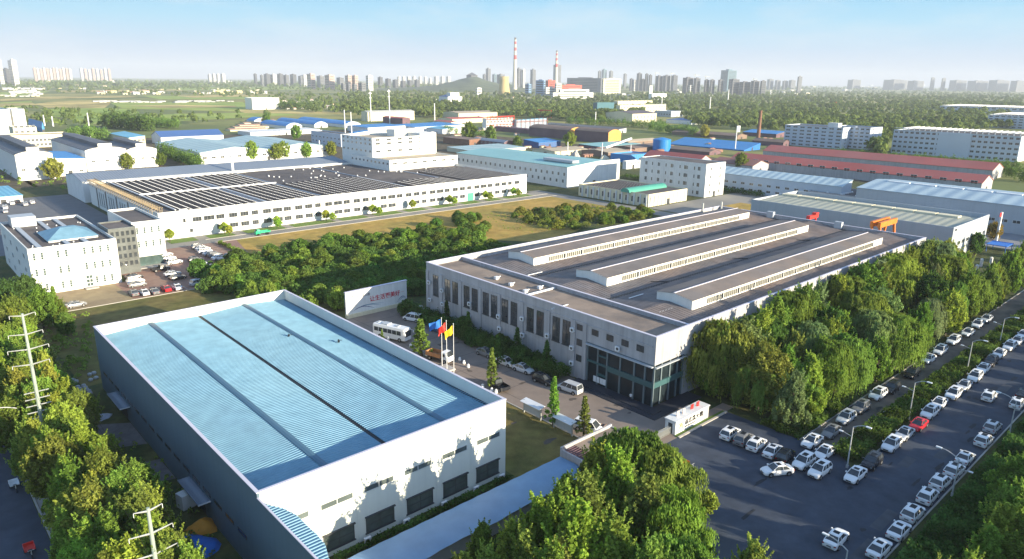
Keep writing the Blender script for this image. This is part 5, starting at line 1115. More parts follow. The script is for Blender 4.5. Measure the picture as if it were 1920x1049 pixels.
heap("tarpaulin_heap", "orange tarpaulin over a heap beside the blue one", "tarpaulin", 378, 985, 1.9, 1.6, 1.4, ORTARP, 5)
heap("tarpaulin_heap", "pale crumpled sheet on the ground by the first side canopy", "tarpaulin", 182, 783, 1.9, 1.8, .5, M("pale_sheeting", (.45, .50, .58), .6, .25, 1.2), 8)
x, y = G(349, 938, 1.0); m_ = MB(); m_.box(-.9, .9, -.8, .8, .1, 2.1); m_.box(-.8, .8, -.7, .7, 0, .1); m_.box(-.92, -.9, -.3, .3, .3, 1.8)
tag(m_.build("tank_cabinet", WHITE2, None, (x, y, .02), .2), "pale boxy cabinet standing outside the second side canopy", "cabinet")
bg_ = MB(); bg_.lathe([(.34, 0), (.42, .15), (.40, .38), (.24, .5)], 8); bme = bg_.mesh("sack", M('woven_sack', (.42, .43, .46), .8, .2, 2.0))
k = 0
for row in range(5):
    for c_ in range(5):
        x, y = G(134, 737, .3); o = put("sack", bme, None, (x-1.6+c_*1.0+random.uniform(-.1, .1), y-2.2+row*1.1, .03), random.random()); tag(o, "white sack in the block of sacks between the trees and the shaded wall", "sack", "white sacks stacked beside the shaded wall")
for i, (px, py) in enumerate(((168,702),(176,699),(170,712),(180,708),(137,712),(143,715))):
    x, y = G(px, py, .3); tag(put("sack", bme, None, (x, y, .03), i), "white sack lying apart near the corner of the shaded wall", "sack", "loose white sacks near the wall corner")
SLABS = M("dirty_slabs", (.15, .145, .15), .9, .3, .6)
sheet("side_yard_paving", [(17.5, 112), (24.5, 109), (24.5, 118), (20, 121), (17, 119)], 0.03, SLABS); sheet("side_yard_paving", [(17, 98), (24.5, 96), (24.5, 103), (19, 104)], 0.03, SLABS)
# gantry crane behind the big factory, orange
x, y = G(1640, 480); r = thing("gantry_crane", "orange gantry crane standing between the brown-roofed factory and grey hall", "crane", (222.5, 80.5, 0))
A = onx(222.5+8, 1646, 428); B = onx(222.5+8, 1680, 412)
m_ = MB(); m_.box(-.8, 12, 0, .9, 12.6, 14.2); m_.box(-.8, 12, 2.2, 3.1, 12.6, 14.2)
for q in range(7): m_.box(q*1.9, q*1.9+.25, .9, 2.2, 12.8, 13.1)
m_.build("girder", ORANGE, r)
for (xx, yy_) in ((0, .45), (0, 2.65), (11, .45), (11, 2.65)):
    m_ = MB(); m_.tube((xx, yy_, 12.7), (xx, yy_+(-1.6 if yy_ < 1 else 1.6), 0), .42, .3, n=6); m_.build("leg", ORANGE, r)
r2 = thing("gantry_crane", "red-orange crane beam just showing above the factory's rear parapet", "crane", (224, 103, 0)); m_ = MB(); m_.box(-.5, 5.5, 0, 1.2, 11.6, 12.7); m_.box(3.5, 5.5, -.1, 1.3, 12.7, 13.3); m_.build("girder", RED, r2)
for xx in (0, 5): m_ = MB(); m_.tube((xx, .6, 11.7), (xx, .6, 0), .3, n=6); m_.build("leg", RED, r2)
# entrance group near the grey hall: gate piers
for i, (px, py) in enumerate(((1830, 512), (1839, 500), (1750, 508), (1760, 508), (1788, 516), (1857, 497))):
    x, y = G(px, py); m_ = MB(); m_.box(-.35, .35, -.35, .35, 0, 2.2); m_.lathe([(.5, 2.2), (.5, 2.35), (.1, 2.6)], 4); tag(m_.build("gate_pier", WHITE2, None, (x, y, 0)), "white capped gate pier near the lit corner of the grey hall", "gate pier", "gate piers near the grey hall")
x, y = G(1872, 472); m_ = MB(); m_.box(-4, 4, -3, 3, 2.6, 2.8); [m_.tube((a, b, 0), (a, b, 2.6), .1, n=6) for a in (-3.7, 3.7) for b in (-2.7, 2.7)]; tag(m_.build("canopy_tent", BLUEC, None, (x, y, 0)), "bright blue canopy tent at the right edge beyond the treetops", "tent")
x, y = G(1868, 452); r = thing("flagpole", "white pylon-like flagpole with a pink-red flag beside the grey hall's right wall", "flagpole", (x, y, 0)); m_ = MB(); m_.box(-.5, .5, -.3, .3, 0, 10.5); m_.build("pole", WHITE2, r); m_ = MB(); m_.box(-2.0, -.5, -.05, .05, 9.0, 10.4); m_.build("flag", RED, r)
# person at the glass entrance
x, y = G(1182, 754); r = thing("person", "person in white shirt and dark trousers walking before the glass entrance", "person", (x, y, .04), 2.2)
sk = bpy.data.meshes.new("body"); J = [(0,0,.95),(0,0,1.2),(0,0,1.42),(0,0,1.52),(0,0,1.68),(.1,.02,.9),(.11,.12,.5),(.1,.10,.06),(-.1,-.02,.9),(-.11,-.08,.5),(-.1,-.28,.08),(.19,0,1.4),(.25,-.08,1.12),(.24,.06,.9),(-.19,0,1.4),(-.25,.08,1.12),(-.24,.2,.92)]
E_ = [(0,1),(1,2),(2,3),(3,4),(0,5),(5,6),(6,7),(0,8),(8,9),(9,10),(2,11),(11,12),(12,13),(2,14),(14,15),(15,16)]
sk.from_pydata(J, E_, []); body = bpy.data.objects.new("body", sk); C.objects.link(body); body.parent = r
md = body.modifiers.new("skin", 'SKIN')
RR = [.15,.13,.17,.055,.10,.085,.06,.05,.085,.06,.05,.055,.042,.04,.055,.042,.04]
for v, q in zip(sk.skin_vertices[0].data, RR): v.radius = (q, q*.8)
sk.skin_vertices[0].data[0].use_root = True
ms = body.modifiers.new("sub", 'SUBSURF'); ms.levels = 1; ms.render_levels = 1
dg = bpy.context.evaluated_depsgraph_get(); me2 = bpy.data.meshes.new_from_object(body.evaluated_get(dg)); body.modifiers.clear(); body.data = me2
me2.materials.clear()
for m_ in (M("skin_tone", (.45, .28, .2), .6), M("white_shirt", (.75, .76, .78), .8), M("dark_trousers", (.03, .03, .045), .8), M("black_hair", (.012, .01, .01), .6)): me2.materials.append(m_)
for p in me2.polygons:
    c_ = p.center; p.material_index = 3 if c_.z > 1.70 or (c_.z > 1.60 and c_.y > .02) else 0 if c_.z > 1.47 or (abs(c_.x) > .2 and c_.z < 1.1) else 1 if c_.z > .95 else 2 if c_.z > .1 else 3
# ================================================================ VEGETATION
def leaves(name, cen, nor, size, tint, wood=None, droop=False):
    """one small bent quad per leaf clump; numpy arrays (N,3),(N,3),(N,),(N,)"""
    n = len(cen); nor = nor/np.maximum(1e-6, np.linalg.norm(nor, axis=1))[:, None]
    a = np.cross(nor, rng.normal(size=(n, 3))); a /= np.maximum(1e-6, np.linalg.norm(a, axis=1))[:, None]; b = np.cross(nor, a)
    if droop: b = np.tile([0, 0, -1.0], (n, 1)) + rng.normal(size=(n, 3))*.18; a = np.cross(b, nor); a /= np.maximum(1e-6, np.linalg.norm(a, axis=1))[:, None]
    s = size[:, None]; w_ = .42 if not droop else .20
    v = np.stack([cen - b*s*.6, cen + a*s*w_ , cen + b*s*.6, cen - a*s*w_], 1).reshape(-1, 3)
    f = np.arange(n*4).reshape(-1, 4)
    vs, loops, starts, tot, mi = [v], [f.reshape(-1)], [np.arange(n)*4], [np.full(n, 4)], [np.zeros(n, int)]
    tl = np.repeat(tint, 4)
    if wood:
        base = n*4; k = n*4; wv = np.array(wood.v); 
        vs.append(wv); ll = []; st = []; tt = []
        for fa in wood.f: st.append(k); tt.append(len(fa)); ll += [base+i for i in fa]; k += len(fa)
        loops.append(np.array(ll)); starts.append(np.array(st)); tot.append(np.array(tt)); mi.append(np.ones(len(st), int)); tl = np.concatenate([tl, np.ones(len(wv))])
    V = np.concatenate(vs); Lp = np.concatenate(loops); me = bpy.data.meshes.new(name)
    me.vertices.add(len(V)); me.vertices.foreach_set('co', V.astype(np.float32).reshape(-1)); me.loops.add(len(Lp)); me.loops.foreach_set('vertex_index', Lp.astype(np.int32))
    S = np.concatenate(starts); me.polygons.add(len(S)); me.polygons.foreach_set('loop_start', S.astype(np.int32)); me.polygons.foreach_set('loop_total', np.concatenate(tot).astype(np.int32))
    me.materials.append(LEAF); me.materials.append(BARK); me.polygons.foreach_set('material_index', np.concatenate(mi).astype(np.int32))
    at = me.attributes.new('tint', 'FLOAT', 'POINT'); at.data.foreach_set('value', tl.astype(np.float32)); me.update(calc_edges=True); me.validate(); return me
def env(kind, t):
    if kind == 'broad': return math.sin(PI*min(1, max(0, (t*.93+.10))))**.55
    if kind == 'oval': return min(1, t*3.4+.35)*(1-t)**.8*1.2+.04
    if kind == 'poplar': return (1-t)**.55*min(1, t*6+.35)
    if kind == 'cone': return max(.04, (1-t)**.9)
    if kind == 'willow': return math.sin(PI*min(1, .22+t*.74))**.6
    return 1
def tree_protos(kind, seed, H, R, z0, ncl, per, ls, clr, wood=True):
    rs = np.random.default_rng(seed); cs = []
    lob = rs.uniform(0, 2*PI, 3)
    for i in range(ncl):
        t = (i+.5)/ncl; t = t**.9; th = i*2.39996 + rs.uniform(-.4, .4)
        e = env(kind, t)*R*(1+.16*math.sin(2*th+lob[0])+.12*math.sin(3*th+lob[1]+t*5)); q = e*math.sqrt(rs.uniform(.25, 1.0)) if kind != 'cone' else e*rs.uniform(.5, 1.05)
        cs.append((q*math.cos(th), q*math.sin(th), z0+(H-z0)*t+rs.uniform(-.25, .25)*clr))
    cs = np.array(cs); cl_t = rs.uniform(.62, 1.28, ncl)
    if kind == 'willow':
        cen, nor, tn = [], [], []
        for c, tv in zip(cs, cl_t):
            for s_ in range(per//12):
                th = rs.uniform(0, 2*PI); o = c + np.array([math.cos(th), math.sin(th), 0])*rs.uniform(.1, clr); Ls = rs.uniform(1.0, 3.4)*(.5+.5*min(1, np.hypot(*o[:2])/R+.2)); Ls = min(Ls, o[2]-.6)
                out = np.array([o[0], o[1], 0]); out /= max(.1, np.linalg.norm(out))
                for j in range(12):
                    u = j/11; cen.append(o + out*(.5*math.sin(u*1.5)) + np.array([0, 0, .45*math.sin(u*PI)-Ls*u*u*.9-Ls*.1*u]) + rs.normal(size=3)*.05); nor.append(out + rs.normal(size=3)*.4 + np.array([0, 0, .4])); tn.append(tv*rs.uniform(.8, 1.2))
        cen, nor, tn = np.array(cen), np.array(nor), np.array(tn); size = rs.uniform(.8, 1.25, len(cen))*ls
    else:
        N_ = ncl*per; idx = np.repeat(np.arange(ncl), per)
        d = rs.normal(size=(N_, 3)); d /= np.linalg.norm(d, axis=1)[:, None]; rr = rs.uniform(.35, 1.0, N_)**.5*clr
        sc = np.array([.95, .95, .95]) if kind != 'oval' else np.array([.72, .72, 1.45])
        cen = cs[idx] + d*rr[:, None]*sc*rs.uniform(.8, 1.2, (ncl, 1))[idx]
        ax_ = np.stack([cen[:, 0], cen[:, 1], (cen[:, 2]-(z0+H)/2)*.6], 1); ax_ /= np.maximum(.3, np.linalg.norm(ax_, axis=1))[:, None]
        nor = d*.55 + ax_*.35 + rs.normal(size=(N_, 3))*.75; tn = cl_t[idx]*rs.uniform(.6, 1.35, N_); size = rs.uniform(.7, 1.3, N_)*ls
    if kind in ('oval', 'broad') and H > 5:
        # upright young shoots break the outline
        c2, n2, t2 = [], [], []
        for c in cs[rs.choice(ncl, 46, replace=False)]:
            if c[2] < H*.35: continue
            o = np.array([c[0], c[1], 0]); o /= max(.2, np.linalg.norm(o)); q = rs.uniform(1.0, 2.0)*H/12; u = rs.uniform(0, 1, 34)[:, None]
            c2.append(c + o*clr*.5 + (np.array([0, 0, 1.0])+o*.35)*u*q*1.1 + rs.normal(size=(34, 3))*(.24*(1.05-u))); n2.append(rs.normal(size=(34, 3))+o); t2.append(np.full(34, rs.uniform(.9, 1.35)))
        cen = np.concatenate([cen]+c2); nor = np.concatenate([nor]+n2); tn = np.concatenate([tn]+t2); size = np.concatenate([size, rs.uniform(.7, 1.1, len(cen)-len(size))*ls*.9])
    wd = None
    if wood:
        wd = MB(); rb = .018*H+.05; wd.tube((0, 0, 0), (.03*H*.3, 0, H*.35), rb, rb*.72, n=8, caps=False); wd.tube((.03*H*.3, 0, H*.35), (0, .02*H, H*.78), rb*.72, rb*.25, n=7, caps=False)
        for c in cs[rs.choice(ncl, min(ncl, 11), replace=False)]:
            zb = min(c[2]*.72, H*.62); m1 = ((c[0])*.4, c[1]*.4, zb+(c[2]-zb)*.55); wd.tube((0, 0, zb), m1, rb*.35, rb*.22, n=5, caps=False); wd.tube(m1, tuple(c), rb*.22, rb*.07, n=5, caps=False)
    return cen, nor, size, tn, wd
TREES = {}
def proto(key, kind, seeds, H, R, z0, ncl, per, ls, clr, trunk=True, name="tree"):
    TREES[key] = []
    for sd in seeds:
        cen, nor, size, tn, wd = tree_protos(kind, sd, H, R, z0, ncl, per, ls, clr, wood=trunk)
        cm = leaves("crown", cen, nor, size, tn, droop=(kind == 'willow')); tm = wd.mesh("trunk", BARK) if wd else None
        TREES[key].append((cm, tm, H, R, name))
# key, silhouette, seeds, height, radius, crown base, clumps, leaves per clump, leaf size, clump radius
proto('broad', 'broad', (1, 2, 3), 11, 3.6, 1.6, 190, 88, .33, .72)
proto('oval', 'oval', (4, 5, 6), 12.4, 3.3, 1.2, 190, 88, .33, .62)
proto('poplar', 'oval', (7, 8, 28), 13.4, 3.3, .8, 190, 88, .32, .60)
proto('willow', 'willow', (9, 10), 11, 4.3, 3.2, 130, 192, .38, .9)
proto('slim', 'cone', (11, 12, 13), 7.5, 1.15, .9, 70, 34, .24, .28)
proto('ball', 'broad', (14,), 3.4, 1.25, 1.3, 40, 60, .22, .42)
proto('bush', 'broad', (15, 16, 17, 18), 3.6, 2.2, .1, 80, 62, .26, .55, trunk=False, name="shrub")
proto('midtree', 'broad', (20, 21, 22, 23), 10, 3.8, 1.5, 60, 34, .75, 1.2)
GRE, YEL, OLI, DKG, LIM, SIL, ORY = (.18, .27, .05, 1), (.29, .36, .06, 1), (.21, .29, .055, 1), (.10, .185, .045, 1), (.24, .345, .06, 1), (.23, .30, .12, 1), (.38, .33, .07, 1)
nv_ = [0]
def plant(key, x, y, h, col, label, cat="tree", group=None, z=0.0, wide=1.0, i=None, jit=.12):
    pr = TREES[key]; nv_[0] += 1; cm, tm, H, R, nm = pr[(nv_[0] if i is None else i) % len(pr)]
    s = h/H; w_ = wide*s*random.uniform(.94, 1.08); rz = random.uniform(0, 2*PI); c = tuple(max(0, v*(1+random.uniform(-jit, jit))) for v in col[:3])+(1,)
    if tm:
        r = thing(nm, label, cat, (x, y, z), rz, group); r.scale = (w_, w_, s); o = put("crown", cm, r); put("trunk", tm, r)
    else:
        o = put(nm, cm, None, (x, y, z), rz); o.scale = (w_, w_, s); tag(o, label, cat, group)
    o.color = c; return o
def cj(a, b, t): return tuple(a[i]*(1-t)+b[i]*t for i in range(4))
# --- avenue trees between the big factory and the service road (labels by kind and by neighbour)
mid = [  # px, py of crown top, height, kind, colour, label
 (1322,612,12.5,'poplar',GRE,"tall bright poplar hugging the lit corner of the grey factory, leftmost of the row"),
 (1362,640,10.5,'broad',GRE,"round green tree right of the corner poplar, above the gate sign"),
 (1402,592,11.5,'willow',DKG,"dark willow between the corner poplar and the factory wall"),
 (1432,668,10,'willow',GRE,"hanging willow standing over the row of slanted cars"),
 (1478,655,9.5,'oval',GRE,"green tree directly behind the dark cars of the slanted row"),
 (1440,578,12,'broad',GRE,"broad green crown under the front of the third roof lantern"),
 (1520,560,12,'poplar',SIL,"silvery poplar rising past the factory's lit wall, left of a pair"),
 (1572,528,12.5,'oval',GRE,"dense tree before the middle of the factory's lit wall"),
 (1620,508,13,'poplar',SIL,"silvery poplar past the middle of the factory's lit wall"),
 (1668,482,13.5,'poplar',GRE,"tallest leafy poplar near the far corner of the brown-roofed factory"),
 (1706,470,14,'poplar',LIM,"bright poplar screening the far right corner of the brown-roofed factory"),
 (1545,640,10,'oval',OLI,"olive-yellow tree over the start of the service road"),
 (1508,690,8.5,'broad',LIM,"low lime-green tree next to the white cars at the service road's near end"),
 (1596,640,10,'willow',GRE,"willow with hanging fringe above the black crossover on the service road"),
 (1640,590,11,'willow',SIL,"pale grey-green willow in the middle of the tree belt"),
 (1690,600,10.5,'willow',GRE,"willow whose fringe hangs over the white cars midway along the service road"),
 (1735,575,10,'oval',GRE,"round green tree left of the golden one"),
 (1786,552,10,'broad',YEL,"golden-yellow crown standing out of the tree belt"),
 (1822,520,10.5,'oval',LIM,"bright lime tree right of the golden crown"),
 (1862,500,10.5,'oval',OLI,"yellow-green tree near the far end of the service road"),
 (1892,478,11,'poplar',LIM,"upright lime tree at the right edge near the blue tent"),
 (1910,520,10,'oval',GRE,"green tree at the right frame edge over the lamp posts"),
 (1560,585,11.5,'broad',DKG,"dark crown deep in the belt behind the olive-yellow tree"),
 (1625,545,11.5,'broad',DKG,"dark crown deep in the belt behind the pale willow"),
 (1752,520,11,'broad',DKG,"dark crown behind the golden tree"),
 (1660,640,8.5,'oval',LIM,"smaller lime tree above the white cars halfway up the service road"),
]
for px, py, h, kd, col, lab in mid:
    x, y = G(px, py, h*.97); y = min(max(y, 45.4), 61.5); plant(kd, x, y, h, col, lab, group=None, wide=1.1)
for k in range(8):
    plant('oval', 222+k*11, random.uniform(46, 50), random.uniform(9, 11), (GRE, LIM, OLI)[k % 3], "green tree farther along the service road beyond the golden tree", group="trees at the far end of the service road")
k = 0
for x in np.arange(106, 216, 6.4):
    for y in (47.6, 54.5, 61.0):
        k += 1; kd = ('oval', 'willow', 'broad', 'poplar')[(k*7) % 4]; xx, yy = x+random.uniform(-2, 2), y+random.uniform(-1.2, 1.2); hh = random.uniform(7.4, 10.4) if y < 50 else random.uniform(10, 12) if y < 58 else random.uniform(12.4, 14.0); kd = 'poplar' if y > 58 and k % 3 else kd
        if 160 < x < 186 and y > 50 and y < 58: continue
        plant(kd, xx, yy, hh, (GRE, SIL, OLI, OLI, YEL)[k % 5], "leafy tree packed in the belt between the lit factory wall and the service road", group="packed trees between the factory wall and the service road", wide=1.1)
# --- trees at the bottom in front of the blue-roofed factory
bot = [(1190,822,11,'willow',GRE,"big willow beside the guardhouse with its fringe over the car park"), (1232,850,10.5,'willow',OLI,"willow overhanging the car park edge, right of the big willow"),
 (1160,860,12,'oval',LIM,"lime-green tree in front of the guardhouse willow"), (1118,848,11.5,'poplar',LIM,"pointed lime tree just left of the willow"), (1215,905,11.4,'oval',OLI,"olive tree in the middle of the bottom clump"), (1262,935,10,'willow',GRE,"willow trailing down the right side of the bottom clump"), (1268,1030,9.5,'willow',GRE,"lowest willow on the right side of the bottom clump"),
 (1062,905,11.2,'oval',LIM,"bright round tree at the upper left shoulder of the bottom clump"), (1012,948,10.2,'oval',LIM,"lime tree stepping down the left side of the bottom clump"), (1085,960,12.6,'oval',YEL,"olive crown in the centre of the bottom clump"), (1150,985,11.2,'oval',LIM,"broad lime crown low in the bottom clump"),
 (960,990,8.6,'oval',LIM,"leafy tree near the bottom frame left of the clump"), (915,1035,7.4,'oval',LIM,"leftmost tree top of the bottom clump at the frame edge"), (1030,1040,10,'oval',GRE,"green crown at the bottom frame edge below the olive one"), (1225,1030,11,'oval',OLI,"olive crown at the bottom frame edge near the willows")]
for px, py, h, kd, col, lab in bot:
    h = h+.4; x, y = G(px, py, h*.97); plant(kd, x, y, h, col, lab, wide=1.12)
for k, (x, y, h) in enumerate(((30, 33, 8), (38, 32, 8), (46, 31, 8.5), (54, 30, 9), (24, 30, 8), (60, 29, 9))):
    plant('oval', x, y, h, LIM, "tree of the roadside belt continuing below the bottom clump", group="roadside belt below the bottom clump")
x, y = G(1327, 940, 2.6); plant('ball', x, y, 3.8, LIM, "small lone round tree on the asphalt right of the willows")
for px, py, h in ((905, 990, 7.6), (870, 1045, 6.8), (985, 1010, 9.5), (1060, 1005, 10.5), (1100, 905, 12)):
    x, y = G(px, py, h*.97); plant('oval', x, y, h, (LIM, OLI, GRE)[int(px) % 3], "leafy pointed tree filling the lower left of the bottom clump", group="filler trees of the bottom clump", wide=1.1)
k = 0
for y in np.arange(58, 182, 7.4):
    for x in (11.0, 14.0, 17.0):
        k += 1; plant(('oval', 'broad')[k % 2], x+random.uniform(-1, 1), y+random.uniform(-2, 2), random.uniform(7, 8.6), (YEL, OLI, YEL, LIM)[k*3 % 4], "leafy tree packed in the belt along the left road", group="packed trees of the belt along the left road", wide=1.1)
# --- lower right corner trees and the belt beyond the right kerb
rt = [(1800,1035,8,LIM), (1840,985,8.5,LIM), (1868,940,8.5,YEL), (1900,905,9,OLI), (1872,1000,8,GRE), (1915,960,8.5,LIM), (1750,1049,7.5,LIM), (1908,1040,8,GRE), (1905,850,9,LIM)]
labs = ["lime crown at the bottom of the corner belt right of the road", "lime crown second up in the corner belt right of the road", "yellowish crown in the corner belt right of the road", "olive crown at the upper end of the corner belt", "green crown inside the corner belt right of the road", "lime crown at the right edge of the corner belt", "lowest leftmost crown of the corner belt", "green crown in the very bottom right corner", "lime crown hanging in from the right edge above the kerb hedge"]
for (px, py, h, col), lab in zip(rt, labs): h -= .8; x, y = G(px+22, py+14, h*.97); plant('broad' if h > 8 else 'oval', x, y, h, col, lab, wide=1.15)
for k in range(20):
    plant(('oval', 'broad')[k % 2], 104+k*9.5+random.uniform(-2, 2), 12.0+random.uniform(-3, 2), random.uniform(8, 11), (LIM, OLI, GRE)[k % 3], "tree of the belt continuing right of the road beyond the frame", group="roadside belt right of the road")
for k in range(10): plant('oval', 62+k*8.0, 3.5+random.uniform(-2, 2), random.uniform(9, 12), LIM, "tree of the second row right of the road beyond the frame", group="second row right of the road")
# --- left belt along the left road
lt = [(22,560,'broad',GRE,9), (70,545,'broad',GRE,9), (10,620,'oval',LIM,9), (52,650,'broad',LIM,9), (30,700,'oval',YEL,9), (88,690,'oval',YEL,8.5), (12,755,'broad',GRE,8.5), (60,745,'oval',OLI,8.5), (110,765,'broad',YEL,9), (45,800,'oval',LIM,8), (150,800,'oval',YEL,9), (95,830,'broad',OLI,9), (185,855,'broad',OLI,9), (130,880,'oval',GRE,9), (215,895,'oval',OLI,9), (165,920,'broad',YEL,9), (245,935,'broad',OLI,9), (120,965,'oval',LIM,7.5), (200,975,'oval',OLI,9), (280,975,'oval',YEL,9), (150,1020,'broad',LIM,7), (240,1020,'broad',YEL,9), (305,1025,'oval',OLI,9), (190,1049,'oval',GRE,8.5)]
for k, (px, py, kd, col, h) in enumerate(lt):
    x, y = G(px, py, h*.97); x = min(x, 20.5) if py > 640 else x
    plant(kd, x, y, h, col, "%s tree of the belt along the left road, %s from the belt's top end" % ({id(GRE): "green", id(LIM): "lime-green", id(YEL): "yellowish", id(OLI): "olive"}[id(col)], (ORD+["nineteenth", "twentieth", "twenty-first", "twenty-second", "twenty-third", "twenty-fourth"])[k].replace('nearest', 'first')), wide=1.05)
lt2 = [(45,522,'broad',DKG,8,"dark tree against the left wall of the white office"), (95,560,'broad',GRE,6.5,"wide round bush-like tree by the sandy track below the white office"), (98,540,'slim',LIM,7,"thin feathery tree before the white office's left corner"), (8,530,'broad',DKG,8,"dark tree at the left frame edge beside the white office"), (120,590,'broad',GRE,5,"low round tree right of the pylon top")]
for px, py, kd, col, h, lab in lt2: x, y = G(px, py, h*.97); plant(kd, x, y, h, col, lab, wide=1.15)
# --- slim yellow-green trees in the yard
for k, (px, py, pt, lab) in enumerate(((790,668,600,"slim spiky ginkgo-like tree beside the tipper truck"), (922,728,655,"slim dense tree beside the black pickup truck"), (1037,800,710,"slim yellow tree between the two notice boards"), (1094,822,744,"slim yellow tree beside the guardhouse"), (717,645,618,"small pointed tree top rising behind the roof edge by the coach"))):
    x, y = G(px, py); h = float(min(np.arange(2, 14, .1), key=lambda z: abs(P(x, y, z)[1]-pt))); plant('slim', x, y, h, (OLI, OLI, LIM, OLI, LIM)[k], lab, wide=(1.7 if k == 0 else 1.0))
for k, (px, py) in enumerate(((933,690),(972,672),(1024,700),(878,640),(845,615))):
    x, y = G(px, py); plant('slim', min(x, 90.5), y, 6.5, DKG, "thin dark sapling before the tall windows, %s from the billboard end" % ORD[4-k].replace('nearest', 'first'), wide=1.2)
# hedge masses along the factory front
def hedge(name, lab, x0, x1, y0, y1, h, n, col, ls=.26):
    cen = np.stack([rng.uniform(x0, x1, n), rng.uniform(y0, y1, n), rng.uniform(0.05, 1, n)**.5*h*(1+.18*np.sin(rng.uniform(0, 6, n)))], 1)
    bump = .16*np.sin(cen[:, 0]*1.1+cen[:, 1]*.7)+.12*np.sin(cen[:, 0]*2.3-cen[:, 1]*1.9); cen[:, 2] *= (1+bump)
    cen[:, 0] += .35*np.sin(cen[:, 1]*1.7); nor = rng.normal(size=(n, 3))+np.array([0, 0, .5])
    o = put(name, leaves(name, cen, nor, rng.uniform(.7, 1.3, n)*ls, rng.uniform(.7, 1.25, n)*(.85+.3*np.sin(cen[:, 0]*.6+cen[:, 1]*.4)))); o.color = col; return tag(o, lab, "hedge")
hedge("hedge", "dark shrubbery bed under the tall windows of the grey factory", 87.6, 92.2, 84, 137, 2.2, 26000, cj(DKG, GRE, .15))
for i in range(16):
    x = random.uniform(88.2, 91.4); y = 88+i*3.1; plant('bush', x, y, random.uniform(2.6, 4.2), DKG, "rounded dark shrub in the bed under the tall windows", "shrub", "shrubs in the bed under the tall windows", wide=.8)
hedge("hedge", "hedge strip between the service road and the main road", 100.5, 270, 34.9, 38.6, 1.5, 52000, cj(DKG, GRE, .35), .30)
hedge("hedge", "thick hedge bank behind the right kerb of the main road", 60, 230, 17.5, 22.0, 1.5, 52000, DKG, .34)
hedge("hedge", "low planting at the foot of the white end wall", bx0+8, bx1, by0-1.9, by0-1.1, .9, 2600, DKG)
hedge("hedge", "clipped hedge between the red car park and the dry meadow", 82.6, 84.0, 207, 238, 1.1, 3500, OLI)
hedge("hedge", "rough green verge behind the row of cars by the gate sign", 101.2, 121, 43.9, 50.5, .9, 12000, cj(DKG, GRE, .5), .3)
hedge("hedge", "strip of shrubs before the long low pale-blue workshop", 322, 328, 175, 262, 2.0, 6000, DKG, .5)
# --- overgrown plot of young trees
def inpoly(x, y, pg):
    c = False; j = len(pg)-1
    for i in range(len(pg)):
        if (pg[i][1] > y) != (pg[j][1] > y) and x < (pg[j][0]-pg[i][0])*(y-pg[i][1])/(pg[j][1]-pg[i][1])+pg[i][0]: c = not c
        j = i
    return c
plots = [(pix((385,545),(372,515),(440,497),(560,465),(690,452),(780,445),(900,455),(960,468),(880,500),(790,560),(770,595),(690,615),(640,600),(560,560),(480,590),(430,560)), 150, (2.8, 4.6), "leafy shrub in the overgrown plot between the two factories", "young trees and shrubs of the overgrown plot"),
 (pix((780,440),(860,408),(910,412),(925,432),(880,446),(800,452)), 26, (2.6, 3.6), "bushy shrub on the lit hump at the top of the overgrown plot", "shrubs on the hump of the overgrown plot"),
 (pix((960,410),(985,398),(1110,388),(1210,396),(1220,412),(1120,425),(1030,436),(1000,425)), 62, (2.0, 3.2), "olive bush of the rough patch by the canteen", "bushes of the rough patch by the canteen")]
for pg, n, hr, lab, grp in plots:
    xs = [p[0] for p in pg]; ys = [p[1] for p in pg]; c_ = 0; pts_ = []; tries = 0
    while c_ < n and tries < 20000:
        tries += 1; x, y = random.uniform(min(xs), max(xs)), random.uniform(min(ys), max(ys))
        if inpoly(x, y, pg) and not (y < 146 and x > 68) and not (y < 140 and x > 55) and all((x-a)**2+(y-b)**2 > 3.2 for a, b in pts_):
            pts_.append((x, y)); c_ += 1; col = cj(DKG, (LIM if random.random() < .4 else GRE), .25+random.random()*.75) if n != 62 else cj(GRE, ORY, random.random()*.5)
            plant('bush', x, y, random.uniform(*hr), col, lab, "shrub", grp, wide=1.15)
for px, py, col, h in ((655,560,YEL,4.6), (610,575,GRE,4.4), (575,570,GRE,4.6), (520,555,GRE,4.5), (505,535,LIM,4.4), (470,535,GRE,4.5), (400,512,GRE,4), (545,510,LIM,4.2), (700,500,DKG,4.5)):
    x, y = G(px, py, h); y = max(y, 148); plant('midtree', x, y, h+.6, col, "taller young tree at photo spot near pixel column %d of the overgrown plot" % px if False else "taller young tree standing out of the overgrown plot", group="taller trees in the overgrown plot", wide=.9)
tag(None, None) if False else None
# ball trees before the long workshop
for k, (px, py) in enumerate(((313,451),(416,438),(513,425),(607,414),(692,402),(790,398),(839,384),(905,375),(962,369),(438,446),(534,435),(633,420),(720,408),(867,390),(935,381),(990,374))):
    x, y = G(px, py); y = 250.5 if k < 9 else 247.2; plant('ball', x, y, 4.2 if k < 9 else 3.6, (.42, .52, .07, 1) if k % 2 else (.34, .46, .07, 1), "clipped ball-shaped yellow-green tree on the lawn verge of the long workshop", group="ball trees before the long workshop")
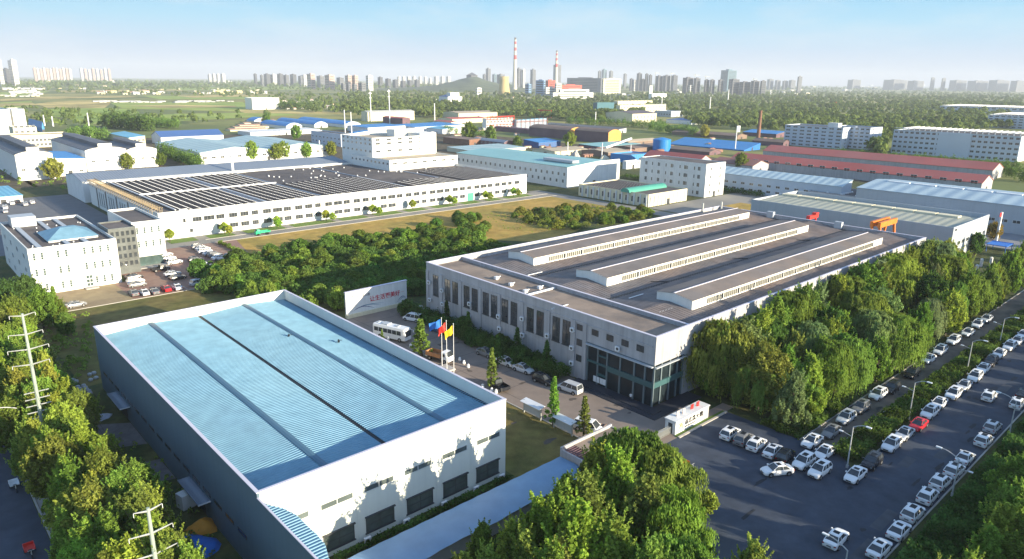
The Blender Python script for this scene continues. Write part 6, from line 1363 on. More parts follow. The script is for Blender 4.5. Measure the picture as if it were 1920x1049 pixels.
# mid-ground trees that stand alone
solo = [(58,303,335,OLI,"round tree before the left vaulted hall, left of two"), (102,300,338,YEL,"round yellowish tree before the left vaulted hall, right of two"), (240,290,318,YEL,"round yellowish tree before the right vaulted hall"), (302,288,312,GRE,"round green tree beside the right end of the vaulted halls"),
 (455,278,302,GRE,"tree before the pale warehouse, leftmost"), (473,268,302,LIM,"lime tree before the pale warehouse, second from the left"), (520,272,300,YEL,"yellowish tree before the middle of the pale warehouse"), (532,268,298,LIM,"lime tree right of the middle of the pale warehouse"), (576,270,296,YEL,"tree before the right part of the pale warehouse"), (622,268,294,YEL,"tree between the pale warehouse and the tall white block"),
 (556,237,262,GRE,"pointed trees behind the right end of the pale warehouse"), (1068,250,276,YEL,"large yellow-green tree among the brown sheds"), (970,257,278,GRE,"dark green tree by the small red-brick shed"), (1388,290,322,GRE,"large tree between the dormitory and the red halls"), (1516,342,360,GRE,"tree before the right end of the low pale-blue workshop"), (1540,348,362,GRE,"smaller tree right beside the one before the pale-blue workshop"), (1885,405,432,GRE,"small tree in the yard right of the grey hall"), (1828,440,478,DKG,"dark tree against the lit end wall of the grey hall"), (1862,420,450,ORY,"brownish shrub tree beside the white flag pylon"), (880,232,262,OLI,"loose tree left of the red steel frame building"), (920,238,264,OLI,"loose tree before the red steel frame building"), (1320,236,258,ORY,"brownish tree behind the large blue roof"), (500,215,235,GRE,"tree left of the blue barrel roofs")]
for px, pt, pb, col, lab in solo:
    x, y = G(px, pb); h = float(min(np.arange(2, 26, .2), key=lambda z: abs(P(x, y, z)[1]-pt))); plant('midtree', x, y, max(4, h), col, lab, wide=1.0)
# rows and clumps of trees one can tell apart in the middle distance
rows = [((300,292),(375,318),16,9,GRE,"tree of the dense row left of the pale warehouse","row left of the pale warehouse"), ((130,262),(200,262),14,11,OLI,"tree of the copse behind the cream building","copse behind the cream building"), ((195,240),(285,246),22,15,DKG,"dark tree of the big copse beyond the vaulted halls","big dark copse beyond the vaulted halls"), ((286,240),(335,240),12,11,OLI,"tree of the mixed clump right of the big dark copse","mixed clump right of the dark copse"), ((520,206),(585,204),14,13,DKG,"tree of the dark clump beside the white house in the fields","dark clump beside the white field house"),
 ((1555,290),(1915,320),34,6,GRE,"tree of the clipped row behind the red-roofed halls","row behind the red-roofed halls"), ((1860,322),(1930,345),8,8,DKG,"dark tree at the right edge below the wide dormitory","dark trees below the wide dormitory"), ((1060,234),(1250,242),22,10,GRE,"tree of the roadside row beyond the brown halls","roadside row beyond the brown halls"), ((1215,246),(1305,256),14,11,OLI,"tree of the clump behind the large blue roof","clump behind the large blue roof"), ((830,250),(930,262),10,8,OLI,"tree of the loose row before the red frame","loose row before the red frame")]
far_ = []
for (a, b, n, h, col, lab, grp) in rows:
    for i in range(n):
        t = (i+random.uniform(.2, .8))/n; x, y = G(a[0]+(b[0]-a[0])*t, a[1]+(b[1]-a[1])*t+random.uniform(-1.5, 1.5)); hh = h*random.uniform(.8, 1.15); far_.append((x, y, hh, 1.25 if col is OLI else .75 if col is DKG else 1.0))
cs, ns, ss, ts = [], [], [], []
for x, y, h, tv in far_:
    per = 420; R = h*random.uniform(.36, .5); d = rng.normal(size=(per, 3)); d /= np.linalg.norm(d, axis=1)[:, None]; lob = 1+.22*np.sin(d[:, 0]*5+x)+.18*np.sin(d[:, 1]*6+y)+.15*np.sin(d[:, 2]*7)
    cs.append(np.array([x, y, h*.52])+d*np.array([R, R, h*.48])*(rng.uniform(.55, 1.05, per)*lob)[:, None]); ns.append(d+rng.normal(size=(per, 3))*.7); ss.append(rng.uniform(.7, 1.3, per)*h*.085); ts.append(tv*rng.uniform(.7, 1.25, per)*random.uniform(.85, 1.15))
o = put("tree_rows", leaves("tree_rows", np.concatenate(cs), np.concatenate(ns), np.concatenate(ss), np.concatenate(ts))); o.color = cj(DKG, OLI, .35); tag(o, "rows and copses of trees in the middle distance between the works", "woods", kind='stuff')
# far woods: what nobody could count
def woods(name, lab, boxes, per, size, col, key, cat="woods"):
    cs, ns, ss, ts = [], [], [], []
    for poly_, n, hmin, hmax in boxes:
        pg = poly_; xs = [p[0] for p in pg]; ys = [p[1] for p in pg]; k = 0; q = 0
        while k < n and q < n*30:
            q += 1
            # even in the picture: draw the pixel, then stand the tree on the ground there
            px, py = random.uniform(min(xs), max(xs)), random.uniform(min(ys), max(ys))
            if not inpoly(px, py, pg): continue
            x, y = G(px, py); k += 1; h = random.uniform(hmin, hmax)*(1.25 if random.random() < .1 else 1); R = h*random.uniform(.32, .5)
            d = rng.normal(size=(per, 3)); d /= np.linalg.norm(d, axis=1)[:, None]; d[:, 2] = np.abs(d[:, 2])*1.0-.15
            c = np.array([x, y, h*.45])+d*np.array([R, R, h*.55])*rng.uniform(.7, 1.05, (per, 1)); cs.append(c); ns.append(d+rng.normal(size=(per, 3))*.5); ss.append(rng.uniform(.7, 1.3, per)*size*h/9); ts.append(np.full(per, random.uniform(.75, 1.2))*rng.uniform(.85, 1.15, per))
    o = put(name, leaves(name, np.concatenate(cs), np.concatenate(ns), np.concatenate(ss), np.concatenate(ts))); o.color = col; tag(o, lab, cat, kind='stuff'); return o
WG = (.15, .195, .055, 1)
woods("woods", "green woods spreading over the right half behind the dormitories", [([(1250,205),(1480,200),(1920,205),(1920,240),(1660,270),(1650,300),(1560,240),(1470,250),(1300,240)], 1200, 8, 13), ([(820,192),(1120,196),(1300,190),(1920,186),(1920,206),(1240,206),(1130,232),(900,218),(800,212)], 2000, 8, 13)], 60, 2.3, WG, 0)
woods("woods", "far woods between the power station and the right skyline", [([(1180,176),(1500,172),(1920,168),(1920,188),(1200,190)], 1300, 9, 14), ([(640,172),(1180,178),(1200,192),(820,196),(640,214)], 800, 8, 13), ([(640,196),(700,190),(830,196),(830,226),(700,216)], 200, 8, 12)], 30, 3.4, WG, 1)
woods("woods", "scattered tree lines among the north-western fields and villages", [([(0,160),(640,160),(640,172),(0,168)], 520, 8, 13), ([(60,165),(420,165),(560,172),(640,182),(560,186),(300,182),(80,176)], 220, 7, 12), ([(500,184),(660,176),(700,196),(690,222),(600,214),(530,205)], 170, 8, 13), ([(100,205),(340,214),(470,214),(560,222),(330,236),(200,225),(120,230)], 50, 6, 10), ([(0,206),(120,206),(240,232),(180,240),(60,240)], 50, 6, 10)], 30, 3.0, WG, 2)
woods("woods", "hazy tree cover right under the skyline", [([(0,153),(960,157),(1920,165),(1920,171),(960,168),(0,162)], 2200, 12, 20)], 10, 7.0, WG, 3)
woods("undergrowth", "weeds and low scrub over the overgrown plot", [([(385,548),(372,515),(440,497),(560,465),(780,440),(900,455),(960,468),(880,500),(800,545),(640,575),(560,560)], 2000, 1.6, 2.9)], 60, 1.6, cj(DKG, GRE, .25), 4, "undergrowth")
woods("undergrowth", "green growth inside the works area among the sheds", [([(0,300),(140,345),(200,362),(120,362),(0,345)], 50, 2, 3), ([(850,405),(960,398),(1000,440),(900,430)], 60, .5, 1.0), ([(100,575),(180,600),(170,700),(120,730),(90,640)], 120, .8, 1.6), ([(200,800),(330,870),(420,1049),(330,1049),(260,930)], 90, .5, 1.0)], 22, 2.2, OLI, 5, "undergrowth")
woods("undergrowth", "low olive scrub of the rough patch before the canteen", [([(960,410),(985,398),(1110,388),(1210,396),(1220,412),(1120,425),(1030,436),(1000,425)], 420, 1.0, 1.9)], 60, 1.3, cj(OLI, ORY, .3), 6, "undergrowth")
# ================================================================ MIDDLE-DISTANCE BUILDINGS
W_ = "warehouse"; K_ = "warehouse_building"
def gb(lab, pl, pc, pr, yb, yt, roof, axis, rise, wall, roofm, cat=W_, name=K_, **k): return gp(name, lab, cat, pl, pc, pr, yb, yt, roof=roof, axis=axis, rise=rise, wall=wall, roofm=roofm, **k)
gb("white box-shaped house alone in the fields beside dark trees", 456, 474, 524, 206, 184, 'flat', 'Y', 0, WHITE, WHITE, cat="house", name="house", S=(6, (3.5, 8), 1.6, 1.4), maxd=30)
gb("dark blue roofed hall behind the pale warehouse", 286, 303, 420, 272, 258, 'gable', 'X', 4.0, WHITE2, NAVYROOF, maxd=50)
gb("light blue roofed small factory with white end right of the vaulted halls", 196, 243, 273, 271, 259, 'mono', 'Y', 1.2, CREAM, CYANROOF, S=(4, (3,), 2, 1.6), maxd=60)
gb("blue barrel-vaulted shed with white arched end, leftmost of four", 463, 477, 508, 232, 227, 'arch', 'Y', 3.4, WHITE, BRIGHTBLUE, maxd=90)
gb("blue barrel-vaulted shed, second of four", 489, 537, 566, 243, 237, 'arch', 'Y', 3.2, WHITE, BRIGHTBLUE, maxd=110)
gb("blue barrel-vaulted shed, third of four", 520, 590, 614, 240, 234, 'arch', 'Y', 3.0, WHITE, BRIGHTBLUE, maxd=130)
gb("blue barrel-vaulted shed, rightmost of four", 559, 648, 676, 240, 234, 'arch', 'Y', 3.0, WHITE, BRIGHTBLUE, maxd=150)
for i in range(5):
    gb("low pinkish shed of the stacked rows left of the blue vaults, %s row up" % ORD[i].replace('nearest', 'first'), 400+i*8, 432+i*9, 500+i*4, 247-i*4.2, 244-i*4.2, 'gable', 'X', .8, CREAM, M("pinkish_tile_%d" % i, (.42, .26+.03*(i % 2), .2), .8, .2, .1), group="pinkish sheds left of the blue vaults", maxd=14)
gb("white-blue office with flat roof left of the tall white block", 585, 640, 662, 276, 252, 'flat', 'Y', 0, BLAP, FELT, cat="office building", name="office_building", W=(8, (6, 2.5), 2.2, 1.3), maxd=60)
gb("long white low shed along the canal of roofs behind the trees", 430, 470, 600, 256, 249, 'mono', 'Y', .6, WHITE, WHITE2, maxd=30)
gb("large plain white hall in the distance left of the reddish roofs", 678, 690, 776, 228, 211, 'gable', 'X', 1.6, CREAM, M("pale_tile", (.5, .5, .46), .8, .1), maxd=40)
gb("small red-trimmed house with a maroon side wall", 718, 755, 769, 234, 223, 'gable', 'Y', 1.2, MAROON, REDROOF, cat="house", name="house", maxd=60)
gb("blue flat-roofed works in front of the red-trimmed house, left part", 652, 690, 760, 250, 240, 'mono', 'Y', .8, WHITE2, BRIGHTBLUE, maxd=60)
gb("blue flat-roofed works in front of the red-trimmed house, right part", 730, 778, 872, 248, 239, 'mono', 'Y', .8, WHITE2, BRIGHTBLUE, maxd=60)
gb("low white building with blue roof left of the tall white block", 655, 665, 720, 262, 250, 'gable', 'Y', 1.5, WHITE2, BRIGHTBLUE, maxd=60)
gb("pale blue sheds seen over the stair tower of the tall white block", 800, 830, 880, 252, 243, 'gable', 'Y', 1.2, WHITE2, CYANROOF, maxd=60)
gb("white house with hipped tan roof above the reddish roofs", 812, 860, 932, 222, 213, 'gable', 'X', 2.0, CREAM, TANROOF, maxd=40)
gb("pinkish-red long roof before the tan one, left of the red frame", 790, 848, 912, 232, 224, 'gable', 'X', 1.4, CREAM, REDROOF, maxd=30)
gb("dull purple-red hall right below the pinkish roof", 812, 846, 866, 240, 230, 'gable', 'Y', 1.2, CREAM, REDROOF, maxd=60)
b, r = gb("building under construction with red steel floors and white panels", 905, 912, 962, 245, 223, 'flat', 'Y', 0, WHITE2, REDROOF, cat="building", name="unfinished_building", S=(8, (3, 9), 2.0, 2.2), maxd=30)
m_ = MB(); dx = r[1]-r[0]
for q in range(9): m_.box(dx*q/8-.2, dx*q/8+.2, -1.4, -1.0, 0, r[4]+2)
for z in (5.5, 11.5, r[4]+1.8): m_.box(-.2, dx+.2, -1.5, -.9, z, z+.6)
m_.build("steel_frame", RED, b)
b, r = gb("second red steel frame building with blue roof beside the first", 962, 968, 1024, 243, 226, 'mono', 'Y', 1.0, M("blue_grey_shed", (.3, .36, .45), .7, .1), CYANROOF, cat="building", name="unfinished_building", maxd=30)
m_ = MB(); dx = r[1]-r[0]
for q in range(8): m_.box(dx*q/7-.2, dx*q/7+.2, -1.4, -1.0, 0, r[4]+2)
m_.box(-.2, dx+.2, -1.5, -.9, 8, 8.6); m_.build("steel_frame", M("brown_steel", (.25, .1, .08), .7), b)
gb("long dull purple shed before the red frames", 905, 998, 1002, 252, 244, 'mono', 'Y', .8, MAROON, MAROON, maxd=60)
bL, rL = gb("long brown hall with rounded orange end wall, left of two", 992, 1067, 1097, 262, 245, 'arch', 'Y', 2.6, MAROON, BROWNSH)
bR, rR = gb("long brown hall with tall orange end wall, right of two", 1078, 1140, 1163, 270, 249, 'arch', 'Y', 2.4, MAROON, BROWNSH)
for b_, r_, ri in ((bL, rL, 2.6), (bR, rR, 2.4)):
    W2 = r_[1]-r_[0]; pr_ = profile('arch', W2, r_[4], ri); m_ = MB(); m_.poly([(0, -.12, 0), (W2, -.12, 0)]+[(u, -.12, z) for u, z in reversed(pr_)]); m_.box(0, W2, -.2, -.121, r_[4]*.5, r_[4]*.5+.3); m_.build("end_wall", ORANGEW, b_)
gb("long low grey roof behind the two orange-ended halls", 1020, 1160, 1174, 250, 243, 'mono', 'Y', 1.0, LGREY, DKROOF, maxd=200)
gb("small red-brown brick shed with orange end, by the turquoise hall", 832, 880, 878+22, 274, 263, 'mono', 'Y', .5, BRICK, BROWNSH, maxd=40)
b, r = gb("red-brown shed with round-topped white end and a line of windows", 885, 945, 962, 278, 268, 'arch', 'Y', 1.4, MAROON, BLGREY, maxd=70, W=(8, (3.0,), 1.6, 1.6))
gb("strip of pale roofs behind the turquoise hall", 832, 884, 985, 290, 284, 'mono', 'X', .8, CREAM, PALEROOF, maxd=30)
gb("blue shed between the dark tree and the brown halls", 983, 1010, 1050, 278, 268, 'mono', 'X', 1.5, NAVYROOF, BRIGHTBLUE, maxd=60)
gb("teal roofed canopy row right of the big yellow tree", 1085, 1125, 1200, 281, 276, 'mono', 'X', .7, MAROON, TEALROOF, maxd=30)
gb("grey asbestos roofs in the yard of sheds behind the turquoise hall", 978, 1040, 1100, 294, 285, 'gable', 'X', 1.2, CREAM, TANROOF, maxd=24)
gb("tan yard building with pipes behind the turquoise hall, middle", 1090, 1140, 1180, 296, 287, 'gable', 'X', 1.2, BROWNSH, TANROOF, maxd=26)
gb("brown shed roof before the blue tank", 1150, 1190, 1262, 286, 279, 'gable', 'X', 1.0, BROWNSH, BROWNSH, maxd=26)
gb("brown ridged roof left of the blue tank", 1160, 1178, 1232, 274, 267, 'gable', 'X', 1.4, BROWNSH, TANROOF, maxd=40)
gb("deep blue shed between the turquoise hall and the dormitory", 1145, 1178, 1218, 306, 291, 'flat', 'Y', 0, BRIGHTBLUE, BLGREY, maxd=30)
gb("white low annexe with green canopy between turquoise hall and dormitory", 1168, 1174, 1200, 318, 303, 'flat', 'Y', 0, WHITE2, FELT, maxd=40, S=(4, (3.5,), 1.2, 1.4))
gb("large bright blue sloping roof left of the brown chimney", 1255, 1395, 1424, 284, 272, 'monoB', 'Y', -4.5, BLUEC, BRIGHTBLUE)
gb("smaller bright blue roof right of the brown chimney", 1392, 1455, 1472, 259, 252, 'mono', 'Y', 2.0, MAROON, BRIGHTBLUE)
gb("row of low reddish sheds behind the large blue roof", 1260, 1380, 1400, 262, 256, 'gable', 'Y', 2.0, BROWNSH, BROWNSH)
gb("low brown sheds before the large blue roof", 1232, 1330, 1350, 292, 286, 'gable', 'Y', 1.6, MAROON, BROWNSH)
gb("small brown shed row right of the large blue roof", 1410, 1468, 1480, 276, 268, 'gable', 'Y', 2.0, MAROON, BROWNSH)
gb("blue and white canopy roof before the woods, left of the poles", 1250, 1296, 1325, 234, 227, 'mono', 'Y', 1.0, WHITE2, NAVYROOF, maxd=90)
gb("cream villa with dark roof before the glass office", 1135, 1185, 1230, 232, 214, 'gable', 'X', 3.0, CREAM, M("slate_tile", (.12, .11, .13), .8, .1), cat="house", name="house", S=(7, (3, 8), 2.0, 3.0), maxd=50)
gb("grey office with blue-green glass front in the woods", 1112, 1119, 1150, 216, 193, 'flat', 'Y', 0, M("teal_glass_wall", (.07, .16, .20), .3, .1), LGREY, cat="office building", name="office_building", maxd=40)
gb("long cream office with ribbon windows right of the glass office", 1155, 1162, 1248, 214, 198, 'flat', 'Y', 0, CREAM, CREAM, cat="office building", name="office_building", S=(16, (4, 10, 15), 4.0, 1.6), maxd=60)
gb("taller cream block with green sign above the long cream office", 1150, 1158, 1222, 206, 190, 'flat', 'Y', 0, CREAM, CREAM, cat="office building", name="office_building", S=(10, (17,), 3.5, 2.0), maxd=40)
gb("grey-white low annexe right of the long cream office", 1228, 1258, 1280, 220, 209, 'flat', 'Y', 0, LGREY, LGREY, W=(6, (4,), 3, 2), maxd=60)
gb("blue gabled temple-like hall with white tower in the woods", 823, 840, 866, 196, 182, 'gable', 'Y', 4.0, WHITE2, NAVYROOF, cat="hall", name="hall_building", maxd=60)
gb("white tower block beside the blue gabled hall", 838, 845, 861, 196, 174, 'flat', 'Y', 0, WHITE, WHITE, cat="tower", name="tower_building", S=(3, (10, 18), 3, 3), maxd=30)
gb("white tank-like block in the woods near the white pylons", 1216, 1222, 1249, 188, 176, 'flat', 'Y', 0, WHITE, WHITE, maxd=40)
gb("white round silo tower left of the white tank-like block", 1216, 1217, 1222, 187, 161, 'flat', 'Y', 0, WHITE, WHITE, cat="silo", name="silo", maxd=12)
# drum tank, brown chimney, red billboard
x, y = G(1240, 284); rt_ = 16.0*np.hypot(x, y)/F_PX; m_ = MB(); ht = 21.0*np.hypot(x, y)/F_PX; m_.lathe([(rt_, 0), (rt_, ht), (rt_*.97, ht+.3), (rt_*.2, ht+1.6)], 32); r = m_.build("storage_tank", M("blue_tank_paint", (.02, .20, .55), .4, .08), None, (x, y, 0), smooth=False); tag(r, "big blue cylindrical storage tank among the brown sheds", "storage tank")
def stack(px, pb, pt, wb, wt, lab, mats, bands=None, d=None):
    x, y = G(px, pb); D = math.hypot(x, y); H_ = float(min(np.arange(5, 400, .5), key=lambda z: abs(P(x, y, z)[1]-pt))); rb, r1 = wb*.5*D/F_PX, wt*.5*D/F_PX
    t_ = thing("chimney", lab, "chimney", (x, y, 0)); bands = bands or [(0, 1, 0)]
    m_ = MB()
    for a, b, mi in bands: m_.lathe([(rb+(r1-rb)*a, H_*a), (rb+(r1-rb)*b, H_*b)], 20, mi)
    m_.build("shaft", mats, t_); m_ = MB(); m_.lathe([(r1*1.12, H_*.985), (r1*1.12, H_)], 20); m_.build("rim", mats[-1], t_); return t_
stack(1421, 264, 207, 7, 4.5, "tall brown brick chimney beside the large blue roof", [BRICK, BRICK])
x, y = G(1030, 222)
b, r = gb("large red billboard seen from behind over the woods", 1008, 1031, 1034, 221, 207, 'flat', 'Y', 0, RED, RED, cat="billboard", name="billboard", maxd=60)
# thin poles and masts
for i, (px, pb, pt, lab) in enumerate(((731,232,168,"tall white lattice-like mast left of the large white hall"),(696,228,172,"mast between the vaults and the large white hall"),(170,258,212,"leaning utility pole in the fields behind the cream building"),(1330,212,182,"pale pylon pole at the near edge of the right-hand woods"),(1364,196,168,"pale pylon pole farther into the right-hand woods"),(1444,184,169,"pole with a wide head in the far woods"),(1064,294,266,"white flue pipe behind the turquoise hall"),(1128,300,268,"white pole in the yard of sheds behind the turquoise hall"),(1182,292,272,"white pole carrying a pipe left of the dormitory"),(1378,282,240,"flag-like sign pole in front of the large blue roof"),(600,290,264,"white pole before the pale warehouse"),(815,226,194,"thin pole in the woods above the blue roofs"),(660,262,210,"thin pole left of the tall white block"),(648,262,206,"white chimney pole just left of the tall white block"),(15,308,284,"pale pole before the left vaulted hall"),(1240,206,184,"thin pole right of the villa"),(1116,236,210,"thin pole before the glass office"),(84,236,216,"pale post right of the bright blue roof"),(100,238,218,"white slab post in the meadow behind the bright blue roof"))):
    x, y = G(px, pb); D = math.hypot(x, y); H_ = float(min(np.arange(2, 120, .3), key=lambda z: abs(P(x, y, z)[1]-pt))); rr_ = max(.16, 1.1*D/F_PX); m_ = MB(); m_.tube((0, 0, 0), (0, 0, H_), rr_, rr_*.7, n=8)
    if px in (731, 1444, 696): m_.box(-rr_*2.6, rr_*2.6, -.2, .2, H_*.93, H_*.96); m_.box(-rr_*2, rr_*2, -.2, .2, H_*.78, H_*.80)
    if px == 1378: m_.box(-.3, 4.5, -.3, .3, H_-3.5, H_+1.5)
    tag(m_.build("utility_pole", WHITEM, None, (x, y, 0)), lab, "pole")
# pipes on the shed yard
x, y = G(1135, 290); m_ = MB(); x2, y2 = G(1182, 284); m_.tube((x, y, 5), (x2, y2, 10), .9, n=10); tag(m_.build("white_duct", WHITEM), "white sloping duct in the yard of sheds behind the turquoise hall", "duct")
x, y = G(1078, 294); heap("scrap_heap", "grey pointed heap in the yard of sheds behind the turquoise hall", "heap", 1079, 290, 3.5, 3, 6, CONC, 2)
heap("scrap_heap", "pale domed heap at the edge of the yard of sheds", "heap", 1133, 297, 4.5, 3.5, 4, CREAM, 4)
# ================================================================ POWER STATION AND SKYLINE
HW, HP, HG, HD, HB = M("tower_white", (.55, .55, .54), .8, .05, .01), M("tower_pink", (.50, .36, .32), .8, .05, .01), M("tower_grey", (.17, .18, .20), .8, .08, .01), M("tower_dark", (.10, .105, .12), .8, .08, .01), M("tower_glass", (.12, .20, .25), .4, .1, .01)
bandsR = [(0, .60, 0), (.60, .68, 1), (.68, .76, 0), (.76, .82, 1), (.82, .88, 0), (.88, .93, 1), (.93, .965, 0), (.965, 1, 2)]
CH = M("chimney_concrete", (.55, .52, .44), .8, .05, .02); RB = M("chimney_red_band", (.50, .07, .07), .8, .05)
stack(965, 172, 71, 9, 3.4, "tallest chimney, red and white banded, right of the cooling tower", [CH, RB, FELT], bandsR)
stack(1042, 172, 95, 7.5, 3.0, "shorter red and white banded chimney over the power station", [CH, RB, FELT], bandsR)
x, y = G(945, 178); D = math.hypot(x, y); k_ = D/F_PX; m_ = MB(); m_.lathe([(11.5*k_, 0), (10.0*k_, 8*k_), (8.7*k_, 18*k_), (8.2*k_, 25*k_), (8.8*k_, 32*k_)], 36)
tag(m_.build("cooling_tower", M("cooling_tower_concrete", (.48, .38, .18), .85, .08, .02), None, (x, y, 0), smooth=True), "yellowish hyperbolic cooling tower left of the tallest chimney", "cooling tower")
def at(px, d, z=0):  # ground point in the direction of column px at distance d
    q = ray(px, 160); h_ = math.hypot(q[0], q[1]); return q[0]/h_*d, q[1]/h_*d
def skyl(px0, px1, yt, d, wall, lab, group=None, name="tower_block", cat="tower block", split=.45, yb=None):
    pc = px0+(px1-px0)*split
    x, y = at(pc, d); hh = float(min(np.arange(2, 420, .6), key=lambda z: abs(P(x, y, z)[1]-yt)))
    x1 = x
    while P(x1, y, 0)[0] < px1 and x1 < x+800: x1 += d*.0006
    y1 = y
    while P(x, y1, 0)[0] > px0 and y1 < y+800: y1 += d*.0006
    x1 = max(x1, x+6); y1 = max(y1, y+8)
    b = thing(name, lab, cat, (x, y, 0), group=group); dx, dy = x1-x, y1-y
    m_ = MB(); m_.box(0, dx, 0, dy, 0, hh); fl = max(3, int(hh/7))
    m_.build("wall", wall, b)
    m_ = MB()
    for i in range(1, fl): z = hh*i/fl; m_.box(dx*.10, dx*.90, -.35, -.02, z, z+hh/fl*.4); m_.box(-.35, -.02, dy*.10, dy*.90, z, z+hh/fl*.4)
    m_.build("window_band", GLASSL if wall in (HW, HP) else GLASS, b)
    m_ = MB(); m_.box(dx*.3, dx*.7, dy*.3, dy*.7, hh, hh+hh*.05); m_.build("roof_plant", wall, b); return b
def group_sk(lst, d, lab, grp, wall=None):
    for q in lst:
        x0, x1, yt = q[:3]; skyl(x0, x1, yt, q[4] if len(q) > 4 else d, q[3] if len(q) > 3 else wall, lab, grp)
skyl(-4, 9, 113, 4000, HW, "white skyscraper cut by the left frame edge", split=.5); skyl(22, 38, 113, 4000, HW, "tall white skyscraper right of the one at the left edge", split=.4); skyl(9, 23, 129, 4200, HD, "dark lower tower between the two white skyscrapers")
group_sk([(65+i*6.0, 70.5+i*6.0, 128+(i % 3), HW if i % 2 else HP) for i in range(12)], 6500, "pale tower of the left-hand row on the skyline", "left-hand row of towers on the skyline")
group_sk([(152+i*7.4, 158+i*7.4, 129+(i % 3)*1.2, HP if i % 2 else HW) for i in range(8)], 6800, "pinkish tower of the second row on the left skyline", "second row of towers on the left skyline")
group_sk([(391, 397, 140), (399, 405, 139), (407, 413, 139), (415, 423, 139)], 5600, "whitish tower of the small cluster on the left skyline", "small cluster on the left skyline", HW)
group_sk([(477, 483, 139, HD), (489, 495, 141, HG), (496, 507, 139, HD), (508, 519, 140, HW), (521, 532, 139, HD), (533, 543, 141, HG), (545, 557, 140, HD), (560, 570, 143, HG), (566, 576, 141, HW)], 4700, "grey tower of the dense cluster left of the pink towers", "dense cluster left of the pink towers")
skyl(577, 592, 139, 3600, HP, "pinkish high-rise with a bright side, left of the pair"); skyl(610, 628, 141, 3500, HP, "pinkish high-rise with a bright side, right of the pair")
skyl(595, 609, 143, 4200, HG, "grey tower between the two pinkish high-rises"); skyl(632, 645, 146, 4200, HG, "grey tower right of the pinkish high-rise pair")
skyl(648, 660, 142, 3400, HP, "pink tower with red top, left of the neighbours by the pole"); skyl(661, 672, 142, 3400, HP, "pink tower with red top, right of the neighbours by the pole"); skyl(687, 700, 142, 3300, HW, "tall lone white tower right of the pink pair", split=.3)
group_sk([(640, 648, 157), (650, 658, 158), (660, 670, 158), (672, 686, 156)], 3200, "low dark block before the pink towers", "low dark blocks before the pink towers", HG)
group_sk([(709, 718, 145), (723, 733, 148), (737, 747, 150), (751, 761, 152), (764, 774, 151), (777, 787, 150)], 4300, "dark tower of the line between the white tower and the hill", "dark line of towers before the hill", HD)
group_sk([(745, 751, 144), (754, 760, 144), (763, 770, 144), (773, 780, 144), (785, 791, 144), (795, 801, 145), (804, 810, 147), (814, 822, 144), (826, 833, 144), (837, 845, 144)], 5600, "pale tower of the long row left of the hill", "long row of pale towers left of the hill", HW)
skyl(905, 912, 140, 5200, HG, "low grey step of the tower right of the hill"); skyl(911, 920, 129, 5200, HG, "tall slate tower right of the hill"); skyl(923, 931, 140, 5000, HB, "glassy tower right of the slate one"); skyl(932, 946, 140, 5000, HG, "wide grey block behind the cooling tower")
skyl(968, 977, 129, 4400, HG, "dark slab tower right behind the tallest chimney"); skyl(978, 984, 131, 4400, HW, "pale slab next to the dark one behind the tallest chimney"); skyl(994, 1004, 131, 4600, HG, "slim grey tower between the two chimneys"); skyl(1037, 1051, 122, 4800, HG, "tall hazy tower behind the shorter chimney")
skyl(1063, 1132, 147, 3600, HG, "very wide grey hall right of the power station", name="hall_building", cat="hall", split=.92); skyl(1128, 1163, 148, 3300, CREAM, "yellow-lit block right of the wide grey hall", name="hall_building", cat="hall", split=.1)
group_sk([(1120, 1126, 134), (1127, 1136, 131, HB), (1141, 1148, 134), (1168, 1174, 139)], 5600, "hazy tower behind the wide grey hall", "hazy towers behind the wide grey hall", HG)
group_sk([(1180, 1186, 148), (1187, 1192, 150, HW), (1193, 1202, 138), (1202, 1208, 149), (1208, 1214, 139), (1215, 1221, 141), (1228, 1241, 143), (1242, 1255, 142), (1257, 1269, 142)], 4300, "dark tower of the cluster right of the yellow-lit block", "dark cluster right of the yellow-lit block", HD)
group_sk([(1279, 1298, 146), (1299, 1311, 147), (1319, 1328, 150), (1330, 1338, 150), (1345, 1354, 150), (1365, 1384, 149), (1385, 1405, 154), (1406, 1422, 152), (1424, 1434, 152), (1290, 1300, 160, HW)], 3500, "unfinished-looking dark tower of the right-hand cluster", "right-hand cluster of dark towers", HD)
skyl(1349, 1378, 132, 4600, HB, "tall glassy twin slab standing over the right-hand cluster", split=.5)
group_sk([(1437, 1449, 149), (1452, 1462, 151), (1466, 1476, 152), (1478, 1490, 151)], 6500, "faint hazy tower right of the right-hand cluster", "faint hazy towers on the right skyline", HG)
skyl(1493, 1501, 144, 4600, HG, "lone slanting-topped tower on the right skyline")
group_sk([(1588, 1612, 150), (1655, 1700, 150), (1700, 1730, 152), (1742, 1750, 146), (1763, 1770, 147), (1778, 1810, 151), (1812, 1850, 152), (1852, 1890, 151), (1892, 1925, 152)], 8200, "very faint low block in the haze at the right skyline", "very faint blocks at the right skyline", HG)
for i, (px, yt, d) in enumerate(((1228, 135, 4500), (1257, 136, 4500), (1302, 139, 3700), (1322, 142, 3700), (1412, 147, 3700))):
    x, y = at(px, d); hh = float(min(np.arange(2, 300, .6), key=lambda z: abs(P(x, y, z)[1]-yt))); m_ = MB(); m_.tube((0, 0, 0), (0, 0, hh), 2.2, 1.4, n=4); t_ = thing("tower_crane", "thin tower crane over the dark towers, %s from the left" % ORD[i].replace('nearest', 'first'), "crane", (x, y, 0), group="tower cranes on the skyline"); m_.build("mast", STEEL, t_); m_ = MB(); m_.box(-14, 38, -1, 1, hh*.93, hh*.95); m_.build("jib", STEEL, t_)
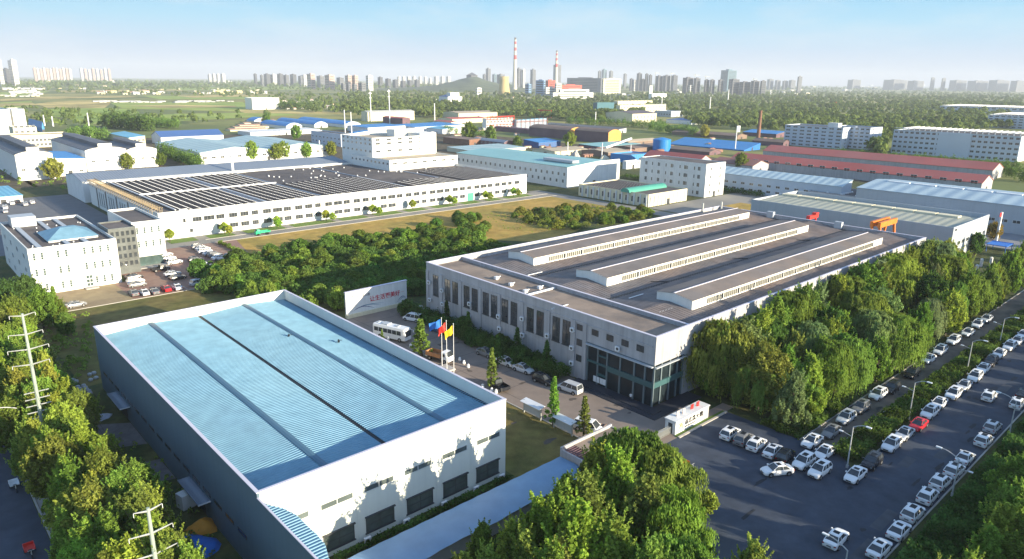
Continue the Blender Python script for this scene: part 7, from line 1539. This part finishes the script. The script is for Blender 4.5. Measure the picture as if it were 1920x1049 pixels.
# power station blocks
PSR = M("power_station_red", (.60, .10, .06), .7, .08, .02); PSB = M("power_station_blue", (.16, .28, .45), .6, .08, .02)
skyl(1004, 1022, 151, 2500, PSB, "blue boiler house left of the red roofs", name="boiler_house", cat="boiler house", split=.85)
skyl(985, 996, 158, 2600, PSB, "blue silo-like block left of the boiler house", name="boiler_house", cat="silo", split=.6)
skyl(1020, 1040, 151, 2700, PSR, "red-framed upper part of the power station", name="power_station_block", cat="power station", split=.4)
skyl(1022, 1042, 164, 2450, HW, "white lower block under the red-framed part", name="power_station_block", cat="power station", split=.1)
skyl(1040, 1052, 157, 2450, HW, "white conveyor tower before the shorter chimney", name="power_station_block", cat="power station", split=.3)
skyl(1050, 1090, 160, 2650, PSR, "long red roofed turbine hall", name="power_station_block", cat="power station", split=.05)
skyl(1050, 1104, 168, 2400, HW, "long white wall in front of the red turbine hall", name="power_station_block", cat="power station", split=.02)
skyl(1036, 1112, 174, 2200, HW, "low white shed before the power station", name="power_station_block", cat="power station", split=.02)
skyl(894, 903, 165, 2600, HW, "small white cube left of the cooling tower", name="pump_house", cat="building", split=.1)
# pavilion on the hill
x, y, z = hilltop; m_ = MB(); s_ = 22; m_.box(-s_, s_, -s_, s_, z-6, z+10); m_.lathe([(s_*1.7, z+10), (s_*.8, z+18), (s_*.1, z+24)], 4); tag(m_.build("pavilion", HD, None, (x, y, 0)), "small dark pavilion on top of the hill", "pavilion")
# villages and greenhouses in the plain
VM = [HW, CREAM, M("village_yellow", (.60, .52, .28), .8, .1), M("village_tile", (.30, .17, .13), .8, .2)]
def village(n, x0, x1, y0, y1, w0, w1, h, lab, grp, mats):
    base = None
    for i in range(n):
        px, py = random.uniform(x0, x1), random.uniform(y0, y1)+ (0); x, y = G(px, py); D = math.hypot(x, y); w_ = random.uniform(w0, w1)*D/F_PX; d_ = w_*random.uniform(.4, .7); hh = h*random.uniform(.7, 1.4)*D/F_PX
        m_ = MB(); m_.box(0, w_, 0, d_, 0, hh, 0); m_.poly([(-.3, -.3, hh), (-.3, d_+.3, hh), (-.3, d_/2, hh*1.35)], 0); m_.quad((-.4, -.4, hh+.02), (w_+.4, -.4, hh+.02), (w_+.4, d_/2, hh*1.38), (-.4, d_/2, hh*1.38), 1); m_.quad((-.4, d_/2, hh*1.38), (w_+.4, d_/2, hh*1.38), (w_+.4, d_+.4, hh+.02), (-.4, d_+.4, hh+.02), 1)
        m_.box(w_*.4, w_*.6, -.2, -.02, 0, hh*.5, 2)
        a, b = random.choice(mats); tag(m_.build("village_house", [VM[a], VM[b], GLASS], None, (x, y, 0), random.uniform(-.12, .12)), lab, "house", grp)
village(26, 180, 300, 174, 178, 5, 10, 2.6, "yellowish house of the village line across the fields, left part", "left village line", [(2, 2), (0, 0), (1, 3)])
village(24, 355, 505, 173, 178, 5, 10, 2.6, "yellowish house of the village line across the fields, right part", "right village line", [(2, 2), (0, 0), (1, 1)])
village(54, 55, 470, 151, 169, 3, 7, 1.4, "tiny far house scattered in the hazy plain on the left", "scattered far houses on the left plain", [(0, 0), (2, 0), (1, 3)])
village(30, 0, 62, 166, 182, 6, 14, 1.5, "low white far shed near the left frame edge", "far sheds near the left edge", [(0, 0), (1, 0)])
village(26, 165, 470, 190, 193.5, 8, 22, 1.1, "long white greenhouse line in the green fields", "greenhouse lines in the green fields", [(0, 0)])
village(34, 530, 700, 190, 208, 4, 10, 2.2, "small building in the loose suburb before the pink towers", "loose suburb before the pink towers", [(0, 0), (1, 3), (0, 3)])
village(30, 700, 1130, 176, 206, 4, 10, 2.2, "small pale building scattered in the woods before the power station", "small buildings in the woods", [(0, 0), (1, 3), (2, 0)])
village(30, 1130, 1600, 168, 182, 5, 14, 1.8, "low pale building before the right-hand towers", "low buildings before the right-hand towers", [(0, 0), (1, 0)])
village(16, 1500, 1900, 160, 170, 8, 22, 1.2, "long low pale roof far in the right-hand plain", "low roofs far in the right-hand plain", [(0, 0), (1, 1)])
village(36, 640, 980, 238, 262, 8, 16, 3.2, "small shed packed among the coloured roofs left of the turquoise hall", "small sheds left of the turquoise hall", [(0, 3), (1, 3), (0, 0)])
village(30, 985, 1250, 278, 298, 8, 18, 4.0, "low brown shed packed in the yard behind the turquoise hall", "low sheds behind the turquoise hall", [(3, 3), (1, 3)])
village(14, 1290, 1470, 262, 290, 9, 18, 4.0, "low brown shed packed around the brown chimney", "low sheds around the brown chimney", [(3, 3), (1, 3)])
for nm_, (px, py) in (("red_arch_gate", (1566, 200)), ("red_arch_gate", (1464, 231))):
    x, y = G(px, py); D = math.hypot(x, y)/F_PX; m_ = MB(); m_.box(-2.0*D, 2.5*D, -.5*D, .5*D, 3*D, 7*D); m_.box(-1.8*D, -1.0*D, -.4*D, .4*D, 0, 3*D); m_.box(1.4*D, 2.2*D, -.4*D, .4*D, 0, 3*D); tag(m_.build(nm_, RED, None, (x, y, 0)), "small bright red gate structure %s" % ("in the middle of the far right woods" if px > 1500 else "left of the bluish apartment block"), "gate")
# ================================================================ HAZE
hz_ = MB(); hz_.box(-4100, 15100, -4100, 15100, -1.5, 262)
hm_ = bpy.data.materials.new("haze_air"); hm_.use_nodes = True; t = hm_.node_tree; t.nodes.clear(); o_ = t.nodes.new("ShaderNodeOutputMaterial"); pv = t.nodes.new("ShaderNodeVolumePrincipled")
pv.inputs['Color'].default_value = (.80, .88, .98, 1); pv.inputs['Density'].default_value = HAZED; pv.inputs['Anisotropy'].default_value = 0.0
t.links.new(pv.outputs[0], o_.inputs['Volume'])
tag(hz_.build("haze", hm_), kind='stuff', label="thin pale haze over the whole plain")
